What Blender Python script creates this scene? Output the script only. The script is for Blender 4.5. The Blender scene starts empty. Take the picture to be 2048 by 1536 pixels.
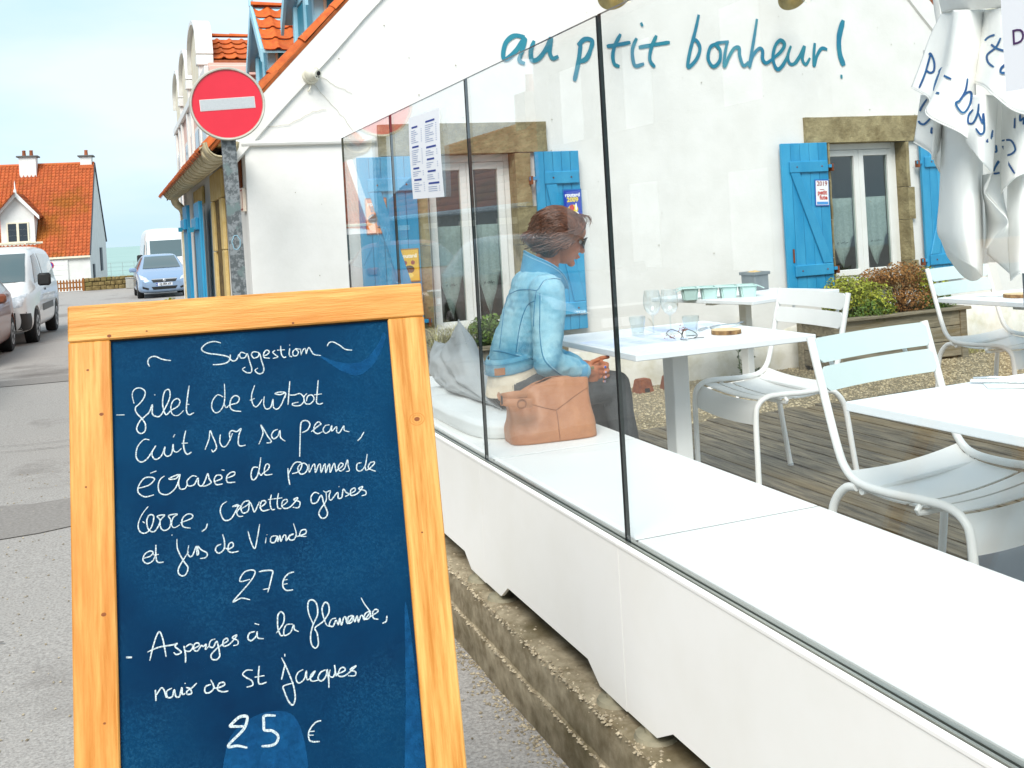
import bpy, bmesh, math, random
from mathutils import Vector, Matrix, noise
from mathutils.bvhtree import BVHTree
R = math.radians
random.seed(7)
SC = bpy.context.scene
COL = SC.collection

# ------------------------------------------------------------------ camera
cam_data = bpy.data.cameras.new("camera")
cam = bpy.data.objects.new("camera", cam_data)
COL.objects.link(cam)
cam_data.sensor_width = 36.0
cam_data.lens = 36.0 * 2024 / 2048
cam_data.shift_y = -(768 - 447.8) / 2048
cam_data.clip_start = 0.05
cam_data.clip_end = 30000
cam.matrix_world = (Matrix.Translation((0, 0, 1.5)) @ Matrix.Rotation(R(-21.33), 4, 'Z')
                    @ Matrix.Rotation(R(90), 4, 'X') @ Matrix.Rotation(R(-3.28), 4, 'Z'))
SC.camera = cam
CP, SP = math.cos(R(21.33)), math.sin(R(21.33))

# ------------------------------------------------------------------ world and sun
SUN_EL, SUN_AZ = 45.0, 213.0          # compass-style: 0 = +Y, clockwise
world = bpy.data.worlds.new("World")
SC.world = world
world.use_nodes = True
nt = world.node_tree
nt.nodes.clear()
wo = nt.nodes.new('ShaderNodeOutputWorld')
bg = nt.nodes.new('ShaderNodeBackground')
bg.inputs['Strength'].default_value = 0.085
sky = nt.nodes.new('ShaderNodeTexSky')
sky.sky_type = 'NISHITA'
sky.sun_disc = False
sky.sun_elevation = R(SUN_EL)
sky.sun_rotation = R(SUN_AZ)
sky.dust_density = 2.0
sky.air_density = 1.0
tc = nt.nodes.new('ShaderNodeTexCoord')
mp = nt.nodes.new('ShaderNodeMapping')
mp.inputs['Scale'].default_value = (1.0, 1.0, 3.4)
mp.inputs['Rotation'].default_value = (0.05, 0.12, 0.4)
ns = nt.nodes.new('ShaderNodeTexNoise')
ns.inputs['Scale'].default_value = 1.9
ns.inputs['Detail'].default_value = 7.0
ns.inputs['Roughness'].default_value = 0.52
cr = nt.nodes.new('ShaderNodeValToRGB')
cr.color_ramp.elements[0].position = 0.38
cr.color_ramp.elements[0].color = (0.0, 0, 0, 1)
cr.color_ramp.elements[1].position = 0.66
cr.color_ramp.elements[1].color = (1.0, 1, 1, 1)
cloud = nt.nodes.new('ShaderNodeMix'); cloud.data_type = 'RGBA'
cloud.inputs[6].default_value = (2.65, 3.85, 4.7, 1)      # thin veil
cloud.inputs[7].default_value = (3.95, 4.4, 4.8, 1)      # thicker cloud
mixs = nt.nodes.new('ShaderNodeMix'); mixs.data_type = 'RGBA'
mixs.inputs[0].default_value = 0.9                       # how much of the blue the veil hides
nt.links.new(tc.outputs['Generated'], mp.inputs['Vector'])
nt.links.new(mp.outputs['Vector'], ns.inputs['Vector'])
nt.links.new(ns.outputs['Fac'], cr.inputs['Fac'])
nt.links.new(cr.outputs['Color'], cloud.inputs[0])
nt.links.new(sky.outputs['Color'], mixs.inputs[6])
nt.links.new(cloud.outputs[2], mixs.inputs[7])
nt.links.new(mixs.outputs[2], bg.inputs['Color'])
nt.links.new(bg.outputs['Background'], wo.inputs['Surface'])

sun_data = bpy.data.lights.new("sun", 'SUN')
sun_data.energy = 1.5
sun_data.angle = R(32)
sun_data.color = (1.0, 0.965, 0.91)
sun = bpy.data.objects.new("sun", sun_data)
COL.objects.link(sun)
_d = Vector((math.sin(R(SUN_AZ)) * math.cos(R(SUN_EL)), math.cos(R(SUN_AZ)) * math.cos(R(SUN_EL)), math.sin(R(SUN_EL))))
sun.rotation_euler = _d.to_track_quat('Z', 'Y').to_euler()

SC.view_settings.view_transform = 'Standard'
SC.view_settings.look = 'None'
SC.view_settings.exposure = 1.5
SC.view_settings.gamma = 1.0
SC.view_settings.use_curve_mapping = False
SC.render.engine = 'CYCLES'
SC.cycles.max_bounces = 10
SC.cycles.transparent_max_bounces = 24
SC.cycles.use_denoising = True

# ------------------------------------------------------------------ materials
MATS = {}
def hx(h, k=1.0):
    h = h.lstrip('#')
    c = [int(h[i:i + 2], 16) / 255 for i in (0, 2, 4)]
    return tuple(k * (v / 12.92 if v <= 0.04045 else ((v + 0.055) / 1.055) ** 2.4) for v in c)

def mat(name, col, rough=0.6, col2=None, scale=8.0, detail=5.0, stretch=(1, 1, 1), pos=(0.35, 0.7), bump=0.0, bscale=None,
        metal=0.0, spec=0.5, col3=None, s3=1.5, p3=(0.55, 0.75), rnd=0.0, bdist=0.01, coat=0.0, sub=0.0, crough=None):
    """Principled material: base colour varied by noise between col and col2, second large-scale stain col3, bump."""
    if name in MATS: return MATS[name]
    m = bpy.data.materials.new(name); MATS[name] = m
    m.use_nodes = True
    t = m.node_tree; N = t.nodes; L = t.links
    b = N['Principled BSDF']
    b.inputs['Roughness'].default_value = rough
    b.inputs['Metallic'].default_value = metal
    b.inputs['Specular IOR Level'].default_value = spec
    if coat: b.inputs['Coat Weight'].default_value = coat
    co = N.new('ShaderNodeTexCoord'); mpn = N.new('ShaderNodeMapping')
    mpn.inputs['Scale'].default_value = stretch
    L.new(co.outputs['Object'], mpn.inputs['Vector'])
    vec = mpn.outputs['Vector']
    oi = N.new('ShaderNodeObjectInfo')
    if rnd:
        add = N.new('ShaderNodeVectorMath'); add.operation = 'ADD'
        mul = N.new('ShaderNodeMath'); mul.operation = 'MULTIPLY'; mul.inputs[1].default_value = 37.0
        L.new(oi.outputs['Random'], mul.inputs[0]); L.new(mul.outputs[0], add.inputs[1]); L.new(vec, add.inputs[0])
        vec = add.outputs[0]
    out = None
    if col2 is not None:
        n1 = N.new('ShaderNodeTexNoise'); n1.inputs['Scale'].default_value = scale; n1.inputs['Detail'].default_value = detail
        n1.inputs['Roughness'].default_value = 0.62
        L.new(vec, n1.inputs['Vector'])
        r1 = N.new('ShaderNodeValToRGB')
        r1.color_ramp.elements[0].position = pos[0]; r1.color_ramp.elements[1].position = pos[1]
        r1.color_ramp.elements[0].color = (*col, 1); r1.color_ramp.elements[1].color = (*col2, 1)
        L.new(n1.outputs['Fac'], r1.inputs['Fac']); out = r1.outputs['Color']
    if col3 is not None:
        n2 = N.new('ShaderNodeTexNoise'); n2.inputs['Scale'].default_value = s3; n2.inputs['Detail'].default_value = 6
        n2.inputs['Roughness'].default_value = 0.65
        L.new(vec, n2.inputs['Vector'])
        r2 = N.new('ShaderNodeValToRGB')
        r2.color_ramp.elements[0].position = p3[0]; r2.color_ramp.elements[1].position = p3[1]
        r2.color_ramp.elements[0].color = (0, 0, 0, 1); r2.color_ramp.elements[1].color = (1, 1, 1, 1)
        L.new(n2.outputs['Fac'], r2.inputs['Fac'])
        mx = N.new('ShaderNodeMix'); mx.data_type = 'RGBA'
        L.new(r2.outputs['Color'], mx.inputs[0])
        if out is not None: L.new(out, mx.inputs[6])
        else: mx.inputs[6].default_value = (*col, 1)
        mx.inputs[7].default_value = (*col3, 1); out = mx.outputs[2]
    if rnd:
        hsv = N.new('ShaderNodeHueSaturation')
        mr = N.new('ShaderNodeMapRange'); mr.inputs[3].default_value = 1 - rnd; mr.inputs[4].default_value = 1 + rnd
        at = N.new('ShaderNodeAttribute'); at.attribute_name = 'rnd'
        sm = N.new('ShaderNodeMath'); sm.operation = 'ADD'; fr = N.new('ShaderNodeMath'); fr.operation = 'FRACT'
        L.new(oi.outputs['Random'], sm.inputs[0]); L.new(at.outputs['Fac'], sm.inputs[1]); L.new(sm.outputs[0], fr.inputs[0])
        L.new(fr.outputs[0], mr.inputs[0]); L.new(mr.outputs[0], hsv.inputs['Value'])
        if out is not None: L.new(out, hsv.inputs['Color'])
        else: hsv.inputs['Color'].default_value = (*col, 1)
        out = hsv.outputs['Color']
    if out is not None: L.new(out, b.inputs['Base Color'])
    else: b.inputs['Base Color'].default_value = (*col, 1)
    if bump:
        nb = N.new('ShaderNodeTexNoise'); nb.inputs['Scale'].default_value = bscale or scale * 2
        nb.inputs['Detail'].default_value = 8; nb.inputs['Roughness'].default_value = 0.6
        L.new(vec, nb.inputs['Vector'])
        bp = N.new('ShaderNodeBump'); bp.inputs['Strength'].default_value = bump; bp.inputs['Distance'].default_value = bdist
        L.new(nb.outputs['Fac'], bp.inputs['Height']); L.new(bp.outputs['Normal'], b.inputs['Normal'])
    if crough is not None:
        nr = N.new('ShaderNodeTexNoise'); nr.inputs['Scale'].default_value = 3.0; nr.inputs['Detail'].default_value = 5
        L.new(vec, nr.inputs['Vector'])
        rr = N.new('ShaderNodeMapRange'); rr.inputs[1].default_value = 0.3; rr.inputs[2].default_value = 0.7
        rr.inputs[3].default_value = rough; rr.inputs[4].default_value = crough
        L.new(nr.outputs['Fac'], rr.inputs[0]); L.new(rr.outputs[0], b.inputs['Roughness'])
    return m

def glass_mat(name, tint=(0.93, 0.985, 0.975), ior=1.5, rough=0.0, gain=1.0):
    """thin architectural glass: straight-through transmission plus Fresnel reflection on both faces"""
    if name in MATS: return MATS[name]
    m = bpy.data.materials.new(name); MATS[name] = m
    m.use_nodes = True; t = m.node_tree; N = t.nodes; L = t.links
    N.remove(N['Principled BSDF'])
    o = N['Material Output']
    tr = N.new('ShaderNodeBsdfTransparent'); tr.inputs['Color'].default_value = (*tint, 1)
    gl = N.new('ShaderNodeBsdfGlossy'); gl.inputs['Roughness'].default_value = rough; gl.inputs['Color'].default_value = (1, 1, 1, 1)
    ge = N.new('ShaderNodeNewGeometry')
    mr = N.new('ShaderNodeMapRange'); mr.inputs[3].default_value = ior; mr.inputs[4].default_value = 1.0 / ior
    L.new(ge.outputs['Backfacing'], mr.inputs[0])
    fr = N.new('ShaderNodeFresnel'); L.new(mr.outputs[0], fr.inputs['IOR'])
    mg = N.new('ShaderNodeMath'); mg.operation = 'MULTIPLY'; mg.inputs[1].default_value = gain; mg.use_clamp = True
    L.new(fr.outputs[0], mg.inputs[0])
    mx = N.new('ShaderNodeMixShader')
    L.new(mg.outputs[0], mx.inputs[0]); L.new(tr.outputs[0], mx.inputs[1]); L.new(gl.outputs[0], mx.inputs[2])
    L.new(mx.outputs[0], o.inputs['Surface'])
    return m

# ------------------------------------------------------------------ object helpers
MW = {}          # world matrix of every parent, kept by hand
def tag(o, label=None, cat=None, group=None, kind=None):
    if label: o['label'] = label
    if cat: o['category'] = cat
    if group: o['group'] = group
    if kind: o['kind'] = kind
    return o
def thing(name, label, cat, loc=(0, 0, 0), rot=(0, 0, 0), group=None):
    o = bpy.data.objects.new(name, None); COL.objects.link(o)
    o.location = loc; o.rotation_euler = rot; o.empty_display_size = 0.1
    from mathutils import Euler
    MW[o.name] = Matrix.Translation(loc) @ Euler(rot).to_matrix().to_4x4()
    return tag(o, label, cat, group)
def wm(o):
    return MW.get(o.name, Matrix.Identity(4)) if o else Matrix.Identity(4)
def mesh(name, vs, fs, m=None, parent=None, smooth=False, local=False, rnd=None):
    """link one mesh object; coordinates are world coordinates unless local"""
    me = bpy.data.meshes.new(name)
    if parent is not None and not local:
        inv = wm(parent).inverted(); vs = [inv @ Vector(v) for v in vs]
    me.from_pydata([tuple(v) for v in vs], [], [tuple(f) for f in fs])
    if rnd:
        a = me.attributes.new('rnd', 'FLOAT', 'FACE'); a.data.foreach_set('value', rnd)
    return obj(name, me, m, parent, smooth)
def obj(name, me, m=None, parent=None, smooth=False, sharp=40):
    if m is not None:
        me.materials.clear()
        for x in (m if isinstance(m, (list, tuple)) else [m]): me.materials.append(x)
    if smooth:
        me.polygons.foreach_set('use_smooth', [True] * len(me.polygons))
        if smooth == 'auto': me.set_sharp_from_angle(angle=R(sharp))
    me.update()
    o = bpy.data.objects.new(name, me); COL.objects.link(o)
    if parent is not None:
        o.parent = parent; MW[o.name] = wm(parent)
    else: MW[o.name] = Matrix.Identity(4)
    return o
def bm_obj(name, bm, m=None, parent=None, smooth=False, local=False):
    bmesh.ops.recalc_face_normals(bm, faces=bm.faces[:])
    if parent is not None and not local: bm.transform(wm(parent).inverted())
    me = bpy.data.meshes.new(name); bm.to_mesh(me); bm.free()
    return obj(name, me, m, parent, smooth)
def box_bm(bm, x0, x1, y0, y1, z0, z1, bev=0.0, M=None, jit=0.0):
    r = bmesh.ops.create_cube(bm, size=1.0)
    vs = r['verts']
    for v in vs:
        v.co = Vector(((x0 + x1) / 2 + v.co.x * (x1 - x0), (y0 + y1) / 2 + v.co.y * (y1 - y0), (z0 + z1) / 2 + v.co.z * (z1 - z0)))
        if jit: v.co += Vector([random.uniform(-jit, jit) for _ in range(3)])
    if bev:
        es = list({e for v in vs for e in v.link_edges})
        r2 = bmesh.ops.bevel(bm, geom=es, offset=bev, segments=1, affect='EDGES')
        vs = r2['verts'] + [v for v in vs if v.is_valid]
        vs = list(set(vs))
    if M is not None: bmesh.ops.transform(bm, matrix=M, verts=vs)
    return vs
def box(name, x0, x1, y0, y1, z0, z1, m, parent=None, bev=0.0, M=None, local=False, jit=0.0):
    bm = bmesh.new(); box_bm(bm, x0, x1, y0, y1, z0, z1, bev, M, jit)
    return bm_obj(name, bm, m, parent, False, local)
def boxes(name, lst, m, parent=None, bev=0.0, local=False, M=None):
    bm = bmesh.new()
    for b in lst: box_bm(bm, *b, bev, M)
    return bm_obj(name, bm, m, parent, False, local)
def crom(pts, n=6, closed=False):
    P = [Vector(p) for p in pts]
    if len(P) < 3 or n < 2:
        return P
    out = []; N = len(P)
    rng = range(N if closed else N - 1)
    for i in rng:
        if closed: p0, p1, p2, p3 = P[i - 1], P[i], P[(i + 1) % N], P[(i + 2) % N]
        else: p0, p1, p2, p3 = P[max(i - 1, 0)], P[i], P[i + 1], P[min(i + 2, N - 1)]
        for k in range(n):
            t = k / n
            out.append(0.5 * ((2 * p1) + (p2 - p0) * t + (2 * p0 - 5 * p1 + 4 * p2 - p3) * t * t + (3 * p1 - p0 - 3 * p2 + p3) * t ** 3))
    if not closed: out.append(P[-1])
    return out
def tube_vf(pts, r, sides=8, closed=False, flat=1.0, up=None, vs=None, fs=None):
    P = [Vector(p) for p in pts]; n = len(P)
    vs = [] if vs is None else vs; fs = [] if fs is None else fs
    base = len(vs)
    rr = r if isinstance(r, (list, tuple)) else [r] * n
    T = []
    for i in range(n):
        a = P[(i - 1) % n] if (closed or i > 0) else P[i]
        b = P[(i + 1) % n] if (closed or i < n - 1) else P[i]
        T.append((b - a).normalized() if (b - a).length > 1e-9 else Vector((0, 0, 1)))
    ref = Vector(up) if up else (Vector((0, 0, 1)) if abs(T[0].z) < 0.9 else Vector((1, 0, 0)))
    u = (ref - T[0] * ref.dot(T[0])).normalized()
    for i in range(n):
        if up: u = Vector(up)
        u = (u - T[i] * u.dot(T[i]))
        u = u.normalized() if u.length > 1e-6 else T[i].orthogonal().normalized()
        w = T[i].cross(u)
        for k in range(sides):
            a = 2 * math.pi * k / sides
            vs.append(P[i] + (u * math.cos(a) * flat + w * math.sin(a)) * rr[i])
    for i in range(n if closed else n - 1):
        j = (i + 1) % n
        for k in range(sides):
            k2 = (k + 1) % sides
            fs.append((base + i * sides + k, base + i * sides + k2, base + j * sides + k2, base + j * sides + k))
    if not closed:
        fs.append(tuple(base + k for k in range(sides))[::-1])
        fs.append(tuple(base + (n - 1) * sides + k for k in range(sides)))
    return vs, fs
def tube(name, pts, r, m, parent=None, sides=8, closed=False, flat=1.0, up=None, local=False, smooth='auto'):
    vs, fs = tube_vf(pts, r, sides, closed, flat, up)
    return mesh(name, vs, fs, m, parent, smooth, local)
def lathe(name, prof, m, parent=None, c=(0, 0, 0), seg=24, axis='Z', local=False, smooth='auto'):
    vs, fs = [], []
    for (r, h) in prof:
        for k in range(seg):
            a = 2 * math.pi * k / seg
            x, y = r * math.cos(a), r * math.sin(a)
            v = (x, y, h) if axis == 'Z' else ((x, h, y) if axis == 'Y' else (h, x, y))
            vs.append(Vector(v) + Vector(c))
    n = len(prof)
    for i in range(n - 1):
        for k in range(seg):
            k2 = (k + 1) % seg
            fs.append((i * seg + k, i * seg + k2, (i + 1) * seg + k2, (i + 1) * seg + k))
    if prof[0][0] > 1e-6: fs.append(tuple(range(seg))[::-1])
    if prof[-1][0] > 1e-6: fs.append(tuple((n - 1) * seg + k for k in range(seg)))
    me = bm_from(vs, fs)
    return bm_obj(name, me, m, parent, smooth, local)
def bm_from(vs, fs):
    bm = bmesh.new(); V = [bm.verts.new(v) for v in vs]
    for f in fs:
        try: bm.faces.new([V[i] for i in f])
        except ValueError: pass
    bmesh.ops.remove_doubles(bm, verts=bm.verts[:], dist=1e-6)
    return bm
def prism(name, poly, axis, a0, a1, m, parent=None, bev=0.0, local=False, smooth=False):
    """polygon in the plane across axis ('X': (y,z), 'Y': (x,z), 'Z': (x,y)) extruded from a0 to a1"""
    def P(p, a): return (a, p[0], p[1]) if axis == 'X' else ((p[0], a, p[1]) if axis == 'Y' else (p[0], p[1], a))
    n = len(poly)
    vs = [P(p, a0) for p in poly] + [P(p, a1) for p in poly]
    fs = [tuple(range(n)), tuple(range(2 * n - 1, n - 1, -1))] + [(i, i + n, (i + 1) % n + n, (i + 1) % n) for i in range(n)]
    bm = bm_from(vs, fs)
    if bev: bmesh.ops.bevel(bm, geom=bm.edges[:], offset=bev, segments=1, affect='EDGES')
    return bm_obj(name, bm, m, parent, smooth, local)
def grid(name, fn, nu, nv, m, parent=None, smooth=True, thick=0.0, closed_u=False, local=False, ret=False):
    """fn(u,v) -> point; optional thickness along the normal"""
    pts = [[Vector(fn(i / nu, j / nv)) for j in range(nv + 1)] for i in range(nu + (0 if closed_u else 1))]
    vs = [p for row in pts for p in row]; fs = []
    W = nv + 1; Nn = len(pts)
    for i in range(Nn if closed_u else Nn - 1):
        i2 = (i + 1) % Nn
        for j in range(nv):
            fs.append((i * W + j, i2 * W + j, i2 * W + j + 1, i * W + j + 1))
    if thick:
        bm = bm_from(vs, fs); bmesh.ops.recalc_face_normals(bm, faces=bm.faces[:])
        bmesh.ops.solidify(bm, geom=bm.faces[:], thickness=thick)
        return bm_obj(name, bm, m, parent, 'auto' if smooth else False, local)
    if ret: return vs, fs
    return mesh(name, vs, fs, m, parent, smooth, local)
def dup(root, loc, rotz=0.0, label=None, group=None):
    r = root.copy(); COL.objects.link(r); r.location = loc; r.rotation_euler = (0, 0, rotz)
    MW[r.name] = Matrix.Translation(loc) @ Matrix.Rotation(rotz, 4, 'Z')
    if label: r['label'] = label
    if group: r['group'] = group
    for ch in list(root.children):
        c = ch.copy(); COL.objects.link(c); c.parent = r
        for g in ch.children:
            d = g.copy(); COL.objects.link(d); d.parent = c
    return r
def place(o, loc, rotz=0.0):
    o.location = loc; o.rotation_euler = (0, 0, rotz)
    MW[o.name] = Matrix.Translation(loc) @ Matrix.Rotation(rotz, 4, 'Z')
def share(src, name, M, parent, rnd=None):
    """another object on the same mesh, placed by the local matrix M"""
    o = bpy.data.objects.new(name, src.data); COL.objects.link(o)
    o.parent = parent; o.matrix_basis = M
    return o
def bvh_of(o):
    me = o.data
    M = MW[o.name]
    return BVHTree.FromPolygons([M @ v.co for v in me.vertices], [tuple(p.vertices) for p in me.polygons])
def remesh(name, vs, fs, voxel, smooth_it, m, parent, disp=None, local=False):
    """voxel-union of overlapping closed shells, smoothed: one continuous surface"""
    me = bpy.data.meshes.new('tmp'); me.from_pydata([tuple(v) for v in vs], [], fs)
    o = bpy.data.objects.new('tmp', me); COL.objects.link(o)
    md = o.modifiers.new('r', 'REMESH'); md.mode = 'VOXEL'; md.voxel_size = voxel
    if smooth_it:
        s = o.modifiers.new('s', 'SMOOTH'); s.factor = 0.5; s.iterations = smooth_it
    dg = bpy.context.evaluated_depsgraph_get(); dg.update()
    ev = o.evaluated_get(dg); nm = bpy.data.meshes.new_from_object(ev)
    bpy.data.objects.remove(o); bpy.data.meshes.remove(me)
    bm = bmesh.new(); bm.from_mesh(nm); bpy.data.meshes.remove(nm)
    if disp:
        bm.normal_update()
        offs = [(v, v.normal * disp(v.co, v.normal)) for v in bm.verts]
        for v, d in offs: v.co += d
    return bm_obj(name, bm, m, parent, True, local)
def ellipsoid(c, r, vs, fs, axes=None, nu=16, nv=10):
    base = len(vs); c = Vector(c)
    A = axes or (Vector((1, 0, 0)), Vector((0, 1, 0)), Vector((0, 0, 1)))
    for j in range(nv + 1):
        t = math.pi * j / nv
        for i in range(nu):
            p = 2 * math.pi * i / nu
            vs.append(c + A[0] * (r[0] * math.sin(t) * math.cos(p)) + A[1] * (r[1] * math.sin(t) * math.sin(p)) + A[2] * (r[2] * math.cos(t)))
    for j in range(nv):
        for i in range(nu):
            i2 = (i + 1) % nu
            fs.append((base + j * nu + i, base + j * nu + i2, base + (j + 1) * nu + i2, base + (j + 1) * nu + i))
def capsule_chain(pts, rad, vs, fs, sides=14):
    """tapered round limb through pts"""
    for p, r in zip(pts, rad): ellipsoid(p, (r, r, r), vs, fs, nu=sides, nv=8)
    for i in range(len(pts) - 1):
        tube_vf([pts[i], pts[i + 1]], [rad[i], rad[i + 1]], sides, vs=vs, fs=fs)
def text_mesh(name, body, size, m, parent, M, extrude=0.0005, align='CENTER', bold=0.0):
    cu = bpy.data.curves.new('txt', 'FONT'); cu.body = body; cu.size = size; cu.extrude = extrude; cu.align_x = align; cu.align_y = 'CENTER'
    cu.offset = bold; cu.resolution_u = 3
    o = bpy.data.objects.new('txt', cu); COL.objects.link(o)
    dg = bpy.context.evaluated_depsgraph_get(); dg.update()
    me = bpy.data.meshes.new_from_object(o.evaluated_get(dg))
    bpy.data.objects.remove(o); bpy.data.curves.remove(cu)
    me.transform(wm(parent).inverted() @ M)
    return obj(name, me, m, parent)
def strokes(txt, sc=1000.0):
    for s in txt.split(';'):
        w, p = s.split(':')
        yield float(w) / 1000.0, [tuple(float(v) / sc for v in q.split(',')) for q in p.split()]
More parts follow.
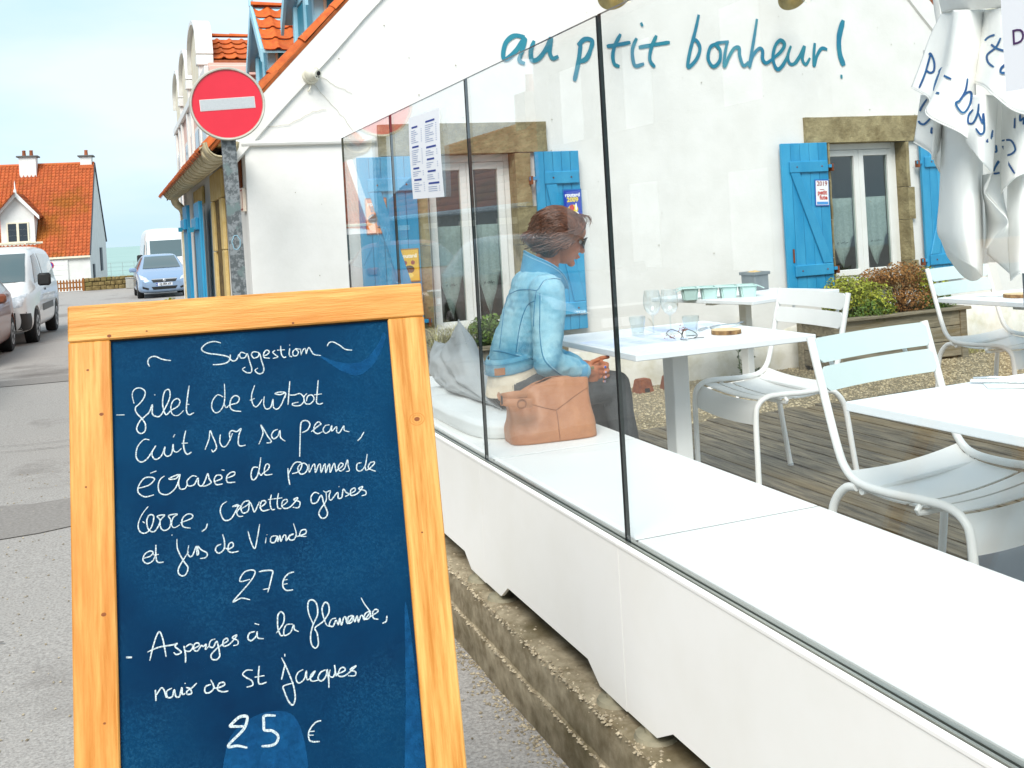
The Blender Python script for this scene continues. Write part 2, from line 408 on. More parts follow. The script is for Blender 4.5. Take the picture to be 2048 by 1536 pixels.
# plane frame for lettering on a wall facing -Y: x right, y up, z towards -Y
def wallM(x, y, z, rot=0.0):
    return Matrix.Translation((x, y, z)) @ Matrix.Rotation(R(90), 4, 'X') @ Matrix.Rotation(rot, 4, 'Z')
BOARD_O=(-0.083, 1.879, 1.401)
BOARD_U=(0.99473, -0.10243, -0.00457)
BOARD_D=(-0.02853, -0.23362, -0.97191)
CHALK="""2.37:254,223 249,208 255,194 273,190 296,202 324,209;2.37:855,204 862,192 877,190 899,204 918,220 942,225;2.37:491,162 471,155 447,158 430,170 427,182 446,194 478,201 506,209 518,218 510,231 486,236 461,235;2.37:521,205 520,220 529,228 541,224 549,207;2.37:573,207 559,200 552,208 556,220 570,219 578,207 584,233 590,258 587,273 572,272 559,260 569,253;2.37:617,206 600,202 592,211 599,224 614,220 619,208 625,236 631,262 627,277 613,280 601,268 611,260;2.37:631,219 645,216 653,206 644,200 634,210 635,225 654,229;2.37:673,203 665,209 672,218 681,227 664,231;2.37:693,189 694,217 701,230 710,229;2.37:680,203 707,204;2.37:724,200 721,224 730,231;2.37:724,187 725,191;2.37:744,204 734,213 735,227 747,227 753,215 744,204 759,206;2.37:761,205 762,228;2.37:763,223 771,208 778,207 780,224 784,212 791,203 798,216 807,229 831,235;2.37:145,376 170,378;2.37:201,343 196,314 204,296 222,293 237,306 233,327 219,345 205,358 209,377 226,398 235,417 233,438 220,445 209,436 208,422 219,402 235,389 249,376 259,353 258,382 267,392 281,394 295,376 314,340 317,316 311,306 299,314 292,347 295,376 303,391 318,378 341,366 348,350 340,340 325,348 318,369 322,391 340,397 359,382;2.37:267,319 269,322;2.37:380,300 372,345 368,383 376,398 392,393;2.37:371,362 379,364;2.37:490,349 472,340 455,358 451,382 462,400 479,394 492,371 496,338 496,304;2.37:492,371 498,386 512,378 536,373 543,357 530,348 516,359 511,383 521,398 547,404;2.37:597,319 585,351 586,378 595,393 607,387 620,369;2.37:578,369 595,364;2.37:627,360 624,389 632,404 647,399 656,373 656,400 668,408 681,397 692,376 700,355 681,350 664,354 681,359 700,355 697,372;2.37:717,316 711,358 706,397;2.37:710,363 729,365 749,362 760,375 761,390 746,403 724,401 722,394 742,391;2.37:773,364 762,375 766,398 783,400 796,386 790,371 775,374 769,391;2.37:815,321 808,367 804,397 814,405 826,402;2.37:797,371 824,370;2.37:744,467 739,522 734,578;2.37:742,494 747,462 764,457 776,470 767,489 747,497;2.37:779,497 804,480 814,474 805,466 792,477 788,496 800,506 817,501;2.37:843,480 829,481 820,494 827,507 842,501 851,483 849,502 867,489 866,506 876,510 892,489 893,504 910,511;2.37:961,517 948,535 936,545;2.37:600,521 616,485 610,457 621,476 632,499 642,514 637,520 626,519;2.37:666,477 652,482 644,495 650,508 665,500 673,482 674,506 689,520;2.37:423,520 437,486 442,459 449,477 458,502 460,519 449,530 444,522;2.37:475,475 472,499 480,516 492,515 504,498 515,475;2.37:507,498 505,474 515,466 529,471 544,462 536,482 532,508 538,520 556,519;2.45:246,469 229,466 208,488 203,520 216,538 236,531 254,507 266,490 253,511 256,528 267,535 283,524 295,497 292,518 301,529 315,521 321,491 322,512 333,518 347,508;2.45:328,459 322,468;2.45:363,450 355,485 356,513 365,529 379,523;2.45:348,491 368,492;2.45:209,622 240,616 258,600 250,592 227,592 209,613 206,635 226,652 255,649;2.45:246,578 265,573;2.45:290,592 276,602 269,624 275,646 297,653 320,639 334,613 335,593 303,603 325,605 339,593 334,618 338,639 354,640 361,626;2.45:393,606 378,602 361,617 365,633 383,631 396,611 397,632 408,638 420,619 428,600 432,618 438,630 424,638 410,640;2.45:447,629 471,622 471,611 457,609 448,622 454,639 475,639;2.45:473,593 483,595;2.45:489,622 513,615 515,605 502,605 489,617 491,636 516,638;2.45:593,598 577,597 569,617 572,636 584,633 595,610 604,566;2.45:593,610 601,625 611,617 625,609 631,596 622,590 614,605 615,625 639,626;2.45:692,612 692,641 695,668;2.45:693,631 712,600 731,595 740,605 729,626 705,632;2.45:735,602 725,616 733,636 750,633 759,615 748,601 735,605;2.45:764,606 763,634 776,612 783,610 784,637 795,614 802,612 803,639 814,616 819,614 819,641 829,618 834,616 834,642 846,617 851,615 854,640 859,636 874,628 880,619 871,615 862,629 869,641 884,633 896,606 897,625 900,643 888,645;2.45:944,621 929,624 926,643 939,649 956,632 966,594;2.45:956,632 959,649 985,633 988,623 973,626 967,643 991,656;2.45:236,684 215,709 203,739 209,762 227,767 245,749 252,718 239,712 230,729 234,756 249,767 262,756 272,734 263,719 286,718 272,734 273,757 284,767 300,760 305,738 299,721 326,720 312,730 307,752 315,762 333,755;2.45:217,730 224,736;2.45:334,749 370,739 373,728 357,724 341,738 342,761 366,770;2.45:420,762 414,777 401,785;2.45:486,698 469,708 463,730 474,757 494,757 511,736 522,714 503,717 524,717 531,720 516,737 522,751 536,752;2.45:528,729 554,716 557,705 540,707 530,725 536,742 553,737 559,710 567,725 573,743 586,722 591,711;2.45:590,732 610,720 610,711 598,712 593,730 601,743 623,741;2.45:632,693 626,718 630,741 641,743;2.45:656,691 650,716 651,739 662,743;2.45:620,708 667,708;2.45:663,736 682,724 681,715 669,718 664,734 674,744 693,740 719,715 704,718 723,727 724,739 717,747 700,743;2.45:791,709 777,703 764,715 765,737 782,736 798,715 805,744 815,773 809,789 795,791 786,777 792,761 813,735 815,707;2.45:806,701 815,707 830,704 824,722 830,735 854,712 855,731 867,730 874,704 883,715 892,723 879,729;2.45:860,692 860,695;2.45:892,723 914,714 913,704 900,710 899,727 921,724 942,703 927,708 949,718 950,730 935,733;2.45:218,846 237,842 247,832 236,826 220,835 215,852 228,864 246,856 255,835;2.45:256,809 255,840 259,863 278,866;2.45:246,839 264,840;2.45:322,799 322,826 330,850 342,874 353,893 347,912 334,917 323,907 324,891 338,869 357,844;2.45:307,783 307,786;2.45:358,824 354,848 361,860 370,855 382,830 383,857 388,853 386,830 397,843 415,856 410,869 392,870;2.45:461,833 447,838 442,851 453,861 469,850 472,828 467,802;2.45:472,846 483,852 499,845 497,833 486,836 482,856 493,864 516,863;2.45:549,803 557,839 568,861 578,828 588,785;2.45:607,831 603,849;2.45:610,821 610,823;2.45:641,829 624,831 621,847 635,849 643,831 644,848 652,830 654,849 664,832 671,833 672,849 683,836 697,831 683,834 684,848 698,848 706,830 699,797;2.45:704,837 711,840 737,834 738,822 723,823 718,839 739,844;2.61:547,957 518,960 516,950 532,931 558,929 564,941 543,969 490,1019 516,1012 544,1021;2.61:577,937 596,936 621,940 617,961 602,1006;2.61:587,995 609,994;2.61:691,953 673,956 656,972 652,994 663,1008 684,1009;2.61:652,975 668,974;2.61:651,988 668,987;2.69:226,1161 241,1109 257,1078 268,1104 276,1157;2.69:220,1134 254,1125 295,1124 311,1122 304,1130 317,1143 322,1151 308,1155 299,1147;2.69:331,1132 335,1160 334,1184;2.69:336,1137 350,1130 359,1138 349,1151 335,1148;2.69:354,1147 377,1139 375,1130 364,1132 361,1148 372,1154 384,1140 391,1143 400,1138 397,1153 409,1144;2.69:429,1126 415,1129 409,1144 421,1150 433,1134 439,1162 440,1180 431,1189 417,1186 414,1172 432,1156 451,1146 468,1137 464,1129 454,1135 453,1151 472,1149 497,1125 482,1130 498,1141 498,1153 484,1155;2.69:554,1122 537,1124 531,1139 541,1148 558,1136 561,1123 562,1142 581,1148;2.69:555,1097 569,1103;2.69:622,1137 646,1110 650,1085 641,1073 630,1084 628,1121 636,1146 648,1145;2.69:677,1117 657,1116 647,1131 648,1148 668,1141 679,1120 681,1134 694,1143;2.69:744,1129 730,1089 731,1056 745,1050 758,1065 759,1098 742,1129 732,1160 733,1188 744,1202 755,1192 754,1159 748,1139 774,1124 796,1099 797,1073 786,1064 775,1082 778,1110 786,1135 797,1142;2.69:819,1119 804,1121 795,1137 807,1143 818,1126 825,1141 831,1121 835,1143 844,1122 851,1121 855,1141 874,1120 859,1122 860,1141 872,1136 876,1120 880,1140 889,1122 892,1142 901,1124 908,1125 913,1137 935,1114 917,1119 913,1135 928,1135 934,1117 917,1088 907,1066;2.69:933,1131 960,1118 953,1110 942,1118 943,1137 960,1143;2.69:989,1136 985,1153 972,1158;2.69:240,1250 241,1265 241,1283;2.69:243,1266 257,1248 266,1254 272,1279;2.69:290,1253 274,1260 276,1278 290,1278 297,1259 301,1279 312,1281 320,1256 321,1276 330,1275;2.69:330,1244 331,1247;2.69:333,1258 345,1264 349,1278 337,1279 335,1270 352,1261 366,1250;2.69:409,1261 393,1265 390,1281 403,1285 418,1272 409,1247;2.69:415,1271 427,1275 450,1270 448,1261 434,1263 429,1280 445,1289 462,1289;2.69:541,1239 522,1236 509,1246 521,1259 536,1270 538,1284 519,1287;2.69:562,1229 558,1258 559,1283 583,1282;2.69:546,1261 577,1261;2.69:630,1282 639,1253 645,1235;2.69:634,1215 645,1240 657,1274 667,1307 670,1344 661,1364 648,1350 636,1316 636,1302 668,1298;2.69:645,1205 645,1213;2.69:701,1262 684,1269 676,1286 684,1301 702,1292 711,1268 711,1294 726,1289 739,1273 724,1284 725,1301 747,1302;2.69:773,1274 756,1280 747,1297 759,1306 774,1292 778,1274 781,1303 780,1331;2.69:788,1276 784,1294 796,1300 804,1283 803,1264 806,1297 811,1293 836,1286 832,1276 820,1279 813,1298 835,1302 874,1278 853,1286 870,1296 867,1307 845,1304;2.69:748,1426 729,1429 708,1450 706,1476 720,1485 739,1487;2.69:705,1452 725,1454;2.69:706,1463 721,1465;4.9:156,1140 173,1143;4.9:504,1402 467,1396 465,1391 491,1373 512,1373 516,1382 503,1411 453,1451 483,1456 512,1467;4.9:605,1387 570,1382 567,1403 568,1424 591,1430 609,1448 603,1467 584,1473 556,1470"""
WALLTXT="""31.6:3940,3008 3881,2913 3856,2828 3867,2760 3912,2740;31.6:3805,2904 3900,2917 4026,2940;31.6:4086,2975 4042,2889 4040,2795 4062,2744 4141,2764;31.6:4134,3105 4147,3074;31.6:4274,3000 4218,2899 4197,2796 4241,2735;31.6:4101,2898 4229,2920 4399,2945;31.6:4696,3183 4652,3045 4588,2868 4559,2742 4607,2763 4662,2825 4688,2904 4655,2965 4622,2956;31.6:4854,2938 4790,2905 4763,2808 4810,2742 4876,2791 4888,2880 4854,2938 4980,2957;31.6:4963,2952 4931,2844 4920,2743 4972,2827 5029,2899 5078,2905 5081,2837 5114,2751 5169,2783;31.6:5280,3159 5236,2982 5173,2744 5215,2837 5284,2901 5319,2883 5314,2811 5350,2775 5418,2812;31.6:5418,2812 5509,2876 5553,2940 5511,2976 5451,2921 5422,2812 5459,2721 5523,2758 5584,2849;31.6:5622,2928 5583,2840 5600,2771 5656,2776 5723,2856 5766,2924 5736,2814 5770,2764 5819,2823;31.6:5880,2957 5862,2851 5859,2753 5895,2842 5951,2908 6012,2899;51.4:6207,3167 6150,3012 6147,2863 6185,2754;47.4:6139,2657 6162,2657;37.5:3085,2970 2996,2979 2920,2920 2892,2816 2925,2797 3006,2865 3084,2958 3057,2865 3027,2785 3072,2760;37.5:3163,2943 3130,2858 3136,2789 3192,2799 3267,2883 3311,2965 3292,2859 3315,2803 3366,2819;37.5:3573,2927 3541,2772 3496,2621;37.5:3545,2911 3611,2960 3674,2950 3661,2887 3616,2805 3549,2775"""
UMBTXT="""4.2:1346,1959 1353,1961 1362,1934 1359,1907 1346,1902 1335,1911;4.2:1351,1958 1331,1900 1310,1856;4.2:1403,1925 1383,1912 1376,1900 1390,1890 1413,1878;4.2:1380,1908 1362,1868 1357,1841 1373,1836;4.2:1465,1877 1456,1839 1437,1810 1423,1800 1437,1774 1451,1772 1468,1796 1474,1829 1461,1832 1437,1813;4.2:1476,1778 1462,1761 1459,1737 1474,1736 1490,1765 1495,1795;4.2:1493,1765 1504,1734 1508,1764 1508,1710 1495,1699 1481,1718;4.2:1535,1709 1525,1679 1514,1675 1537,1694;4.2:1332,1819 1310,1787 1302,1752 1318,1740 1341,1759;4.2:1343,1729 1340,1714 1344,1711;4.2:1542,1661 1543,1642 1537,1640;4.2:1547,1612 1529,1575 1549,1573;4.2:1537,1592 1550,1609;4.2:1525,1993 1539,2004 1558,2010;4.2:1576,1999 1559,1970 1531,1948 1532,1924 1549,1908;4.2:1544,1980 1564,1965 1594,1955;4.2:1595,1920 1573,1904 1572,1889 1593,1889;4.2:1606,1743 1603,1711;4.2:1624,1754 1623,1734 1635,1742 1632,1721;4.2:1561,1674 1590,1673 1602,1645 1590,1631 1572,1626;4.2:1561,1671 1574,1611 1596,1568"""
PANELS="""2542,2550,2106 2511,2476,2099 2459,2411,2084 2467,2365,2075 2560,2393,2084/2519,2581,2040 2488,2485,2005 2428,2401,1988 2430,2347,1955 2517,2377,1977/2495,2611,1947 2460,2496,1903 2388,2395,1879 2385,2322,1823 2470,2364,1851/2465,2623,1874 2414,2493,1819 2329,2419,1760 2363,2319,1691 2412,2300,1636
2429,2337,1809 2408,2270,1800 2500,2309,1802/2378,2324,1703 2371,2252,1695 2477,2307,1677/2374,2315,1665 2365,2254,1601 2464,2312,1570
2542,2378,2079 2499,2309,2066 2498,2245,2057 2554,2223,2054 2768,2301,2067/2514,2389,1956 2460,2282,1936 2447,2190,1919 2531,2178,1918 2804,2287,1925/2478,2382,1854 2414,2278,1828 2390,2212,1785 2439,2161,1730 2822,2280,1729
2523,2643,1852 2502,2587,1834 2509,2563,1767 2574,2602,1754/2494,2655,1696 2483,2573,1654 2473,2555,1632 2579,2621,1684
2488,2571,1679 2616,2650,1717/2498,2578,1622 2582,2642,1589
2560,2586,1827 2463,2430,1799 2464,2366,1737 2566,2433,1727/2542,2593,1613 2446,2437,1620 2433,2356,1599 2556,2437,1593/2531,2597,1498 2421,2425,1496 2420,2351,1492 2552,2439,1490/2520,2602,1400 2408,2420,1388 2406,2346,1379 2546,2441,1380/2532,2597,1362 2422,2425,1321 2413,2353,1291 2521,2429,1252
2536,2617,1396 2470,2492,1329 2456,2401,1292 2521,2429,1252/2561,2607,1311 2550,2547,1258 2540,2497,1236 2526,2449,1239
2524,2407,1568 2503,2350,1570/2521,2408,1522 2479,2360,1519/2542,2421,1474 2428,2272,1471/2558,2436,1422 2443,2245,1423/2556,2437,1371 2461,2313,1376/2552,2439,1340 2493,2376,1339
2610,2416,1811 2648,2423,1796/2601,2441,1584 2614,2415,1518/2512,2390,1513 2544,2335,1425
2525,2406,1352 2509,2305,1418/2557,2437,1321 2608,2396,1251
2563,2349,1787 2496,2246,1759 2520,2215,1733 2648,2240,1727/2551,2353,1657 2481,2230,1647 2527,2202,1643 2702,2273,1645/2528,2341,1506 2478,2274,1528 2477,2210,1560 2697,2275,1569
2581,2363,1548 2531,2254,1573 2732,2304,1570/2541,2336,1417 2506,2242,1417 2675,2284,1409/2540,2336,1241 2509,2262,1268 2651,2293,1234
2542,2550,2106 2495,2461,2096 2469,2385,2080 2494,2333,2071 2515,2260,2061 2571,2238,2058 2776,2308,2069/2564,2584,2207 2485,2465,2183 2450,2371,2152 2443,2288,2140 2469,2214,2114 2571,2217,2127 2810,2295,2145/2596,2572,2337 2514,2454,2308 2510,2391,2283 2495,2311,2267 2525,2256,2246 2622,2261,2259 2822,2333,2281"""
SEAMS="""1362,3655,1245 1390,3644,1230 1425,3630,1243 1463,3616,1244 1493,3604,1239 1506,3599,1253;1506,3599,1253 1521,3593,1273 1549,3582,1281 1582,3569,1274 1600,3562,1260;1492,3604,1237 1485,3607,1199 1479,3609,1150 1475,3611,1100;1389,3644,1225 1375,3650,1181 1362,3655,1106 1348,3660,1024;1486,3606,1199 1460,3617,1186 1439,3625,1147 1422,3632,1088 1406,3638,1003;1504,3599,1228 1500,3601,1148 1496,3603,1073 1501,3601,992 1518,3594,951 1562,3577,908 1608,3559,888;1326,3669,1016 1357,3657,1010 1403,3639,994 1449,3621,980 1472,3612,971;1589,3566,1153 1599,3562,1125 1608,3559,1116 1612,3557,1136;1584,3568,1108 1597,3563,1077 1584,3568,1063"""
PATCH=[(1.386, 3.645, 0.992), (1.431, 3.628, 0.983), (1.429, 3.629, 0.953), (1.384, 3.646, 0.964)]
# ================================================================== MATERIALS USED WIDELY
asphalt = mat('asphalt', hx('#7f7a75'), 0.9, hx('#b8b2ab'), 90, 8, pos=(0.3, 0.72), bump=0.6, bscale=160, bdist=0.006, col3=hx('#6f6862'), s3=0.45, p3=(0.55, 0.7))
gravelM = mat('gravel_ground', hx('#665b42'), 0.95, hx('#9c9074'), 60, 8, bump=0.8, bscale=120, bdist=0.01, col3=hx('#6a5c3c'), s3=1.3)
concrete = mat('weathered_concrete', hx('#685a40'), 0.9, hx('#ada086'), 16, 12, pos=(0.30, 0.70), bump=0.35, bscale=120, bdist=0.003, col3=hx('#564b2e'), s3=1.6, p3=(0.48, 0.66))
plaster = mat('white_render', hx('#dcdad4'), 0.85, hx('#e6e4df'), 3, 6, bump=0.35, bscale=26, bdist=0.006, col3=hx('#d6d0c2'), s3=1.1, p3=(0.66, 0.9))
plaster_lo = mat('weathered_render', hx('#c3bda6'), 0.9, hx('#dbd8ce'), 5, 8, pos=(0.30, 0.56), bump=0.5, bscale=30, bdist=0.008)
cream = mat('cream_paint', hx('#e3dcc6'), 0.6, hx('#d8ceb2'), 4)
stone = mat('sandstone', hx('#766a4c'), 0.95, hx('#a0946f'), 9, 9, pos=(0.33, 0.68), bump=1.0, bscale=34, bdist=0.012, rnd=0.08, col3=hx('#6a5c3c'), s3=4, p3=(0.5, 0.75))
stone_mor = mat('stone_joint', hx('#9b8f70'), 0.95)
blue = mat('blue_shutter_paint', hx('#1a86b4'), 0.5, hx('#3c9cc4'), 5, 6, bump=0.15, bscale=50, rnd=0.06, col3=hx('#1b7fae'), s3=3, stretch=(1, 1, 0.3))
ltblue = mat('pale_blue_paint', hx('#8fc8dc'), 0.5, hx('#a5d5e4'), 5)
teal = mat('teal_paint', hx('#1f7f99'), 0.4)
whitep = mat('white_joinery', hx('#e4e4e0'), 0.45, hx('#dadad4'), 4)
tileM = mat('orange_roof_tile', hx('#b04c12'), 0.75, hx('#c8661e'), 14, 6, bump=0.4, bscale=60, rnd=0.16, col3=hx('#9a4a16'), s3=7, p3=(0.58, 0.8))
tileF = mat('weathered_roof_tile', hx('#a84a22'), 0.8, hx('#c4703c'), 20, 4, rnd=0.12, col3=hx('#9c5a18'), s3=0.55, p3=(0.5, 0.62))
tileB = mat('brown_roof_tile', hx('#8a4a2c'), 0.85, hx('#a5603c'), 14, 5, rnd=0.2)
pink = mat('pink_render', hx('#d9b3a6'), 0.8, hx('#e0c0b4'), 3, bump=0.15, bscale=30)
zinc = mat('galvanised_steel', hx('#8f979c'), 0.42, hx('#c9d0d4'), 26, 3, pos=(0.42, 0.58), metal=0.7, crough=0.3)
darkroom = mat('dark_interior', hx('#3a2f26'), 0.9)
blackr = mat('black_rubber', hx('#0b0b0c'), 0.6)
paneM = glass_mat('window_glass', (0.80, 0.86, 0.85), gain=1.6)

# ================================================================== GROUND AND SEA
def ground_z(y):
    if y <= 0: return 0.0
    if y < 38: return -0.009 * y
    if y < 48.2: return -0.342
    if y < 48.8: return -0.342 - (y - 48.2) / 0.6 * 0.66
    if y < 62: return -1.0
    if y < 66: return -1.0 - (y - 62) / 4 * 6.5
    return -7.6
def street_fn():
    ys = [-14, -8, -4, -2, -1] + [i * 0.5 for i in range(0, 21)] + list(range(11, 49)) + [48.2, 48.8, 50, 54, 58, 62, 63, 64, 66, 70]
    xs = [-60, -40, -25, -16, -10, -8, -6, -5, -4, -3, -2, -1.5, -1, -0.5, 0, 0.5, 1.0, 1.5, 2, 4, 8, 16, 30, 60]
    vs = [(x, y, ground_z(y)) for y in ys for x in xs]
    W = len(xs)
    fs = [(j * W + i, j * W + i + 1, (j + 1) * W + i + 1, (j + 1) * W + i) for j in range(len(ys) - 1) for i in range(W - 1)]
    tag(mesh('street', vs, fs, asphalt, None, True), kind='structure')
street_fn()
sea_m = mat('sea_water', hx('#8aa79c'), 0.45, hx('#97b2a8'), 0.01, 4, bump=0.25, bscale=0.4, bdist=0.3, spec=0.3)
tag(mesh('sea', [(-9000, 60, -6.5), (9000, 60, -6.5), (9000, 14000, -6.5), (-9000, 14000, -6.5)], [(0, 1, 2, 3)], sea_m), kind='structure')

# patches and cracks in the asphalt as thin real layers
rp = mat('asphalt_patch', hx('#7b756f'), 0.9, hx('#96908a'), 60, 8, bump=0.5, bscale=140, bdist=0.005)
def blob_patch(name, cx, cy, rx, ry, z, m, n=36, seed=0, rag=0.35):
    vs = [(cx, cy, z * 0.4 + ground_z(cy))]; fs = []
    for k in range(n):
        a = 2 * math.pi * k / n
        r = 1 + rag * noise.noise(Vector((math.cos(a) * 2 + seed, math.sin(a) * 2, seed)))
        r += 0.12 * noise.noise(Vector((math.cos(a) * 7 + seed, math.sin(a) * 7, seed)))
        x, y = cx + rx * r * math.cos(a), cy + ry * r * math.sin(a)
        vs.append((x, y, z * 0.4 + ground_z(y)))
    for k in range(n): fs.append((0, 1 + k, 1 + (k + 1) % n))
    return tag(mesh(name, vs, fs, m), kind='structure')
blob_patch('road_patch', -0.95, 6.6, 1.25, 0.42, 0.0135, rp, seed=3)
blob_patch('road_patch', -3.1, 11.2, 1.6, 0.7, 0.016, rp, seed=8)
blob_patch('road_patch', -1.0, 14.0, 2.6, 0.35, 0.017, rp, seed=12)
blob_patch('road_patch', 0.1, 30.0, 3.0, 0.8, 0.012, rp, seed=15)
vs, fs = [], []
for y0, x0, x1, sd in ((8.9, -2.4, 0.4, 1), (9.15, -2.4, 0.5, 2), (4.55, -0.62, -0.5, 4), (17.0, -2.5, 0.6, 7), (25, -3, 0.6, 9)):
    n = 30; b = len(vs)
    for i in range(n + 1):
        x = x0 + (x1 - x0) * i / n
        y = y0 + 0.16 * noise.noise(Vector((x * 1.3, sd * 3.1, 0))) + 0.05 * noise.noise(Vector((x * 6, sd, 1))); w = 0.003 + 0.006 * abs(noise.noise(Vector((x * 9, sd, 5))))
        vs += [(x, y - w, ground_z(y) + 0.010), (x, y + w, ground_z(y) + 0.010)]
    fs += [(b + 2 * i, b + 2 * i + 2, b + 2 * i + 3, b + 2 * i + 1) for i in range(n)]
tag(mesh('road_crack', vs, fs, mat('crack_dark', hx('#5a5550'), 0.95)), kind='structure')

# terrace ground: concrete kerb profile swept along Y, gravel bed behind
def kerb():
    prof = [(1.094, -0.25), (1.092, 0.02), (1.084, 0.088), (1.088, 0.097), (1.097, 0.101), (1.099, 0.15), (1.100, 0.200), (1.107, 0.213), (1.125, 0.217), (1.3, 0.214), (1.6, 0.212), (1.80, 0.200), (1.80, 0.05)]
    ny = 260; y0, y1 = -1.5, 6.0
    vs, fs = [], []
    for j in range(ny + 1):
        y = y0 + (y1 - y0) * j / ny
        for k, (x, z) in enumerate(prof):
            a = 0.003 * noise.noise(Vector((x * 9, y * 5, z * 9))) + 0.0025 * noise.noise(Vector((x * 30, y * 22, z * 30)))
            if 1 <= k <= 3: a += 0.006 * noise.noise(Vector((y * 1.7, 3, 0)))
            vs.append((x + a, y, z + (0.5 * a if k > 6 else a) + (ground_z(y) if k < 1 else 0)))
    W = len(prof)
    for j in range(ny):
        for k in range(W - 1): fs.append((j * W + k, j * W + k + 1, (j + 1) * W + k + 1, (j + 1) * W + k))
    o = mesh('terrace_kerb', vs, fs, concrete, None, 'auto'); tag(o, kind='structure')
kerb()
# loose grit gathered along the foot of the kerb
random.seed(5)
def scatter_stones(name, pts, m, s0, s1, seed=1, flat=0.6):
    random.seed(seed); vs, fs, rn = [], [], []
    for (x, y, z) in pts:
        s = random.uniform(s0, s1); a = random.uniform(0, 6.3); b = len(vs)
        for q in ((1, 0, 0), (0, 1, 0), (-1, 0, 0), (0, -1, 0), (0, 0, 1), (0, 0, -0.6)):
            u = Vector((q[0] * random.uniform(0.6, 1.2), q[1] * random.uniform(0.6, 1.1), q[2] * flat)) * s
            vs.append((x + u.x * math.cos(a) - u.y * math.sin(a), y + u.x * math.sin(a) + u.y * math.cos(a), z + u.z))
        r = random.random()
        for f in ((0, 1, 4), (1, 2, 4), (2, 3, 4), (3, 0, 4), (1, 0, 5), (2, 1, 5), (3, 2, 5), (0, 3, 5)):
            fs.append(tuple(b + i for i in f)); rn.append(r)
    return mesh(name, vs, fs, m, None, False, rnd=rn)
gritM = mat('pale_grit', hx('#8a7c64'), 0.9, hx('#b4a890'), 30, rnd=0.4)
pts = []
for i in range(2600):
    y = random.uniform(0.4, 6.0); x = 1.090 - abs(random.gauss(0, 0.035)); pts.append((x, y, ground_z(y) + 0.002))
for i in range(1500):
    x, y = random.uniform(-1.5, 1.0), random.uniform(1.2, 8); pts.append((x, y, ground_z(y) + 0.003))
for i in range(3200):
    y = random.uniform(0.4, 5.9); t = random.random()
    if t < 0.45: pts.append((1.104 + random.gauss(0, 0.007), y, 0.2115))
    elif t < 0.8: pts.append((1.088 + random.gauss(0, 0.003), y, 0.0975))
    else: pts.append((1.11 + abs(random.gauss(0, 0.03)), y, 0.216))
tag(scatter_stones('road_grit', pts, gritM, 0.003, 0.0085, 4), kind='stuff')

def gz(x, y):       # gravel yard height
    t = max(0, min(1, (7.4 - y) / 2.0))
    return 0.10 + 0.085 * t + 0.006 * noise.noise(Vector((x * 3, y * 3, 0)))
vs, fs = [], []
nx, ny = 70, 70
for j in range(ny + 1):
    for i in range(nx + 1):
        x = 0.9 + 9.5 * i / nx; y = -1.5 + 8.9 * j / ny
        if x < 1.75: x = max(x, 1.12)
        vs.append((x, y, gz(x, y) - (0.1 if y < 5.3 else 0)))
fs = [(j * (nx + 1) + i, j * (nx + 1) + i + 1, (j + 1) * (nx + 1) + i + 1, (j + 1) * (nx + 1) + i) for j in range(ny) for i in range(nx)]
tag(mesh('gravel_yard', vs, fs, gravelM, None, True), kind='structure')
pebM = mat('gravel_pebble', hx('#7a6c4e'), 0.9, hx('#b8ac90'), 40, rnd=0.5)
random.seed(11); pts = []
for i in range(26000):
    y = 7.38 - (random.random() ** 0.9) * 2.0; x = random.uniform(1.8, 8.4)
    pts.append((x, y, gz(x, y) + 0.002))
tag(scatter_stones('gravel', pts, pebM, 0.005, 0.013, 6), kind='stuff')

# timber deck: boards run away from the camera, each a piece of its own
deckM = mat('grey_deck_timber', hx('#2c261a'), 0.7, hx('#7c7058'), 6, 10, stretch=(9, 0.8, 9), pos=(0.36, 0.66), bump=0.7, bscale=14, bdist=0.004, rnd=0.22, col3=hx('#6c5a36'), s3=0.4, p3=(0.52, 0.72), crough=0.5)
deck = thing('timber_deck', 'weathered grey brown timber deck of long boards under the tables', 'deck', (1.8, 2.0, 0.2))
random.seed(3)
bw = 0.118
x = 1.800; k = 0; decks = []
for L_ in (7.0,):
    for v in range(3):
        bm = bmesh.new()
        n = 24; rows = []
        for i in range(n + 1):
            y = -1.5 + 6.9 * i / n
            dz = 0.0012 * noise.noise(Vector((y * 2, v * 5, 0)))
            prof = [(0.001, 0.0), (0.004, 0.026 + dz), (0.030, 0.028 + dz * 1.5), (bw - 0.036, 0.028 - dz), (bw - 0.010, 0.026 + dz), (bw - 0.007, 0.0)]
            rows.append([bm.verts.new((px_, y, pz_)) for px_, pz_ in prof])
        for i in range(n):
            for q in range(5): bm.faces.new((rows[i][q], rows[i][q + 1], rows[i + 1][q + 1], rows[i + 1][q]))
        bm.faces.new(rows[0]); bm.faces.new(rows[-1][::-1])
        me = bpy.data.meshes.new('deck_board'); bmesh.ops.recalc_face_normals(bm, faces=bm.faces[:]); bm.to_mesh(me); bm.free()
        me.materials.append(deckM); decks.append(me)
while x < 6.4:
    o = bpy.data.objects.new('deck_board', decks[k % 3]); COL.objects.link(o); o.parent = deck
    yy = random.uniform(-0.04, 0.04)
    o.location = (x - 1.8, yy - 2.0, random.uniform(-0.0015, 0.002) - 0.006); k += 1; x += bw
box('joist', 1.82, 6.38, 5.30, 5.36, 0.10, 0.192, deckM, deck)

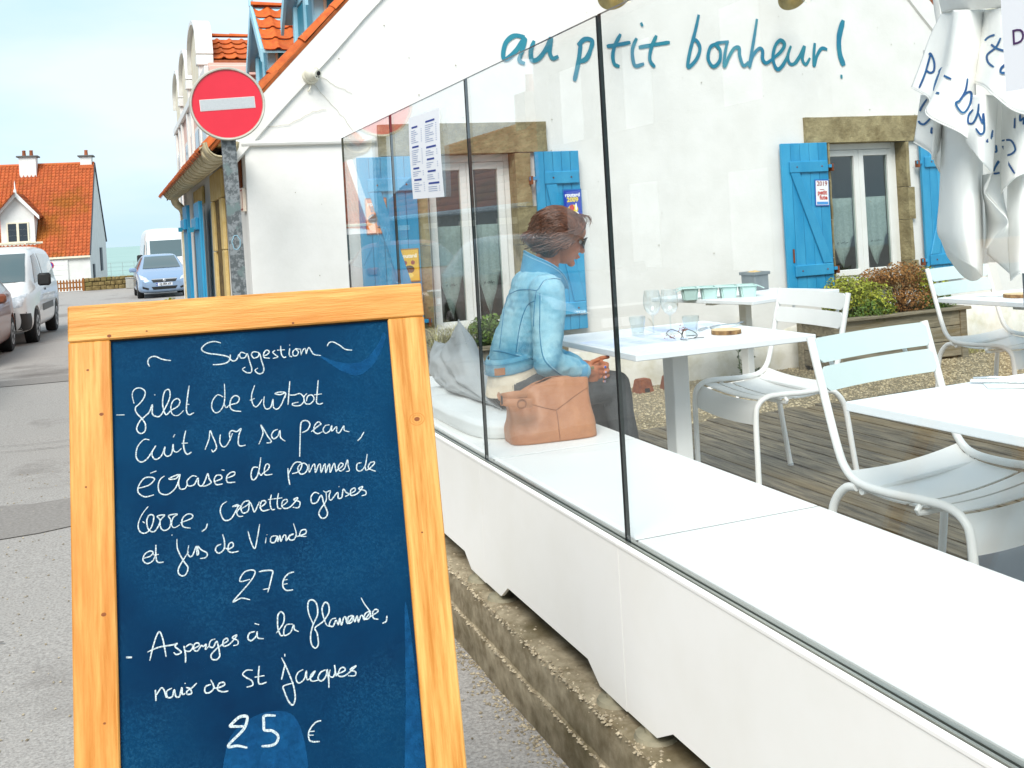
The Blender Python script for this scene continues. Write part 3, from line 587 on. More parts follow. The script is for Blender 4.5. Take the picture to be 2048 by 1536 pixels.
# ================================================================== CAFE BUILDING
W = 7.4
cafe = thing('cafe_building', 'white rendered café with blue shutters, orange tiled roof and hand-lettered gable', 'building', (0.88, 7.4, 0.1))
def zl(x): return 2.545 + 1.04 * (x - 1.01)            # left rake
AX = 4.52; AZ = zl(AX)
def rake(x): return zl(x) if x < AX else AZ - 1.04 * (x - AX)
XR = 8.25
win = [(2.2, 2.93, 0.66, 2.06), (5.93, 6.81, 0.80, 2.06)]
def gable_wall():
    bm = bmesh.new(); xs = [0.88 + i * 0.19 for i in range(0, 39)] + [XR]
    hol = [(a - 0.05, b + 0.05, c - 0.04, d + 0.03) for a, b, c, d in win]
    for a, b, c, d in hol: xs += [a, b]
    xs = sorted(set(round(v, 4) for v in xs if v <= XR))
    zs0 = [0.0, 0.22, 0.45, 0.62, 0.76, 1.1, 1.5, 1.8, 2.09, 2.18]
    def dz(x, z): return 0.004 * noise.noise(Vector((x * 1.1, z * 1.1, 4))) + 0.002 * noise.noise(Vector((x * 4, z * 4, 9)))
    def add(q):
        try: bm.faces.new([bm.verts.new((a, W + dz(a, b), b)) for a, b in q])
        except ValueError: pass
    for i in range(len(xs) - 1):
        xa, xb = xs[i], xs[i + 1]; xm = (xa + xb) / 2
        for j in range(len(zs0) - 1):
            za, zb = zs0[j], zs0[j + 1]; zm = (za + zb) / 2
            if any(a < xm < b and c < zm < d for a, b, c, d in hol): continue
            add([(xa, za), (xb, za), (xb, zb), (xa, zb)])
        n = 14; ta, tb = rake(xa), rake(xb)
        for j in range(n):
            add([(xa, 2.18 + (ta - 2.18) * j / n), (xb, 2.18 + (tb - 2.18) * j / n), (xb, 2.18 + (tb - 2.18) * (j + 1) / n), (xa, 2.18 + (ta - 2.18) * (j + 1) / n)])
    bmesh.ops.remove_doubles(bm, verts=bm.verts[:], dist=0.0005)
    for e in [e for e in bm.edges if e.is_boundary]:
        a, b = e.verts
        c, d = [bm.verts.new((v.co.x, W + 0.2, v.co.z)) for v in (b, a)]
        bm.faces.new((a, b, c, d))
    bmesh.ops.remove_doubles(bm, verts=bm.verts[:], dist=0.0005)
    return bm_obj('gable_wall', bm, plaster, cafe, 'auto')
gable_wall()
# right, back walls and floor close the shell so rooms stay dark
box('side_wall', XR - 0.25, XR, W + 0.23, 14.6, 0.0, 2.2, plaster, cafe)
box('back_wall', 0.9, XR, 14.6, 14.8, -0.2, 2.4, plaster, cafe)
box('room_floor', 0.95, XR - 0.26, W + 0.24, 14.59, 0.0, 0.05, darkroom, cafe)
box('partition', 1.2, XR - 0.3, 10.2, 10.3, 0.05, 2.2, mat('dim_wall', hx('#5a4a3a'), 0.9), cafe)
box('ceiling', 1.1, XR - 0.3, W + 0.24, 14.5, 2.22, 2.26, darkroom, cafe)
# plinth stains: rougher lower band, proud by a few mm
def plinth():
    vs, fs = [], []; n = 120
    for i in range(n + 1):
        x = 0.9 + (XR - 0.9) * i / n
        h = 0.43 + 0.10 * noise.noise(Vector((x * 1.5, 0, 2))) + 0.04 * noise.noise(Vector((x * 7, 0, 2)))
        p = 0.006 + 0.004 * noise.noise(Vector((x * 4, 7, 2)))
        vs += [(x, W - 0.008 - p, 0.0), (x, W - 0.007 - p, h * 0.5), (x, W - 0.0055 - p * 0.3, h), (x, W + 0.012, h + 0.012)]
    for i in range(n):
        for k in range(3): fs.append((4 * i + k, 4 * i + 4 + k, 4 * i + 5 + k, 4 * i + 1 + k))
    mesh('plinth', vs, fs, plaster_lo, cafe, True)
plinth()
# string course and raised rake band
prism('string_course', [(W + 0.02, 2.150), (W - 0.028, 2.163), (W - 0.034, 2.178), (W - 0.030, 2.196), (W + 0.02, 2.205)], 'X', 0.855, 1.83, plaster, cafe)
def band(xa, xb, w, t, name, m):
    n = 26; vs, fs = [], []
    for i in range(n + 1):
        x = xa + (xb - xa) * i / n; z = rake(x) - 0.02; dn = w + 0.02 * noise.noise(Vector((x * 3, 5, 5)))
        vs += [(x, W - t, z), (x, W - t - 0.002, z - dn), (x, W + 0.01, z - dn - 0.02), (x, W + 0.01, z)]
    for i in range(n):
        for k in range(3): fs.append((4 * i + k, 4 * i + 4 + k, 4 * i + 5 + k, 4 * i + 1 + k))
    return mesh(name, vs, fs, m, cafe, 'auto')
band(0.80, AX, 0.26, 0.022, 'rake_band', plaster)
band(AX, XR + 0.05, 0.26, 0.022, 'rake_band', plaster)
# hairline cracks
crackM = mat('crack_line', hx('#bdb6a2'), 0.9)
def crack(pts, w=0.0022):
    p = []
    for i in range(len(pts) - 1):
        for k in range(6):
            t = k / 6; a = Vector(pts[i]).lerp(Vector(pts[i + 1]), t)
            p.append((a.x + 0.012 * noise.noise(Vector((a.x * 30, a.y * 30, 1))), W - 0.0075, a.y + 0.012 * noise.noise(Vector((a.x * 30, a.y * 30, 9)))))
    return p
for q in ([(0.96, 2.29), (1.2, 2.31), (1.38, 2.40), (1.50, 2.42)], [(1.33, 2.98), (1.36, 2.85), (1.38, 2.62), (1.48, 2.50), (1.6, 2.36), (1.68, 2.24)], [(4.05, 0.66), (4.1, 0.58), (4.03, 0.4), (4.06, 0.15)], [(1.45, 2.66), (1.58, 2.58), (1.7, 2.52)]):
    tube('render_crack', crack(q), 0.0014, crackM, cafe, sides=4)
spotM = mat('chip_spot', hx('#8d8672'), 0.95)
random.seed(21)
vs, fs = [], []
for (x, z) in [(random.uniform(1.2, 7.2), random.uniform(1.0, 3.2)) for _ in range(46)]:
    r = random.uniform(0.002, 0.007); b = len(vs)
    for k in range(7):
        a = k * 0.9; vs.append((x + r * math.cos(a) * random.uniform(0.6, 1.2), W - 0.0075, z + r * math.sin(a) * random.uniform(0.6, 1.2)))
    fs.append(tuple(range(b, b + 7)))
tag(mesh('chip_mark', vs, fs, spotM, cafe), kind='stuff')

# hand-painted lettering: strokes of varying width on the render
def ribbon(vs, fs, pts, w, P, taper=0.25, n=7, seed=0.0):
    c = crom([(p[0], p[1], 0) for p in pts], n)
    N = len(c); b = len(vs)
    for i in range(N):
        a = c[max(i - 1, 0)]; d = c[min(i + 1, N - 1)]; t = (d - a)
        t = t.normalized() if t.length > 1e-9 else Vector((1, 0, 0)); nrm = Vector((-t.y, t.x, 0))
        e = min(i, N - 1 - i) / max(1, N * 0.12)
        ww = w * 0.5 * (1 - taper + taper * min(1, e)) * (1 + 0.18 * noise.noise(Vector((c[i].x * 14, c[i].y * 14, seed))))
        pz = Vector((0, 0, i / N)); vs.append(P(c[i] + nrm * ww + pz)); vs.append(P(c[i] - nrm * ww + pz))
    for i in range(N - 1): fs.append((b + 2 * i, b + 2 * i + 1, b + 2 * i + 3, b + 2 * i + 2))
teal_letter = mat('teal_lettering_paint', hx('#0a6f8e'), 0.6, hx('#2a8590'), 3, 5)
vs, fs = [], []
kk = 0
for w, pts in strokes(WALLTXT):
    kk += 1
    ribbon(vs, fs, pts, w * 1.02, lambda c: (c.x, W - 0.0075 - (kk % 6) * 0.0006 - c.z * 0.0005, c.y), 0.3, 8, kk)
mesh('painted_lettering', vs, fs, teal_letter, cafe)

# stone dressings round the two gable windows
def stones(x0, x1, z0, z1, xo0, xo1, zt):
    """opening x0..x1 z0..z1; lintel from xo0 to xo1 up to zt; jambs deep 0.2"""
    def st(a, b, c, d, y0=W - 0.028, y1=W + 0.24):
        bm = bmesh.new(); box_bm(bm, a, b, y0 - 0.012, y1, c, d)
        bmesh.ops.subdivide_edges(bm, edges=bm.edges[:], cuts=5, use_grid_fill=True)
        for v in bm.verts:
            v.co += Vector((noise.noise(v.co * 7), noise.noise(v.co * 7 + Vector((5, 0, 0))), noise.noise(v.co * 7 + Vector((0, 5, 0))))) * 0.006
        return bm_obj('stone', bm, stone, cafe, 'auto')
    st(xo0, xo1, z1, zt)
    for (a, b, cuts) in ((xo0 + 0.24, x0, (0.32, 0.36, 0.34, 0.4)), (x1, xo1 - 0.13, (0.42, 0.3, 0.38, 0.3))):
        z = z1 - 0.004; i = 0
        while z > z0 + 0.02:
            h = cuts[i % 4]; lo = max(z - h, z0)
            if lo - z0 < 0.12: lo = z0
            e = 0.02 * (1 if i % 2 else -1)
            st(a + (e if a < x0 - 0.01 and b == x0 else 0), b + (e if a == x1 else 0), lo, z - 0.004); z = lo; i += 1
    if x0 > 4: st(x0 - 0.06, x1 + 0.06, z0 - 0.10, z0 - 0.002)
    else: box('sill', x0 - 0.04, x1 + 0.04, W - 0.07, W + 0.15, z0 - 0.05, z0 - 0.002, whitep, cafe, 0.006)
stones(2.2, 2.93, 0.66, 2.06, 1.85, 3.21, 2.295)
stones(5.93, 6.81, 0.80, 2.06, 5.706, 6.995, 2.292)
laceM = mat('lace_curtain', hx('#c9c9c4'), 0.9, hx('#b0b0aa'), 60, 3, bump=0.3, bscale=80)
def casement(x0, x1, z0, z1, y=W + 0.10, curtain=True):
    f = boxes('window', [(x0, x0 + 0.05, y, y + 0.06, z0, z1), (x1 - 0.05, x1, y, y + 0.06, z0, z1), (x0 + 0.05, x1 - 0.05, y, y + 0.06, z1 - 0.06, z1), (x0 + 0.05, x1 - 0.05, y, y + 0.06, z0, z0 + 0.05)], whitep, cafe, 0.004)
    xm = (x0 + x1) / 2
    for a, b in ((x0 + 0.052, xm - 0.001), (xm + 0.001, x1 - 0.052)):
        w = 0.055; c, d = z0 + 0.052, z1 - 0.062
        boxes('sash', [(a, a + w, y - 0.012, y + 0.036, c, d), (b - w, b, y - 0.012, y + 0.036, c, d), (a + w, b - w, y - 0.012, y + 0.036, d - w, d), (a + w, b - w, y - 0.012, y + 0.036, c, c + w)], whitep, f, 0.003)
        box('pane', a + w, b - w, y + 0.010, y + 0.015, c + w, d - w, paneM, f)
        # curtain with a pointed hem, hung half way up
        ct = c + (d - c) * 0.62; n = 16; vs, fs = [], []
        for i in range(n + 1):
            u = i / n; xx = a + w + (b - a - 2 * w) * u
            hem = ct - (d - c) * (0.30 + 0.26 * (1 - abs(2 * u - 1)))
            for j in range(7):
                v = j / 6; vs.append((xx, y + 0.045 + 0.006 * math.sin(u * 22), ct + (hem - ct) * v))
        for i in range(n):
            for j in range(6): fs.append((i * 7 + j, i * 7 + 7 + j, i * 7 + 8 + j, i * 7 + 1 + j))
        bm = bm_from(vs, fs); bmesh.ops.solidify(bm, geom=bm.faces[:], thickness=0.0012)
        bm_obj('curtain', bm, laceM, f, True)
        vs, fs = [], []
        for q in ([(0.28, 0), (0.34, 0.02), (0.3, -0.02)], [(0.42, 0.01), (0.47, -0.01), (0.5, 0.02), (0.55, 0), (0.6, 0.03), (0.62, -0.01), (0.68, 0.01), (0.74, 0.0)]):
            ribbon(vs, fs, [(a + w + (b - a - 2 * w) * s, ct - (d - c) * 0.36 + t * 0.5) for s, t in q], 0.004, lambda c_: (c_.x, y + 0.036, c_.y))
        mesh('embroidery', vs, fs, mat('dark_thread', hx('#3b3f46'), 0.9), f)
    # pale ceiling lamp and bowl on the sill inside catch some light
casement(2.2, 2.93, 0.66, 2.06)
casement(5.93, 6.81, 0.80, 2.06)
rustM = mat('rusty_iron', hx('#5b2c14'), 0.9, hx('#8a4a22'), 30)
def shutter(x0, x1, z0, z1, hinge, y=W - 0.075, flip=1):
    s = boxes('shutter', [], blue, cafe) if False else None
    n = 5; w = (x1 - x0) / n; t = 0.03
    f = boxes('shutter', [(x0 + 0.004, x1 - 0.004, y + t * 0.5, y + t, z0 + 0.003, z1 - 0.003)], blue, cafe)
    for i in range(n):
        box('plank', x0 + i * w + 0.0016, x0 + (i + 1) * w - 0.0016, y, y + t * 0.5 + 0.002, z0, z1, blue, f, 0.003)
    o = 0.045 if flip > 0 else 0.02; p = 0.02 if flip > 0 else 0.045
    bx0, bx1 = (x0 + 0.07, x1 - 0.015) if flip > 0 else (x0 + 0.03, x1 - 0.05)
    for zc in (z1 - 0.21, z0 + 0.17):
        box('batten', bx0, bx1, y - 0.022, y, zc - 0.05, zc + 0.05, blue, f, 0.006)
        box('hinge_strap', x1 - 0.002 if hinge > 0 else x0 - 0.055, x1 + 0.055 if hinge > 0 else x0 + 0.002, y - 0.012, y + 0.004, zc - 0.014, zc + 0.014, blue, f, 0.002)
        box('hinge_pin', x1 + 0.03 if hinge > 0 else x0 - 0.05, x1 + 0.05 if hinge > 0 else x0 - 0.03, y - 0.016, y + 0.03, zc - 0.045, zc + 0.02, rustM, f, 0.002)
        for xx in (bx0 + 0.07, bx1 - 0.07):
            lathe('bolt', [(0.007, 0), (0.006, -0.004), (0, -0.006)], rustM, f, (xx, y - 0.022, zc), 8, 'Y')
    za, zb = z1 - 0.262, z0 + 0.222
    if flip > 0: q = [(bx0 + 0.005, za), (bx0 + 0.10, za), (bx1 - 0.005, zb), (bx1 - 0.10, zb)]
    else: q = [(bx1 - 0.005, za), (bx1 - 0.10, za), (bx0 + 0.005, zb), (bx0 + 0.10, zb)]
    prism('brace', q, 'Y', y - 0.020, y, blue, f, 0.004)
    return f
sh = shutter(5.405, 5.895, 0.775, 2.062, 1)
box('latch', 5.465, 5.482, W - 0.083, W - 0.074, 1.02, 1.14, rustM, sh, 0.002)
shutter(6.95, 7.40, 0.775, 2.062, -1, flip=-1)
shutter(1.665, 2.112, 0.64, 2.05, 1, flip=1)
shutter(3.085, 3.465, 0.635, 2.055, -1, flip=1)
# wide conduit box low on wall
box('wall_box', 4.93, 5.02, W - 0.06, W - 0.015, 0.50, 0.60, cream, cafe, 0.006)

# ---- street side of the café (faces -X)
SXx = 0.88
def side_wall():
    vs = [(SXx, W + 0.18, -0.4), (SXx, 14.6, -0.4), (SXx, 14.6, 2.2), (SXx, W + 0.18, 2.3)]
    bm = bmesh.new(); box_bm(bm, SXx, SXx + 0.22, W + 0.19, 14.6, -0.4, 2.2)
    bm_obj('side_wall', bm, plaster, cafe)
side_wall()
# blocked doorway with sandstone surround
for (a, b, c, d) in ((8.93, 10.0, 1.87, 2.12), (8.93, 9.16, 1.42, 1.866), (8.93, 9.13, 0.95, 1.416), (8.93, 9.18, 0.42, 0.946), (8.93, 9.12, -0.1, 0.416), (9.78, 10.0, 1.40, 1.866), (9.82, 10.0, 0.9, 1.396), (9.78, 10.0, 0.4, 0.896), (9.82, 10.0, -0.1, 0.396)):
    box('stone', SXx - 0.035, SXx - 0.002, a, b, c, d, mat('honey_stone', hx('#c9ab68'), 0.9, hx('#d8c088'), 9, bump=0.5, bscale=30, rnd=0.08), cafe, 0.008)
box('door_infill', SXx - 0.012, SXx - 0.002, 9.17, 9.79, -0.1, 1.868, mat('rough_brown_infill', hx('#4f3c1c'), 0.95, hx('#8a7038'), 12, 8, bump=1.0, bscale=40, bdist=0.02), cafe)
def side_shutter(y0, y1, z0, z1, rot):
    t = 0.035
    f = boxes('shutter', [(SXx - 0.10, SXx - 0.085, y0, y1, z0, z1)], blue, cafe)
    n = 4; w = (y1 - y0) / n
    for i in range(n): box('plank', SXx - 0.122, SXx - 0.099, y0 + i * w + 0.004, y0 + (i + 1) * w - 0.004, z0, z1, blue, f, 0.004)
    for zc in (z1 - 0.22, z0 + 0.2): box('batten', SXx - 0.155, SXx - 0.122, y0 + 0.03, y1 - 0.03, zc - 0.06, zc + 0.06, blue, f, 0.006)
    box('hook', SXx - 0.20, SXx - 0.155, (y0 + y1) / 2 - 0.03, (y0 + y1) / 2 + 0.03, z1 - 0.30, z1 - 0.25, teal, f)
side_shutter(10.35, 11.05, 0.35, 1.90, 0)
side_shutter(12.2, 12.95, 0.30, 1.93, 0)
box('stone', SXx - 0.03, SXx - 0.002, 11.0, 12.3, 1.90, 2.08, mat('honey_stone', hx('#c9ab68')), cafe, 0.008)
wf = boxes('window', [(SXx - 0.02, SXx - 0.002, 11.1, 11.16, 0.5, 1.88), (SXx - 0.02, SXx - 0.002, 12.1, 12.16, 0.5, 1.88), (SXx - 0.02, SXx - 0.002, 11.6, 11.66, 0.5, 1.88)], whitep, cafe)
box('pane', SXx - 0.012, SXx - 0.004, 11.16, 12.1, 0.5, 1.88, mat('side_pane', hx('#2a3338'), 0.1), wf)
box('corner_board', SXx - 0.020, SXx - 0.002, 7.62, 7.74, 1.88, 2.12, rustM, cafe, 0.003)
tagp = box('name_plate', SXx - 0.026, SXx - 0.002, 7.47, 7.60, 1.70, 1.87, mat('enamel_cream', hx('#e0d2c0'), 0.4), cafe, 0.002)
box('plate_border', SXx - 0.028, SXx - 0.0262, 7.475, 7.595, 1.71, 1.86, mat('brick_red', hx('#9c4a3a'), 0.5), tagp)
box('plate_field', SXx - 0.030, SXx - 0.0282, 7.485, 7.585, 1.722, 1.848, mat('enamel_cream', hx('#e0d2c0'), 0.4), tagp)

# ---- ribbed gutter along the eave, downpipe at its end
gutM = mat('aged_cream_gutter', hx('#b9ab86'), 0.6, hx('#d6cbad'), 6, 6, col3=hx('#8d7c50'), s3=5, p3=(0.5, 0.75), bump=0.2, bscale=30)
GX, GZ = 0.70, 2.155
def half_gutter():
    vs, fs = [], []; n = 60; K = 12; r = 0.10
    for i in range(n + 1):
        y = 7.15 + (13.9 - 7.15) * i / n
        for k in range(K + 1):
            a = math.pi + math.pi * k / K
            vs.append((GX + r * math.cos(a), y, GZ + 0.02 + r * math.sin(a)))
    W_ = K + 1
    for i in range(n):
        for k in range(K): fs.append((i * W_ + k, i * W_ + k + 1, (i + 1) * W_ + k + 1, (i + 1) * W_ + k))
    bm = bm_from(vs, fs); bmesh.ops.solidify(bm, geom=bm.faces[:], thickness=0.006)
    return bm_obj('gutter', bm, gutM, cafe, 'auto')
gt = half_gutter()
ring = None
for i in range(21):
    y = 7.2 + i * 0.33
    a = [(GX + 0.108 * math.cos(math.pi + math.pi * k / 10), y, GZ + 0.02 + 0.108 * math.sin(math.pi + math.pi * k / 10)) for k in range(11)]
    if ring is None:
        ring = tube('gutter_bracket', a, 0.016, gutM, gt, 6, flat=1.0); y0r = y
    else: share(ring, 'gutter_bracket', Matrix.Translation((0, y - y0r, 0)), gt)
tube('downpipe', crom([(0.72, 13.9, 2.10), (0.75, 14.05, 2.02), (0.84, 14.35, 1.95), (0.872, 14.5, 1.80), (0.872, 14.5, 1.0), (0.872, 14.5, -0.15)], 5), 0.05, gutM, gt, 10)
box('soffit', 0.70, 0.89, 7.42, 14.6, 2.17, 2.2, mat('soffit_board', hx('#a8926a'), 0.8), cafe)

# ---- tiled roof of the café: field of overlapping pantiles
def tile_profile(w, k=6, amp=0.028):
    pts = []
    for i in range(k + 1):
        u = i / k
        z = amp * (0.5 - 0.5 * math.cos(2 * math.pi * min(1, max(0, (u - 0.62) / 0.38)))) if u > 0.62 else -0.25 * amp * math.sin(math.pi * u / 0.62)
        pts.append((u * w, z))
    return pts
def tile_mesh(w, l, m, amp=0.028, th=0.012):
    """one pantile: x across, y up the slope, z out"""
    pr = tile_profile(w, 8, amp); vs, fs = [], []
    for (y, dz) in ((0, 0.024), (l * 0.97, 0.0)):
        for (x, z) in pr: vs.append((x, y, z + dz))
    n = len(pr)
    vs += [(x, 0, z + 0.024 - th) for x, z in pr]
    for i in range(n - 1): fs += [(i, i + 1, n + i + 1, n + i), (i, 2 * n + i, 2 * n + i + 1, i + 1)]
    me = bpy.data.meshes.new('tile'); me.from_pydata(vs, [], fs); me.materials.append(m)
    me.polygons.foreach_set('use_smooth', [True] * len(me.polygons)); me.set_sharp_from_angle(angle=R(50)); me.update()
    return me
def tile_field(name, org, u, v, nu, nv, w, l, m, parent, amp=0.028, local=False, kseg=4, seed=1):
    """joined field of tiles, one mesh, a random value per tile"""
    random.seed(seed); u = Vector(u).normalized(); v = Vector(v).normalized(); nrm = u.cross(v).normalized(); org = Vector(org)
    if nrm.z < 0: nrm = -nrm
    pr = tile_profile(w, kseg, amp); vs, fs, rn = [], [], []
    for j in range(nv):
        for i in range(nu):
            b = len(vs); r = random.random(); o = org + u * (i * w) + v * (j * l); d = random.uniform(-0.003, 0.003)
            n = len(pr)
            for (y, dz) in ((-0.02, 0.026), (l, 0.0)):
                for (x, z) in pr: vs.append(o + u * x + v * y + nrm * (z + dz + d))
            for x, z in pr: vs.append(o + u * x + v * -0.02 + nrm * (z + 0.012 + d - 0.01))
            for q in range(n - 1):
                fs += [(b + q, b + q + 1, b + n + q + 1, b + n + q), (b + q, b + 2 * n + q, b + 2 * n + q + 1, b + q + 1)]; rn += [r, r]
    return tag(mesh(name, vs, fs, m, parent, True, local, rn), kind='stuff')
sl = Vector((1, 0, 1.04)).normalized()
tile_field('roof_tiles', (0.60, 7.50, 2.135), (0, 1, 0), sl, 36, 16, 0.2, 0.35, tileM, cafe)
tile_field('roof_tiles', (8.44, 7.50, 2.13), (0, 1, 0), (-1, 0, 1.04), 36, 16, 0.2, 0.35, tileM, cafe, seed=2)
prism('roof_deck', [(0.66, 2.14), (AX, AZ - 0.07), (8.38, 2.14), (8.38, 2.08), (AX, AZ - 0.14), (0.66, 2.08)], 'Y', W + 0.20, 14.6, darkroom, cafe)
# verge tiles up both rakes of the gable
def verge_me(m):
    """short half-round tile along +x, open below, overlapping lip at its lower end"""
    vs, fs = [], []; K = 8
    for (x, r) in ((0.0, 0.075), (0.03, 0.073), (0.40, 0.060)):
        for k in range(K + 1):
            a = math.pi * k / K
            vs.append((x, r * math.cos(a), r * 0.75 * math.sin(a)))
    for i in range(2):
        for k in range(K): fs.append((i * 9 + k, i * 9 + k + 1, i * 9 + 10 + k, i * 9 + 9 + k))
    fs.append(tuple(range(9)))
    bm = bm_from(vs, fs); bmesh.ops.recalc_face_normals(bm, faces=bm.faces[:])
    me = bpy.data.meshes.new('verge_tile'); bm.to_mesh(me); bm.free(); me.materials.append(m)
    me.polygons.foreach_set('use_smooth', [True] * len(me.polygons)); me.set_sharp_from_angle(angle=R(50)); return me
vme = verge_me(tileM); vmb = verge_me(tileB)
inv = wm(cafe).inverted(); random.seed(4)
ang = math.atan(1.04)
for side in (0, 1):
    for i in range(16):
        d = i * 0.345
        if side == 0: X_, Z_ = 0.63 + d * math.cos(ang), zl(0.63) + 0.012 + d * math.sin(ang); M = Matrix.Rotation(-ang, 4, 'Y')
        else: X_, Z_ = 8.41 - d * math.cos(ang), rake(8.41) + 0.012 + d * math.sin(ang); M = Matrix.Rotation(math.pi, 4, 'Z') @ Matrix.Rotation(-ang, 4, 'Y')
        if Z_ > AZ: continue
        o = bpy.data.objects.new('verge_tile', vme if side == 0 else vmb); COL.objects.link(o); o.parent = cafe
        o.matrix_basis = inv @ Matrix.Translation((X_, W + 0.045 + random.uniform(-0.012, 0.012), Z_ + random.uniform(-0.008, 0.008))) @ M @ Matrix.Rotation(random.uniform(-0.04, 0.04), 4, 'X')
# brown mortar strip along both rakes, under the verge tiles
for (xa, xb) in ((0.64, AX), (8.40, AX)):
    p = [(xa, W - 0.005, rake(xa) - 0.012), (xb, W - 0.005, rake(xb) - 0.012)]
    tube('verge_mortar', p, 0.022, mat('verge_mortar', hx('#a0521f'), 0.9, hx('#7a4020'), 20), cafe, 6)

# ---- dormers on the street slope
def dormer(yc, hw, xf, zb, ze, zr, xe, m_post, m_panel, ntx, nty, ridge=True, cheek=cream):
    d = box('dormer', xf + 0.10, xe, yc - hw, yc + hw, zb, ze, cheek, cafe)
    # corner posts and window in the front face and the cheek
    for yy in (yc - hw, yc + hw - 0.09):
        box('corner_post', xf + 0.005, xf + 0.10, yy - 0.003, yy + 0.093, zb, ze, m_post, d, 0.006)
    box('sill', xf - 0.03, xf + 0.104, yc - hw - 0.02, yc + hw + 0.02, zb + 0.02, zb + 0.07, m_post, d, 0.006)
    for k in (0, 1):
        ya = yc - hw + 0.10 + k * (hw - 0.10)
        box('window_pane', xf + 0.04, xf + 0.06, ya, ya + hw - 0.11, zb + 0.07, ze - 0.03, m_panel, d)
    box('glazing_bar', xf + 0.02, xf + 0.10, yc - 0.03, yc + 0.03, zb + 0.07, ze - 0.02, m_post, d)
    box('cheek_panel', xf + 0.13, xf + 0.30, yc - hw - 0.012, yc - hw - 0.004, zb + 0.05, ze - 0.05, m_panel, d)
    box('cheek_trim', xf + 0.31, xf + 0.36, yc - hw - 0.02, yc - hw - 0.004, zb + 0.0, ze - 0.02, m_post, d)
    # gable triangle, barge boards, roof slab, tiles
    ov = 0.14; s = (zr - ze) / hw
    prism('gable_panel', [(yc - hw, ze), (yc + hw, ze), (yc, zr - 0.06)], 'X', xf + 0.04, xf + 0.12, m_post, d)
    for sg in (-1, 1):
        y0 = yc + sg * (hw + ov); z0 = ze - s * ov
        prism('barge_board', [(y0, z0 - 0.13), (y0, z0 + 0.03), (yc, zr + 0.05), (yc, zr - 0.10)], 'X', xf - 0.10, xf - 0.07, m_post, d)
        prism('roof_slab', [(y0, z0 - 0.02), (y0, z0 + 0.005), (yc, zr + 0.02), (yc, zr - 0.01)], 'X', xf - 0.07, xe + 0.3, m_post, d)
        l = (Vector((yc, zr)) - Vector((y0, z0))).length
        tw = (xe + 0.3 - (xf - 0.06)) / ntx; tl = l / nty
        me = tile_mesh(tw, tl * 1.04, tileM, 0.03)
        U = Vector((1, 0, 0)); V = Vector((0, -sg * (hw + ov), zr - z0)).normalized(); Nn = Vector((0, sg * (zr - z0), hw + ov)).normalized()
        if sg > 0: U = -U
        for a in range(ntx):
            for b in range(nty):
                o_ = Vector((xf - 0.06 + (a + (1 if sg > 0 else 0)) * tw, y0, z0 + 0.02)) + V * (b * tl - 0.02)
                M = Matrix((( U.x, V.x, Nn.x, o_.x), (U.y, V.y, Nn.y, o_.y), (U.z, V.z, Nn.z, o_.z), (0, 0, 0, 1)))
                o = bpy.data.objects.new('tile', me); COL.objects.link(o); o.parent = d; o.matrix_basis = wm(d).inverted() @ M
    for a in range(3 if ridge else 0):
        xx = xf - 0.09 + a * 0.40
        o = bpy.data.objects.new('ridge_tile', vme); COL.objects.link(o); o.parent = d
        o.matrix_basis = wm(d).inverted() @ Matrix.Translation((xx, yc, zr + 0.035)) @ Matrix.Rotation(0.0, 4, 'X')
    lathe('finial', [(0.03, 0), (0.025, 0.10), (0.012, 0.16), (0, 0.22)], m_post, d, (xf - 0.085, yc, zr + 0.03), 8)
    return d
dormer(13.25, 0.60, 1.84, 3.30, 3.90, 4.45, 3.0, ltblue, teal, 7, 4)
dormer(10.15, 0.60, 1.84, 3.22, 3.90, 4.45, 3.0, ltblue, teal, 7, 4)
# attic window under the first dormer: dark red opening beside the rake
# ================================================================== PINK TERRACE BEYOND
pk = thing('pink_house', 'pink rendered house with white curved dormer parapets beyond the café', 'building', (1.35, 15.0, -0.15))
box('wall', 1.35, 7.0, 15.0, 23.4, -0.4, 4.05, pink, pk)
box('cornice', 1.28, 1.348, 14.95, 23.4, 3.86, 4.0, whitep, pk, 0.01)
box('cornice', 1.35, 7.0, 14.93, 14.998, 3.86, 4.0, pink, pk, 0.01)
prism('roof', [(14.9, 3.98), (23.5, 3.98), (23.5, 4.06), (14.9, 4.06)], 'X', 1.95, 7.0, tileB, pk)
tile_field('roof_tiles', (1.98, 15.0, 4.08), (0, 1, 0), (1, 0, 0.75), 34, 12, 0.25, 0.33, tileB, pk, seed=5)
prism('roof_end', [(1.98, 4.07), (7.0, 4.07), (5.2, 6.4)], 'Y', 14.97, 15.03, pink, pk)
for yy in (15.3, 16.5, 18.3, 19.3, 21.0, 21.9, 23.0):
    box('pilaster', 1.30, 1.349, yy, yy + 0.22, -0.4, 3.855, whitep, pk, 0.006)
for yy in (15.6, 17.0, 19.6, 22.2):
    w_ = box('window', 1.325, 1.349, yy + 0.05, yy + 0.9, 1.9, 3.4, whitep, pk, 0.004)
    box('pane', 1.318, 1.324, yy + 0.12, yy + 0.83, 1.97, 3.33, mat('side_pane', hx('#2a3338')), w_)
tme = tile_mesh(0.20, 0.27, tileM, 0.028)
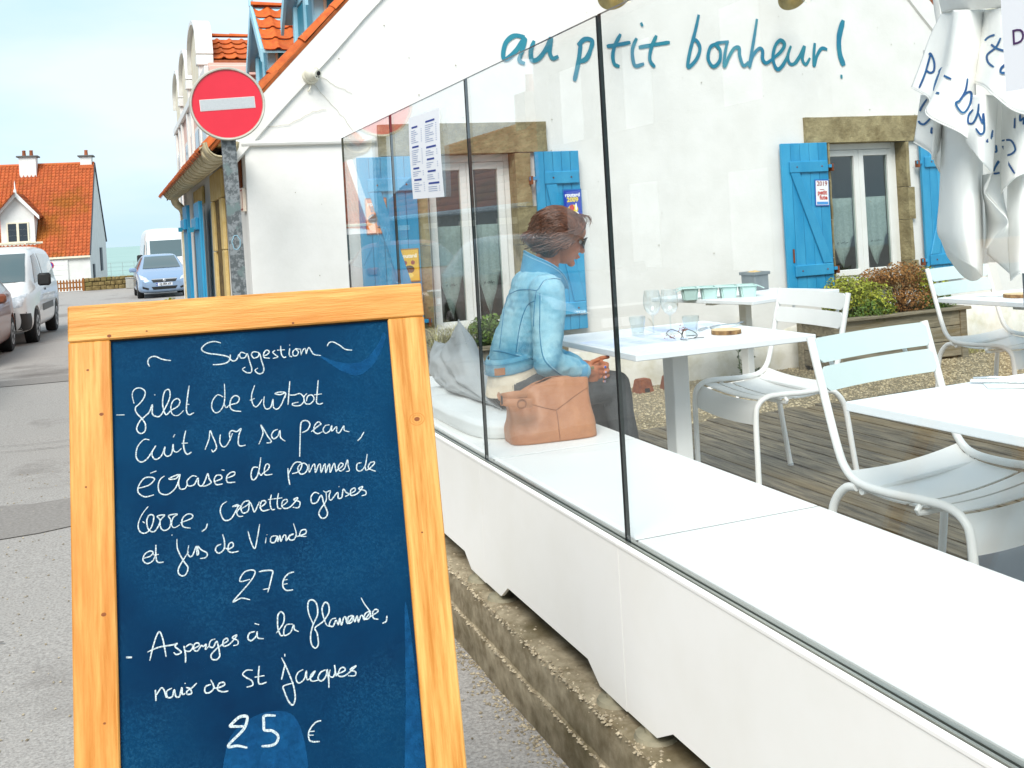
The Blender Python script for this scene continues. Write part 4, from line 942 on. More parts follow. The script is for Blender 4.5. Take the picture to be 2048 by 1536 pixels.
for yc in (17.5, 20.1, 22.5):
    hw = 0.95; ze, zr = 4.36, 4.86
    d = box('dormer', 1.52, 4.5, yc - hw, yc + hw, 3.9, ze, pink, pk)
    prism('gable_panel', [(yc - hw, ze), (yc + hw, ze), (yc, zr)], 'X', 1.53, 1.6, pink, d)
    box('cheek_trim', 1.50, 4.5, yc - hw - 0.03, yc - hw - 0.003, ze - 0.16, ze - 0.02, pink, d, 0.008)
    # curved parapet: arch outline in the street plane with a broad white coping
    out = []
    for k in range(13):
        a = math.pi * k / 12; yy = yc - (hw + 0.02) * math.cos(a); zz = 4.52 + 0.54 * math.sin(a) ** 0.75
        out.append((yy, zz))
    poly = [(yc - hw - 0.02, 3.95)] + out + [(yc + hw + 0.02, 3.95)]
    prism('parapet', poly, 'X', 1.37, 1.47, cream, d)
    vs, fs = [], []
    for (yy, zz) in [(out[0][0] - 0.03, 4.42)] + out + [(out[-1][0] + 0.03, 4.42)]:
        k = 1.045
        for (xa, r) in ((1.30, 1.0), (1.30, 1.03), (1.56, 1.03), (1.56, 1.0)):
            vs.append((xa, yc + (yy - yc) * (1 if r == 1.0 else k), 4.0 + (zz - 4.0) * (1 if r == 1.0 else 1.06)))
    n = len(vs) // 4
    for i in range(n - 1):
        for q in range(4): fs.append((4 * i + q, 4 * i + (q + 1) % 4, 4 * i + 4 + (q + 1) % 4, 4 * i + 4 + q))
    fs += [(0, 1, 2, 3), (4 * n - 1, 4 * n - 2, 4 * n - 3, 4 * n - 4)]
    mesh('coping', vs, fs, whitep, d, 'auto')
    box('capital', 1.30, 1.56, yc - hw - 0.10, yc - hw + 0.08, 4.26, 4.42, whitep, d, 0.01)
    box('pilaster', 1.33, 1.52, yc - hw - 0.05, yc - hw + 0.06, 3.4, 4.258, whitep, d, 0.006)
    sl_ = Vector((0, hw + 0.06, zr - ze + 0.03)).normalized(); Nn = Vector((0, -sl_.z, sl_.y))
    if yc < 18:
        for a in range(14):
            for b in range(4):
                o_ = Vector((1.56 + a * 0.20, yc - hw - 0.06, ze + 0.0)) + sl_ * (b * 0.262)
                M = Matrix(((1, 0, 0, o_.x), (0, sl_.y, Nn.y, o_.y), (0, sl_.z, Nn.z, o_.z), (0, 0, 0, 1)))
                o = bpy.data.objects.new('tile', tme); COL.objects.link(o); o.parent = d; o.matrix_basis = wm(d).inverted() @ M
        for a in range(7):
            o = bpy.data.objects.new('ridge_tile', vme); COL.objects.link(o); o.parent = d
            o.matrix_basis = wm(d).inverted() @ Matrix.Translation((1.55 + a * 0.39, yc, zr + 0.05))
    else:
        tile_field('roof_tiles', (1.56, yc - hw - 0.06, ze), (1, 0, 0), sl_, 14, 4, 0.2, 0.262, tileM, d, seed=int(yc))
    prism('roof_slab', [(yc - hw - 0.08, ze - 0.03), (yc, zr + 0.0), (yc + hw + 0.08, ze - 0.03), (yc + hw + 0.08, ze - 0.06), (yc, zr - 0.04), (yc - hw - 0.08, ze - 0.06)], 'X', 1.56, 4.4, tileB, d)
# ================================================================== HOUSE AT THE END OF THE STREET
HM = Matrix.Translation((-1.17, 50.0, 0)) @ Matrix.Rotation(R(-4.9), 4, 'Z')
hs = thing('seaside_house', 'white house with steep orange tiled roof, gabled dormer and two chimneys facing the sea', 'building', (-1.17, 50.0, 0), (0, 0, R(-4.9)))
wallw = mat('house_white', hx('#dcdcd8'), 0.8, hx('#d0d0ca'), 2)
fz, rz, bz = 1.23, 5.62, 1.86       # front eave, ridge, back eave
prism('wall', [(0, -1.0), (0, fz), (3.85, rz), (7.4, bz), (7.4, -1.0)], 'X', -9.0, -0.02, wallw, hs, local=True)
vF = Vector((0, 3.85, rz - fz)); lF = vF.length
tile_field('roof_tiles', (-8.6, -0.10, fz - 0.05), (1, 0, 0), vF, 50, 30, 0.172, (lF + 0.1) / 30, tileF, hs, amp=0.075, local=True, kseg=6, seed=9)
tile_field('roof_tiles', (-8.6, 7.5, bz - 0.05), (1, 0, 0), (0, -3.6, rz - bz + 0.05), 50, 26, 0.172, 0.2, tileF, hs, amp=0.045, local=True, kseg=3, seed=10)
tube('ridge', [(-8.6, 3.85, rz + 0.04), (0.0, 3.85, rz + 0.04)], 0.085, tileF, hs, 8, local=True)
for a, b in (((0.0, -0.10, fz - 0.02), (0.0, 3.85, rz + 0.05)), ((0.0, 7.5, bz - 0.05), (0.0, 3.85, rz + 0.05))):
    tube('verge', [a, b], 0.045, mat('slate_verge', hx('#3c3f44'), 0.7), hs, 6, local=True)
box('fascia', -8.6, 0.0, -0.14, -0.06, fz - 0.14, fz - 0.05, cream, hs, local=True)
# garage doors with boards, plus a small round sign on one of them
for a, b in ((-4.6, -2.55), (-2.45, -0.95)):
    g = box('garage_door', a, b, -0.045, -0.01, -1.0, 1.05, whitep, hs, local=True)
    for k in range(9): box('door_board', a + 0.02, b - 0.02, -0.06, -0.046, -0.98 + k * 0.222, -0.98 + k * 0.222 + 0.21, whitep, g, 0.006, local=True)
box('door_post', -2.54, -2.46, -0.10, -0.01, -1.0, 1.05, cream, hs, local=True)
for a, b, c, d in ((0.9, 1.45, 0.0, 0.75), (4.2, 5.0, 0.35, 1.5)):
    s_ = box('shutter', -0.02, 0.03, a, b, c, d, mat('dark_shutter', hx('#3c4248'), 0.6), hs, local=True)
# chimneys
for (x0, x1, y0, z0, z1, pots) in ((-3.3, -2.55, 3.3, 4.95, 6.02, (-3.10, -2.78)), (-0.62, -0.10, 3.6, 5.5, 5.98, (-0.36,))):
    ch = box('chimney', x0, x1, y0, y0 + 0.6, z0, z1, wallw, hs, 0.01, local=True)
    box('cap', x0 - 0.1, x1 + 0.1, y0 - 0.1, y0 + 0.7, z1, z1 + 0.07, mat('dark_cap', hx('#5b5c58'), 0.8), ch, 0.01, local=True)
    box('flashing', x0 - 0.05, x1 + 0.05, y0 - 0.05, y0 + 0.65, z0 - 0.1, z0 + 0.08, tileF, ch, local=True)
    for px_ in pots: lathe('chimney_pot', [(0.09, 0), (0.075, 0.22), (0.09, 0.26), (0.06, 0.28)], tileB, ch, (px_, y0 + 0.3, z1 + 0.07), 10, local=True)
# gabled dormer
dc, dw, df = -3.02, 0.70, 0.42
d = box('dormer', dc - dw, dc + dw, df, 3.0, 1.75, 3.22, wallw, hs, local=True)
prism('gable_panel', [(dc - dw, 3.22), (dc + dw, 3.22), (dc, 4.02)], 'Y', df, df + 0.1, wallw, d, local=True)
for sg in (-1, 1):
    prism('barge_board', [(dc + sg * (dw + 0.24), 2.93), (dc + sg * (dw + 0.24), 3.10), (dc, 4.22), (dc, 3.98)], 'Y', df - 0.22, df - 0.16, whitep, d, local=True)
    prism('roof_slab', [(dc + sg * (dw + 0.2), 3.02), (dc + sg * (dw + 0.2), 3.12), (dc, 4.18), (dc, 4.06)], 'Y', df - 0.16, 2.7, tileB, d, local=True)
    tile_field('roof_tiles', (dc + sg * (dw + 0.22), df - 0.14 if sg > 0 else 2.7, 3.09), (0, sg, 0), (-sg * (dw + 0.22), 0, 1.08), 14, 6, 0.2, 0.24, tileF, d, local=True, kseg=3)
lathe('finial', [(0.07, 3.98), (0.06, 4.3), (0.03, 4.35), (0.02, 4.6), (0, 4.75)], whitep, d, (dc, df - 0.18, 0), 8, local=True)
wn = boxes('window', [(dc - 0.46, dc - 0.40, df - 0.05, df, 1.98, 2.85), (dc + 0.40, dc + 0.46, df - 0.05, df, 1.98, 2.85), (dc - 0.40, dc + 0.40, df - 0.05, df, 2.79, 2.85), (dc - 0.50, dc + 0.50, df - 0.08, df, 1.92, 1.98), (dc - 0.05, dc + 0.05, df - 0.05, df, 1.98, 2.79)], cream, d, local=True)
gp = mat('far_window_pane', hx('#3a444c'), 0.15)
for i in (0, 1):
    for k in range(3):
        x0 = dc - 0.395 + i * 0.45; z0 = 1.99 + k * 0.268
        box('pane', x0, x0 + 0.34, df - 0.03, df - 0.012, z0, z0 + 0.25, gp, wn, local=True) if False else None
for i in (0, 1):
    for k in range(3):
        x0 = dc - 0.395 + i * 0.45; z0 = 1.99 + k * 0.268
        box('window_pane', x0, x0 + 0.34, df - 0.03, df - 0.012, z0, z0 + 0.25, gp, d, local=True)
# round no-parking sign on the garage door
ns_ = thing('no_parking_sign', 'small round blue and red sign on the white garage door', 'sign', tuple(HM @ Vector((-1.72, -0.075, 0.82))), (0, 0, R(-4.9)))
lathe('rim', [(0.17, 0), (0.17, -0.012), (0, -0.012)], mat('sign_red', hx('#c4142c'), 0.35), ns_, (0, 0, 0), 24, 'Y', local=True)
lathe('disc', [(0.135, -0.013), (0.135, -0.018), (0, -0.018)], mat('sign_blue', hx('#2a3f9c'), 0.35), ns_, (0, 0, 0), 24, 'Y', local=True)
box('slash', -0.14, 0.14, -0.022, -0.0185, -0.02, 0.02, mat('sign_red', hx('#c4142c')), ns_, local=True, M=Matrix.Rotation(R(40), 4, 'Y'))

# picket fence, rubble wall, concrete block, railing above the beach
FY = 47.7
pf = thing('picket_fence', 'short brown picket fence in front of the white garage', 'fence', (-2.0, FY, -0.34))
pw = mat('brown_picket', hx('#7a4a1c'), 0.8, hx('#a0672c'), 8)
xx = -3.4
while xx < -1.50:
    prism('picket', [(xx, -0.30), (xx + 0.075, -0.30), (xx + 0.075, 0.14), (xx + 0.037, 0.20), (xx, 0.14)], 'Y', FY - 0.02, FY + 0.005, pw, pf); xx += 0.125
for z in (-0.20, 0.02): box('rail', -3.42, -1.46, FY + 0.006, FY + 0.04, z, z + 0.06, pw, pf)
box('post', -1.50, -1.42, FY - 0.03, FY + 0.06, -0.34, 0.22, pw, pf)
rw = thing('rubble_wall', 'low mossy rubble stone wall at the end of the street', 'wall', (-0.3, FY, -0.34))
random.seed(12)
rubM = mat('rubble', hx('#6b5a32'), 0.95, hx('#a08c5c'), 8, 6, bump=0.5, bscale=20, rnd=0.3, col3=hx('#5a6424'), s3=2)
bm = bmesh.new(); x = -1.42
rows = [(-0.36, -0.16), (-0.16, 0.04), (0.04, 0.22)]
for z0, z1 in rows:
    x = -1.42 + random.uniform(0, 0.1)
    while x < 1.1:
        w = random.uniform(0.14, 0.34); dy = random.uniform(-0.03, 0.03)
        vs_ = box_bm(bm, x, min(x + w, 1.12) - 0.012, FY - 0.14 + dy, FY + 0.2, z0 + random.uniform(0, 0.015), z1 - random.uniform(0.005, 0.03), 0.025, None, 0.012); x += w
bm_obj('rubble_stones', bm, rubM, rw)['kind'] = 'stuff'
box('mortar_core', -1.42, 1.1, FY - 0.10, FY + 0.18, -0.36, 0.19, mat('dark_mortar', hx('#4c4226'), 0.95), rw)
cb = thing('concrete_block', 'pale grey concrete block at the foot of the rubble wall', 'block', (0.48, 46.9, -0.34))
box('block', 0.25, 0.72, 46.7, 47.2, -0.34, 0.10, mat('pale_concrete', hx('#9a9a96'), 0.9, hx('#aaaaa4'), 5), cb, 0.02)
box('cap', 0.23, 0.74, 46.68, 47.22, 0.10, 0.13, mat('pale_concrete', hx('#9a9a96')), cb, 0.01)
rl = thing('beach_railing', 'thin wire mesh railing along the edge above the sea', 'railing', (0.2, 60.0, -1.0))
rm = mat('railing_grey', hx('#a9b4b0'), 0.5)
for i in range(16): tube('post', [(-4 + i * 0.6, 60, -1.0), (-4 + i * 0.6, 60, 0.62)], 0.012, rm, rl, 5)
for i in range(6): tube('wire', [(-4, 60, -0.5 + i * 0.22), (5.0, 60, -0.5 + i * 0.22)], 0.007, rm, rl, 4)

# ================================================================== VEHICLES
def car_body(name, st, nsub, m, parent, wheels, wr, local=True):
    rings = []
    for (y, zb, zs, zt, wl, wb, wt) in st:
        h = [(0, zb), (wl * 0.80, zb), (wl * 0.97, zb + 0.06), (wl, zb + 0.22), (wb + 0.012, (zb + zs) / 2 + 0.08), (wb, zs - 0.02), (wb - 0.035, zs + 0.01), (wt + (wb - wt) * 0.42, zs + (zt - zs) * 0.5), (wt, zt - (zt - zs) * 0.10), (wt * 0.80, zt - 0.006), (0, zt)]
        full = h + [(-x, z) for x, z in h[-2:0:-1]]
        rings.append([(x, y, z) for x, z in full])
    vs = [p for r in rings for p in r]; n = len(rings[0]); fs = []
    for i in range(len(rings) - 1):
        for k in range(n): fs.append((i * n + k, i * n + (k + 1) % n, (i + 1) * n + (k + 1) % n, (i + 1) * n + k))
    fs.append(tuple(range(n))[::-1]); fs.append(tuple((len(rings) - 1) * n + k for k in range(n)))
    me = bpy.data.meshes.new('t'); me.from_pydata(vs, [], fs); o = bpy.data.objects.new('t', me); COL.objects.link(o)
    sb = o.modifiers.new('s', 'SUBSURF'); sb.levels = nsub; sb.render_levels = nsub
    # wheel wells
    cv, cf = [], []
    for y in wheels:
        K = 28; b = len(cv)
        for xx in (-1.3, 1.3):
            for k in range(K): a = 2 * math.pi * k / K; cv.append((xx, y + (wr + 0.055) * math.cos(a), wr + (wr + 0.055) * math.sin(a)))
        cf += [(b + k, b + (k + 1) % K, b + K + (k + 1) % K, b + K + k) for k in range(K)] + [tuple(b + k for k in range(K))[::-1], tuple(b + K + k for k in range(K))]
    cm = bpy.data.meshes.new('c'); cm.from_pydata(cv, [], cf); co = bpy.data.objects.new('c', cm); COL.objects.link(co)
    bo = o.modifiers.new('b', 'BOOLEAN'); bo.operation = 'DIFFERENCE'; bo.object = co; bo.solver = 'EXACT'
    dg = bpy.context.evaluated_depsgraph_get(); dg.update()
    nm = bpy.data.meshes.new_from_object(o.evaluated_get(dg)); bpy.data.objects.remove(o); bpy.data.objects.remove(co)
    nm.name = name
    b_ = obj(name, nm, m, parent, 'auto', 50)
    tree = BVHTree.FromPolygons([v.co for v in nm.vertices], [tuple(p.vertices) for p in nm.polygons])
    return b_, tree
def drape(name, q, axis, side, tree, m, parent, off=0.006, nu=10, nv=8, depth=None):
    """quad in side view (y,z) or front view (x,z) laid onto the body"""
    vs, fs, ok = [], [], []
    for i in range(nu + 1):
        for j in range(nv + 1):
            u, v = i / nu, j / nv
            a = [q[0][t] * (1 - u) * (1 - v) + q[1][t] * u * (1 - v) + q[2][t] * u * v + q[3][t] * (1 - u) * v for t in (0, 1)]
            if axis == 'x': o_, d_ = Vector((side * 3, a[0], a[1])), Vector((-side, 0, 0))
            else: o_, d_ = Vector((a[0], -side * 3 if side > 0 else 9, a[1])), Vector((0, side, 0))
            h = tree.ray_cast(o_, d_)
            if h[0] is None: ok.append(False); vs.append(Vector((0, 0, 0)))
            else: ok.append(True); vs.append(h[0] + h[1].normalized() * off * (1 if h[1].dot(d_) < 0 else -1))
    W_ = nv + 1
    for i in range(nu):
        for j in range(nv):
            f = (i * W_ + j, (i + 1) * W_ + j, (i + 1) * W_ + j + 1, i * W_ + j + 1)
            if all(ok[t] for t in f): fs.append(f)
    used = sorted({t for f in fs for t in f}); mp_ = {t: k for k, t in enumerate(used)}
    return mesh(name, [vs[t] for t in used], [tuple(mp_[t] for t in f) for f in fs], m, parent, True, True)
carglass = mat('car_window', hx('#4c5c5e'), 0.08, spec=0.9)
tyreM = mat('tyre', hx('#141414'), 0.8); rimM = mat('wheel_rim', hx('#b4b6b8'), 0.35, metal=0.6)
lampM = mat('headlamp_glass', hx('#d5dade'), 0.1, hx('#9aa2a8'), 14, spec=0.9); blackp = mat('black_plastic', hx('#161818'), 0.6)
def wheel(parent, x, y, r, w=0.2):
    sg = 1 if x > 0 else -1
    t = lathe('wheel', [(r * 0.6, -w / 2), (r * 0.94, -w / 2), (r, -w / 2 + 0.03), (r, w / 2 - 0.03), (r * 0.94, w / 2), (r * 0.6, w / 2)], tyreM, parent, (x - sg * w / 2, y, r), 28, 'X', local=True)
    lathe('rim', [(0, 0.0), (r * 0.14, 0.004), (r * 0.2, -0.01), (r * 0.55, -0.012), (r * 0.62, 0.012)], rimM, t, (x - sg * 0.006, y, r), 28, 'X', local=True) if sg > 0 else lathe('rim', [(r * 0.62, -0.012), (r * 0.55, 0.012), (r * 0.2, 0.01), (r * 0.14, -0.004), (0, 0.0)], rimM, t, (x + 0.006, y, r), 28, 'X', local=True)
    vs, fs = [], []
    for k in range(7):
        a = 2 * math.pi * k / 7
        vs_ = [(0, 0.10, -0.018), (0, 0.10, 0.018), (0, 0.52, 0.012), (0, 0.52, -0.012)]
        b = len(vs)
        for (_, rr, tt) in vs_:
            ca, sa = math.cos(a), math.sin(a); yy, zz = rr * r, tt * 2
            vs.append((x + sg * 0.008, y + yy * ca - zz * sa, r + yy * sa + zz * ca))
        fs.append((b, b + 1, b + 2, b + 3))
    mesh('hub_cover_slots', vs, fs, blackp, t, local=True)
def vehicle(name, label, cat, spec, loc, rot, paint, group='parked vehicles'):
    root = thing(name, label, cat, (0, 0, 0), group=group)
    b, tr = car_body('body', spec['st'], 2, paint, root, spec['wheels'], spec['wr'])
    for (y) in spec['wheels']:
        for sx in (-1, 1): wheel(root, sx * (spec['w'] - 0.015), y, spec['wr'])
    for n_, q, ax, side, m_ in spec['parts']:
        for sd in ((1, -1) if ax == 'x' else (side,)):
            drape(n_, q, ax, sd, tr, m_, root, 0.014 if n_ == 'windscreen' else 0.006)
        if ax == 'yy': pass
    for n_, q, m_ in spec.get('mirror', []):
        for sd in (1, -1): drape(n_, [(p[0] * sd, p[1]) for p in q], 'y', 1, tr, m_, root, 0.008)
    # mirrors
    my, mz, ms = spec['mir']
    for sd in (1, -1):
        bm = bmesh.new(); box_bm(bm, sd * (spec['w'] - 0.03) if sd > 0 else sd * (spec['w'] + 0.2), sd * (spec['w'] + 0.2) if sd > 0 else sd * (spec['w'] - 0.03), my - 0.05, my + 0.06, mz - ms, mz + ms, 0.035)
        bm_obj('wing_mirror', bm, spec.get('mirmat', blackp), root, 'auto', local=True)
    place(root, loc, rot)
    return root, tr
hatch = dict(w=0.86, wr=0.30, wheels=(0.78, 3.28), mir=(1.25, 0.98, 0.075), st=[
    (0.0, 0.30, 0.52, 0.56, 0.52, 0.50, 0.42), (0.04, 0.22, 0.60, 0.66, 0.72, 0.68, 0.55), (0.22, 0.18, 0.72, 0.78, 0.83, 0.78, 0.62), (0.55, 0.17, 0.82, 0.90, 0.86, 0.83, 0.64), (1.02, 0.17, 0.90, 1.00, 0.87, 0.85, 0.64),
    (1.10, 0.17, 0.91, 1.04, 0.87, 0.85, 0.63), (1.85, 0.17, 0.94, 1.44, 0.87, 0.85, 0.58), (2.4, 0.17, 0.96, 1.50, 0.87, 0.85, 0.58), (3.2, 0.17, 0.98, 1.47, 0.87, 0.85, 0.57), (3.65, 0.19, 1.00, 1.38, 0.85, 0.82, 0.55), (3.92, 0.24, 0.96, 1.05, 0.80, 0.76, 0.55), (3.99, 0.30, 0.80, 0.85, 0.70, 0.66, 0.5)],
    parts=[('windscreen', [(-0.62, 1.00), (0.62, 1.00), (0.50, 1.40), (-0.50, 1.40)], 'y', 1, carglass),
           ('rear_window', [(-0.55, 1.08), (0.55, 1.08), (0.47, 1.36), (-0.47, 1.36)], 'y', -1, carglass),
           ('side_window', [(1.45, 0.99), (2.35, 1.01), (2.35, 1.39), (1.95, 1.36)], 'x', 1, carglass), ('side_window', [(2.42, 1.01), (3.25, 1.05), (3.15, 1.34), (2.42, 1.39)], 'x', 1, carglass),
           ('grille', [(-0.36, 0.545), (0.36, 0.545), (0.42, 0.63), (-0.42, 0.63)], 'y', 1, blackp), ('lower_grille', [(-0.36, 0.30), (0.36, 0.30), (0.42, 0.40), (-0.42, 0.40)], 'y', 1, blackp),
           ('number_plate', [(-0.26, 0.425), (0.26, 0.425), (0.26, 0.525), (-0.26, 0.525)], 'y', 1, mat('plate_white', hx('#d8dade'), 0.4)),
           ('plate_band', [(-0.262, 0.425), (-0.215, 0.425), (-0.215, 0.525), (-0.262, 0.525)], 'y', 1, mat('plate_blue', hx('#1838a0'), 0.4)),
           ('chrome_bar', [(-0.40, 0.635), (0.40, 0.635), (0.41, 0.66), (-0.41, 0.66)], 'y', 1, rimM)],
    mirror=[('headlight', [(0.50, 0.60), (0.74, 0.66), (0.78, 0.82), (0.56, 0.70)], lampM), ('fog_recess', [(0.52, 0.30), (0.70, 0.36), (0.70, 0.43), (0.50, 0.36)], blackp)])
lm = dict(hatch); lm['mirmat'] = mat('silver_blue_paint', hx('#8ba3bf'), 0.25, coat=0.6, metal=0.3)
corsa, ctr = vehicle('parked_car', 'silver-blue hatchback parked facing us in front of the white high-roof van', 'car', lm, (1.42, 36.4, -0.335), R(1.5), lm['mirmat'])
pm = text_mesh('plate_text', 'CJ 304 XT', 0.088, blackp, corsa, MW[corsa.name] @ Matrix.Translation((0.03, -0.014, 0.475)) @ Matrix.Rotation(R(90), 4, 'X'), 0.001, bold=0.0015)
lathe('emblem', [(0.05, 0.0), (0.05, -0.012), (0.035, -0.02), (0.035, -0.008), (0, -0.008)], rimM, corsa, (0, -0.02, 0.60), 18, 'Y', local=True)
bz = mat('bronze_paint', hx('#7a4028'), 0.35, hx('#834a30'), 3, coat=0.5)
hb = dict(hatch); hb['mirmat'] = bz
vehicle('parked_car', 'bronze hatchback cropped by the left edge, its rear wheel showing', 'car', hb, (-2.72, 15.9, -0.17), R(-2.5), bz)
sv = mat('pale_silver_paint', hx('#858a89'), 0.25, coat=0.7, metal=0.3)
hb2 = dict(hatch); hb2['mirmat'] = blackp
vehicle('parked_car', 'grey hatchback parked opposite, seen mirrored in the glass screen', 'car', hb2, (-2.75, 9.9, -0.11), R(-1.5), sv)
whv = mat('white_van_paint', hx('#dfe0de'), 0.3, hx('#d6d7d4'), 2, coat=0.5)
van = dict(w=0.90, wr=0.32, wheels=(0.90, 3.62), mir=(1.30, 1.16, 0.12), st=[
    (0.0, 0.34, 0.62, 0.70, 0.60, 0.56, 0.45), (0.05, 0.25, 0.78, 0.86, 0.78, 0.74, 0.60), (0.30, 0.22, 0.90, 1.00, 0.87, 0.82, 0.66), (0.75, 0.22, 0.98, 1.12, 0.89, 0.86, 0.68), (0.95, 0.22, 1.00, 1.20, 0.90, 0.87, 0.68), (1.55, 0.22, 1.04, 1.70, 0.90, 0.88, 0.70), (1.95, 0.22, 1.05, 1.80, 0.90, 0.88, 0.70), (3.0, 0.22, 1.06, 1.83, 0.90, 0.88, 0.71), (4.0, 0.24, 1.06, 1.80, 0.90, 0.88, 0.71), (4.30, 0.26, 1.05, 1.70, 0.88, 0.86, 0.70), (4.40, 0.34, 0.95, 1.4, 0.82, 0.80, 0.66)],
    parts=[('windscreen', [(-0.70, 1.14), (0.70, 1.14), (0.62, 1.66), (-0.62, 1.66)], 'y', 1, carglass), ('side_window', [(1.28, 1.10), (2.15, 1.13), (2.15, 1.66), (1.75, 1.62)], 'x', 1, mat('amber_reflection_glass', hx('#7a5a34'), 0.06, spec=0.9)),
           ('bumper', [(-0.80, 0.28), (0.80, 0.28), (0.80, 0.62), (-0.80, 0.62)], 'y', 1, blackp), ('rub_strip', [(1.6, 0.55), (3.1, 0.55), (3.1, 0.68), (1.6, 0.68)], 'x', 1, mat('grey_trim', hx('#5a5a56'), 0.6)),
           ('door_handle', [(2.05, 0.93), (2.22, 0.93), (2.22, 0.97), (2.05, 0.97)], 'x', 1, blackp), ('corner_bumper', [(0.06, 0.28), (0.42, 0.30), (0.40, 0.58), (0.06, 0.60)], 'x', 1, blackp),
           ('side_panel', [(2.35, 1.14), (3.95, 1.14), (3.85, 1.62), (2.35, 1.66)], 'x', 1, mat('blanked_window', hx('#c9bfae'), 0.3, coat=0.6))],
    mirror=[('headlight', [(0.44, 0.68), (0.74, 0.72), (0.80, 0.94), (0.52, 0.86)], lampM)])
vn, vt = vehicle('parked_van', 'small white van with black bumper parked behind the bronze car on the left', 'van', van, (-2.40, 20.0, -0.20), R(-3.8), whv)
for sx in (-0.6, 0.6): tube('roof_rail', [(sx, 1.9, 1.86), (sx, 4.0, 1.87)], 0.02, cream, vn, 6, local=True)
for yy in (2.0, 2.9, 3.9): tube('roof_bar', [(-0.66, yy, 1.88), (0.66, yy, 1.88)], 0.02, cream, vn, 6, local=True)
mst = dict(w=1.0, wr=0.34, wheels=(1.0, 4.4), mir=(1.05, 1.28, 0.17), st=[
    (0.0, 0.34, 0.75, 0.85, 0.75, 0.70, 0.6), (0.05, 0.27, 0.95, 1.05, 0.90, 0.86, 0.7), (0.40, 0.25, 1.08, 1.20, 0.97, 0.94, 0.76), (0.75, 0.25, 1.14, 1.38, 0.99, 0.96, 0.80), (1.30, 0.25, 1.18, 1.95, 1.0, 0.97, 0.82), (1.62, 0.25, 1.2, 2.30, 1.0, 0.97, 0.80), (1.95, 0.25, 1.2, 2.50, 1.0, 0.97, 0.80), (4.0, 0.25, 1.2, 2.52, 1.0, 0.97, 0.82), (5.3, 0.27, 1.2, 2.48, 1.0, 0.97, 0.82), (5.45, 0.4, 1.1, 2.2, 0.94, 0.9, 0.78)],
    parts=[('windscreen', [(-0.84, 1.30), (0.84, 1.30), (0.80, 1.98), (-0.80, 1.98)], 'y', 1, carglass), ('grille', [(-0.5, 0.62), (0.5, 0.62), (0.5, 0.8), (-0.5, 0.8)], 'y', 1, blackp),
           ('side_window', [(1.35, 1.25), (2.0, 1.28), (2.0, 1.85), (1.5, 1.82)], 'x', 1, carglass)],
    mirror=[('headlight', [(0.52, 0.78), (0.82, 0.82), (0.88, 1.05), (0.6, 0.95)], lampM)])
vehicle('parked_van', 'tall white high-roof van behind the silver-blue hatchback', 'van', mst, (1.93, 42.2, -0.34), R(1.5), whv)

# ================================================================== HOUSES ACROSS THE STREET (seen mirrored in the glass)
oh = thing('stone_cottage', 'low stone cottage with orange tiled roof across the street, seen mirrored in the glass', 'building', (-6.5, 26, 0))
rst = mat('grey_rubble_render', hx('#8a8272'), 0.95, hx('#6b6454'), 5, 8, bump=0.8, bscale=14, bdist=0.03)
box('wall', -12, -6.5, 21.0, 36, -0.4, 1.9, rst, oh)
prism('roof', [(-6.3, 1.85), (-6.3, 1.95), (-9.2, 4.5), (-12.2, 1.95), (-12.2, 1.85)], 'Y', 20.8, 36.2, tileB, oh)
tile_field('roof_tiles', (-6.22, 20.8, 1.93), (0, 1, 0), (-2.95, 0, 2.6), 62, 12, 0.25, 0.33, tileF, oh, seed=3, kseg=3)
for yy in (22.5, 25.5, 29, 32):
    w_ = box('window', -6.54, -6.49, yy, yy + 1.0, 0.5, 1.5, mat('dark_pane', hx('#23282c'), 0.1), oh)
    box('lintel', -6.56, -6.49, yy - 0.2, yy + 1.2, 1.5, 1.66, cream, oh)
tube('gutter', [(-6.2, 20.8, 1.9), (-6.2, 36.2, 1.9)], 0.07, zinc, oh, 6)
ch = box('chimney', -9.5, -8.8, 27.0, 27.8, 4.0, 5.3, rst, oh)
lathe('chimney_pot', [(0.14, 5.3), (0.12, 5.8), (0.13, 5.85)], tileB, ch, (-9.15, 27.4, 0), 10)
tube('aerial', [(-9.15, 26.9, 5.0), (-9.15, 26.9, 7.0)], 0.02, zinc, ch, 5)
oh2 = thing('grey_townhouse', 'taller grey rendered house across the street, seen mirrored in the glass', 'building', (-6.5, 16, 0))
gr = mat('grey_render', hx('#6c675d'), 0.9, hx('#5c574c'), 3, bump=0.3, bscale=20)
box('wall', -12, -6.4, 11.0, 20.6, -0.4, 5.2, gr, oh2)
prism('roof', [(-6.2, 5.15), (-6.2, 5.25), (-9.2, 7.2), (-12.2, 5.25), (-12.2, 5.15)], 'Y', 10.8, 20.8, tileB, oh2)
for yy in (12.2, 15.4, 18.2):
    for z0 in (0.6, 3.1):
        w_ = box('window', -6.44, -6.39, yy, yy + 1.0, z0, z0 + 1.5, whitep, oh2)
        box('pane', -6.46, -6.441, yy + 0.1, yy + 0.9, z0 + 0.1, z0 + 1.4, mat('dark_pane', hx('#23282c')), w_)
        for a in (yy - 0.55, yy + 1.05): box('shutter', -6.47, -6.40, a, a + 0.5, z0, z0 + 1.5, mat('grey_shutter', hx('#8f979a'), 0.6), oh2)
ch = box('chimney', -9.6, -8.6, 20.0, 20.8, 6.5, 8.6, gr, oh2)
oh3 = thing('white_townhouse', 'white house nearer the corner across the street, seen mirrored in the glass', 'building', (-6.5, 4, 0))
box('wall', -12, -6.3, -3.0, 10.6, -0.4, 5.6, gr, oh3)
prism('roof', [(-6.1, 5.55), (-6.1, 5.65), (-9.2, 7.6), (-12.2, 5.65), (-12.2, 5.55)], 'Y', -3.2, 10.8, tileB, oh3)
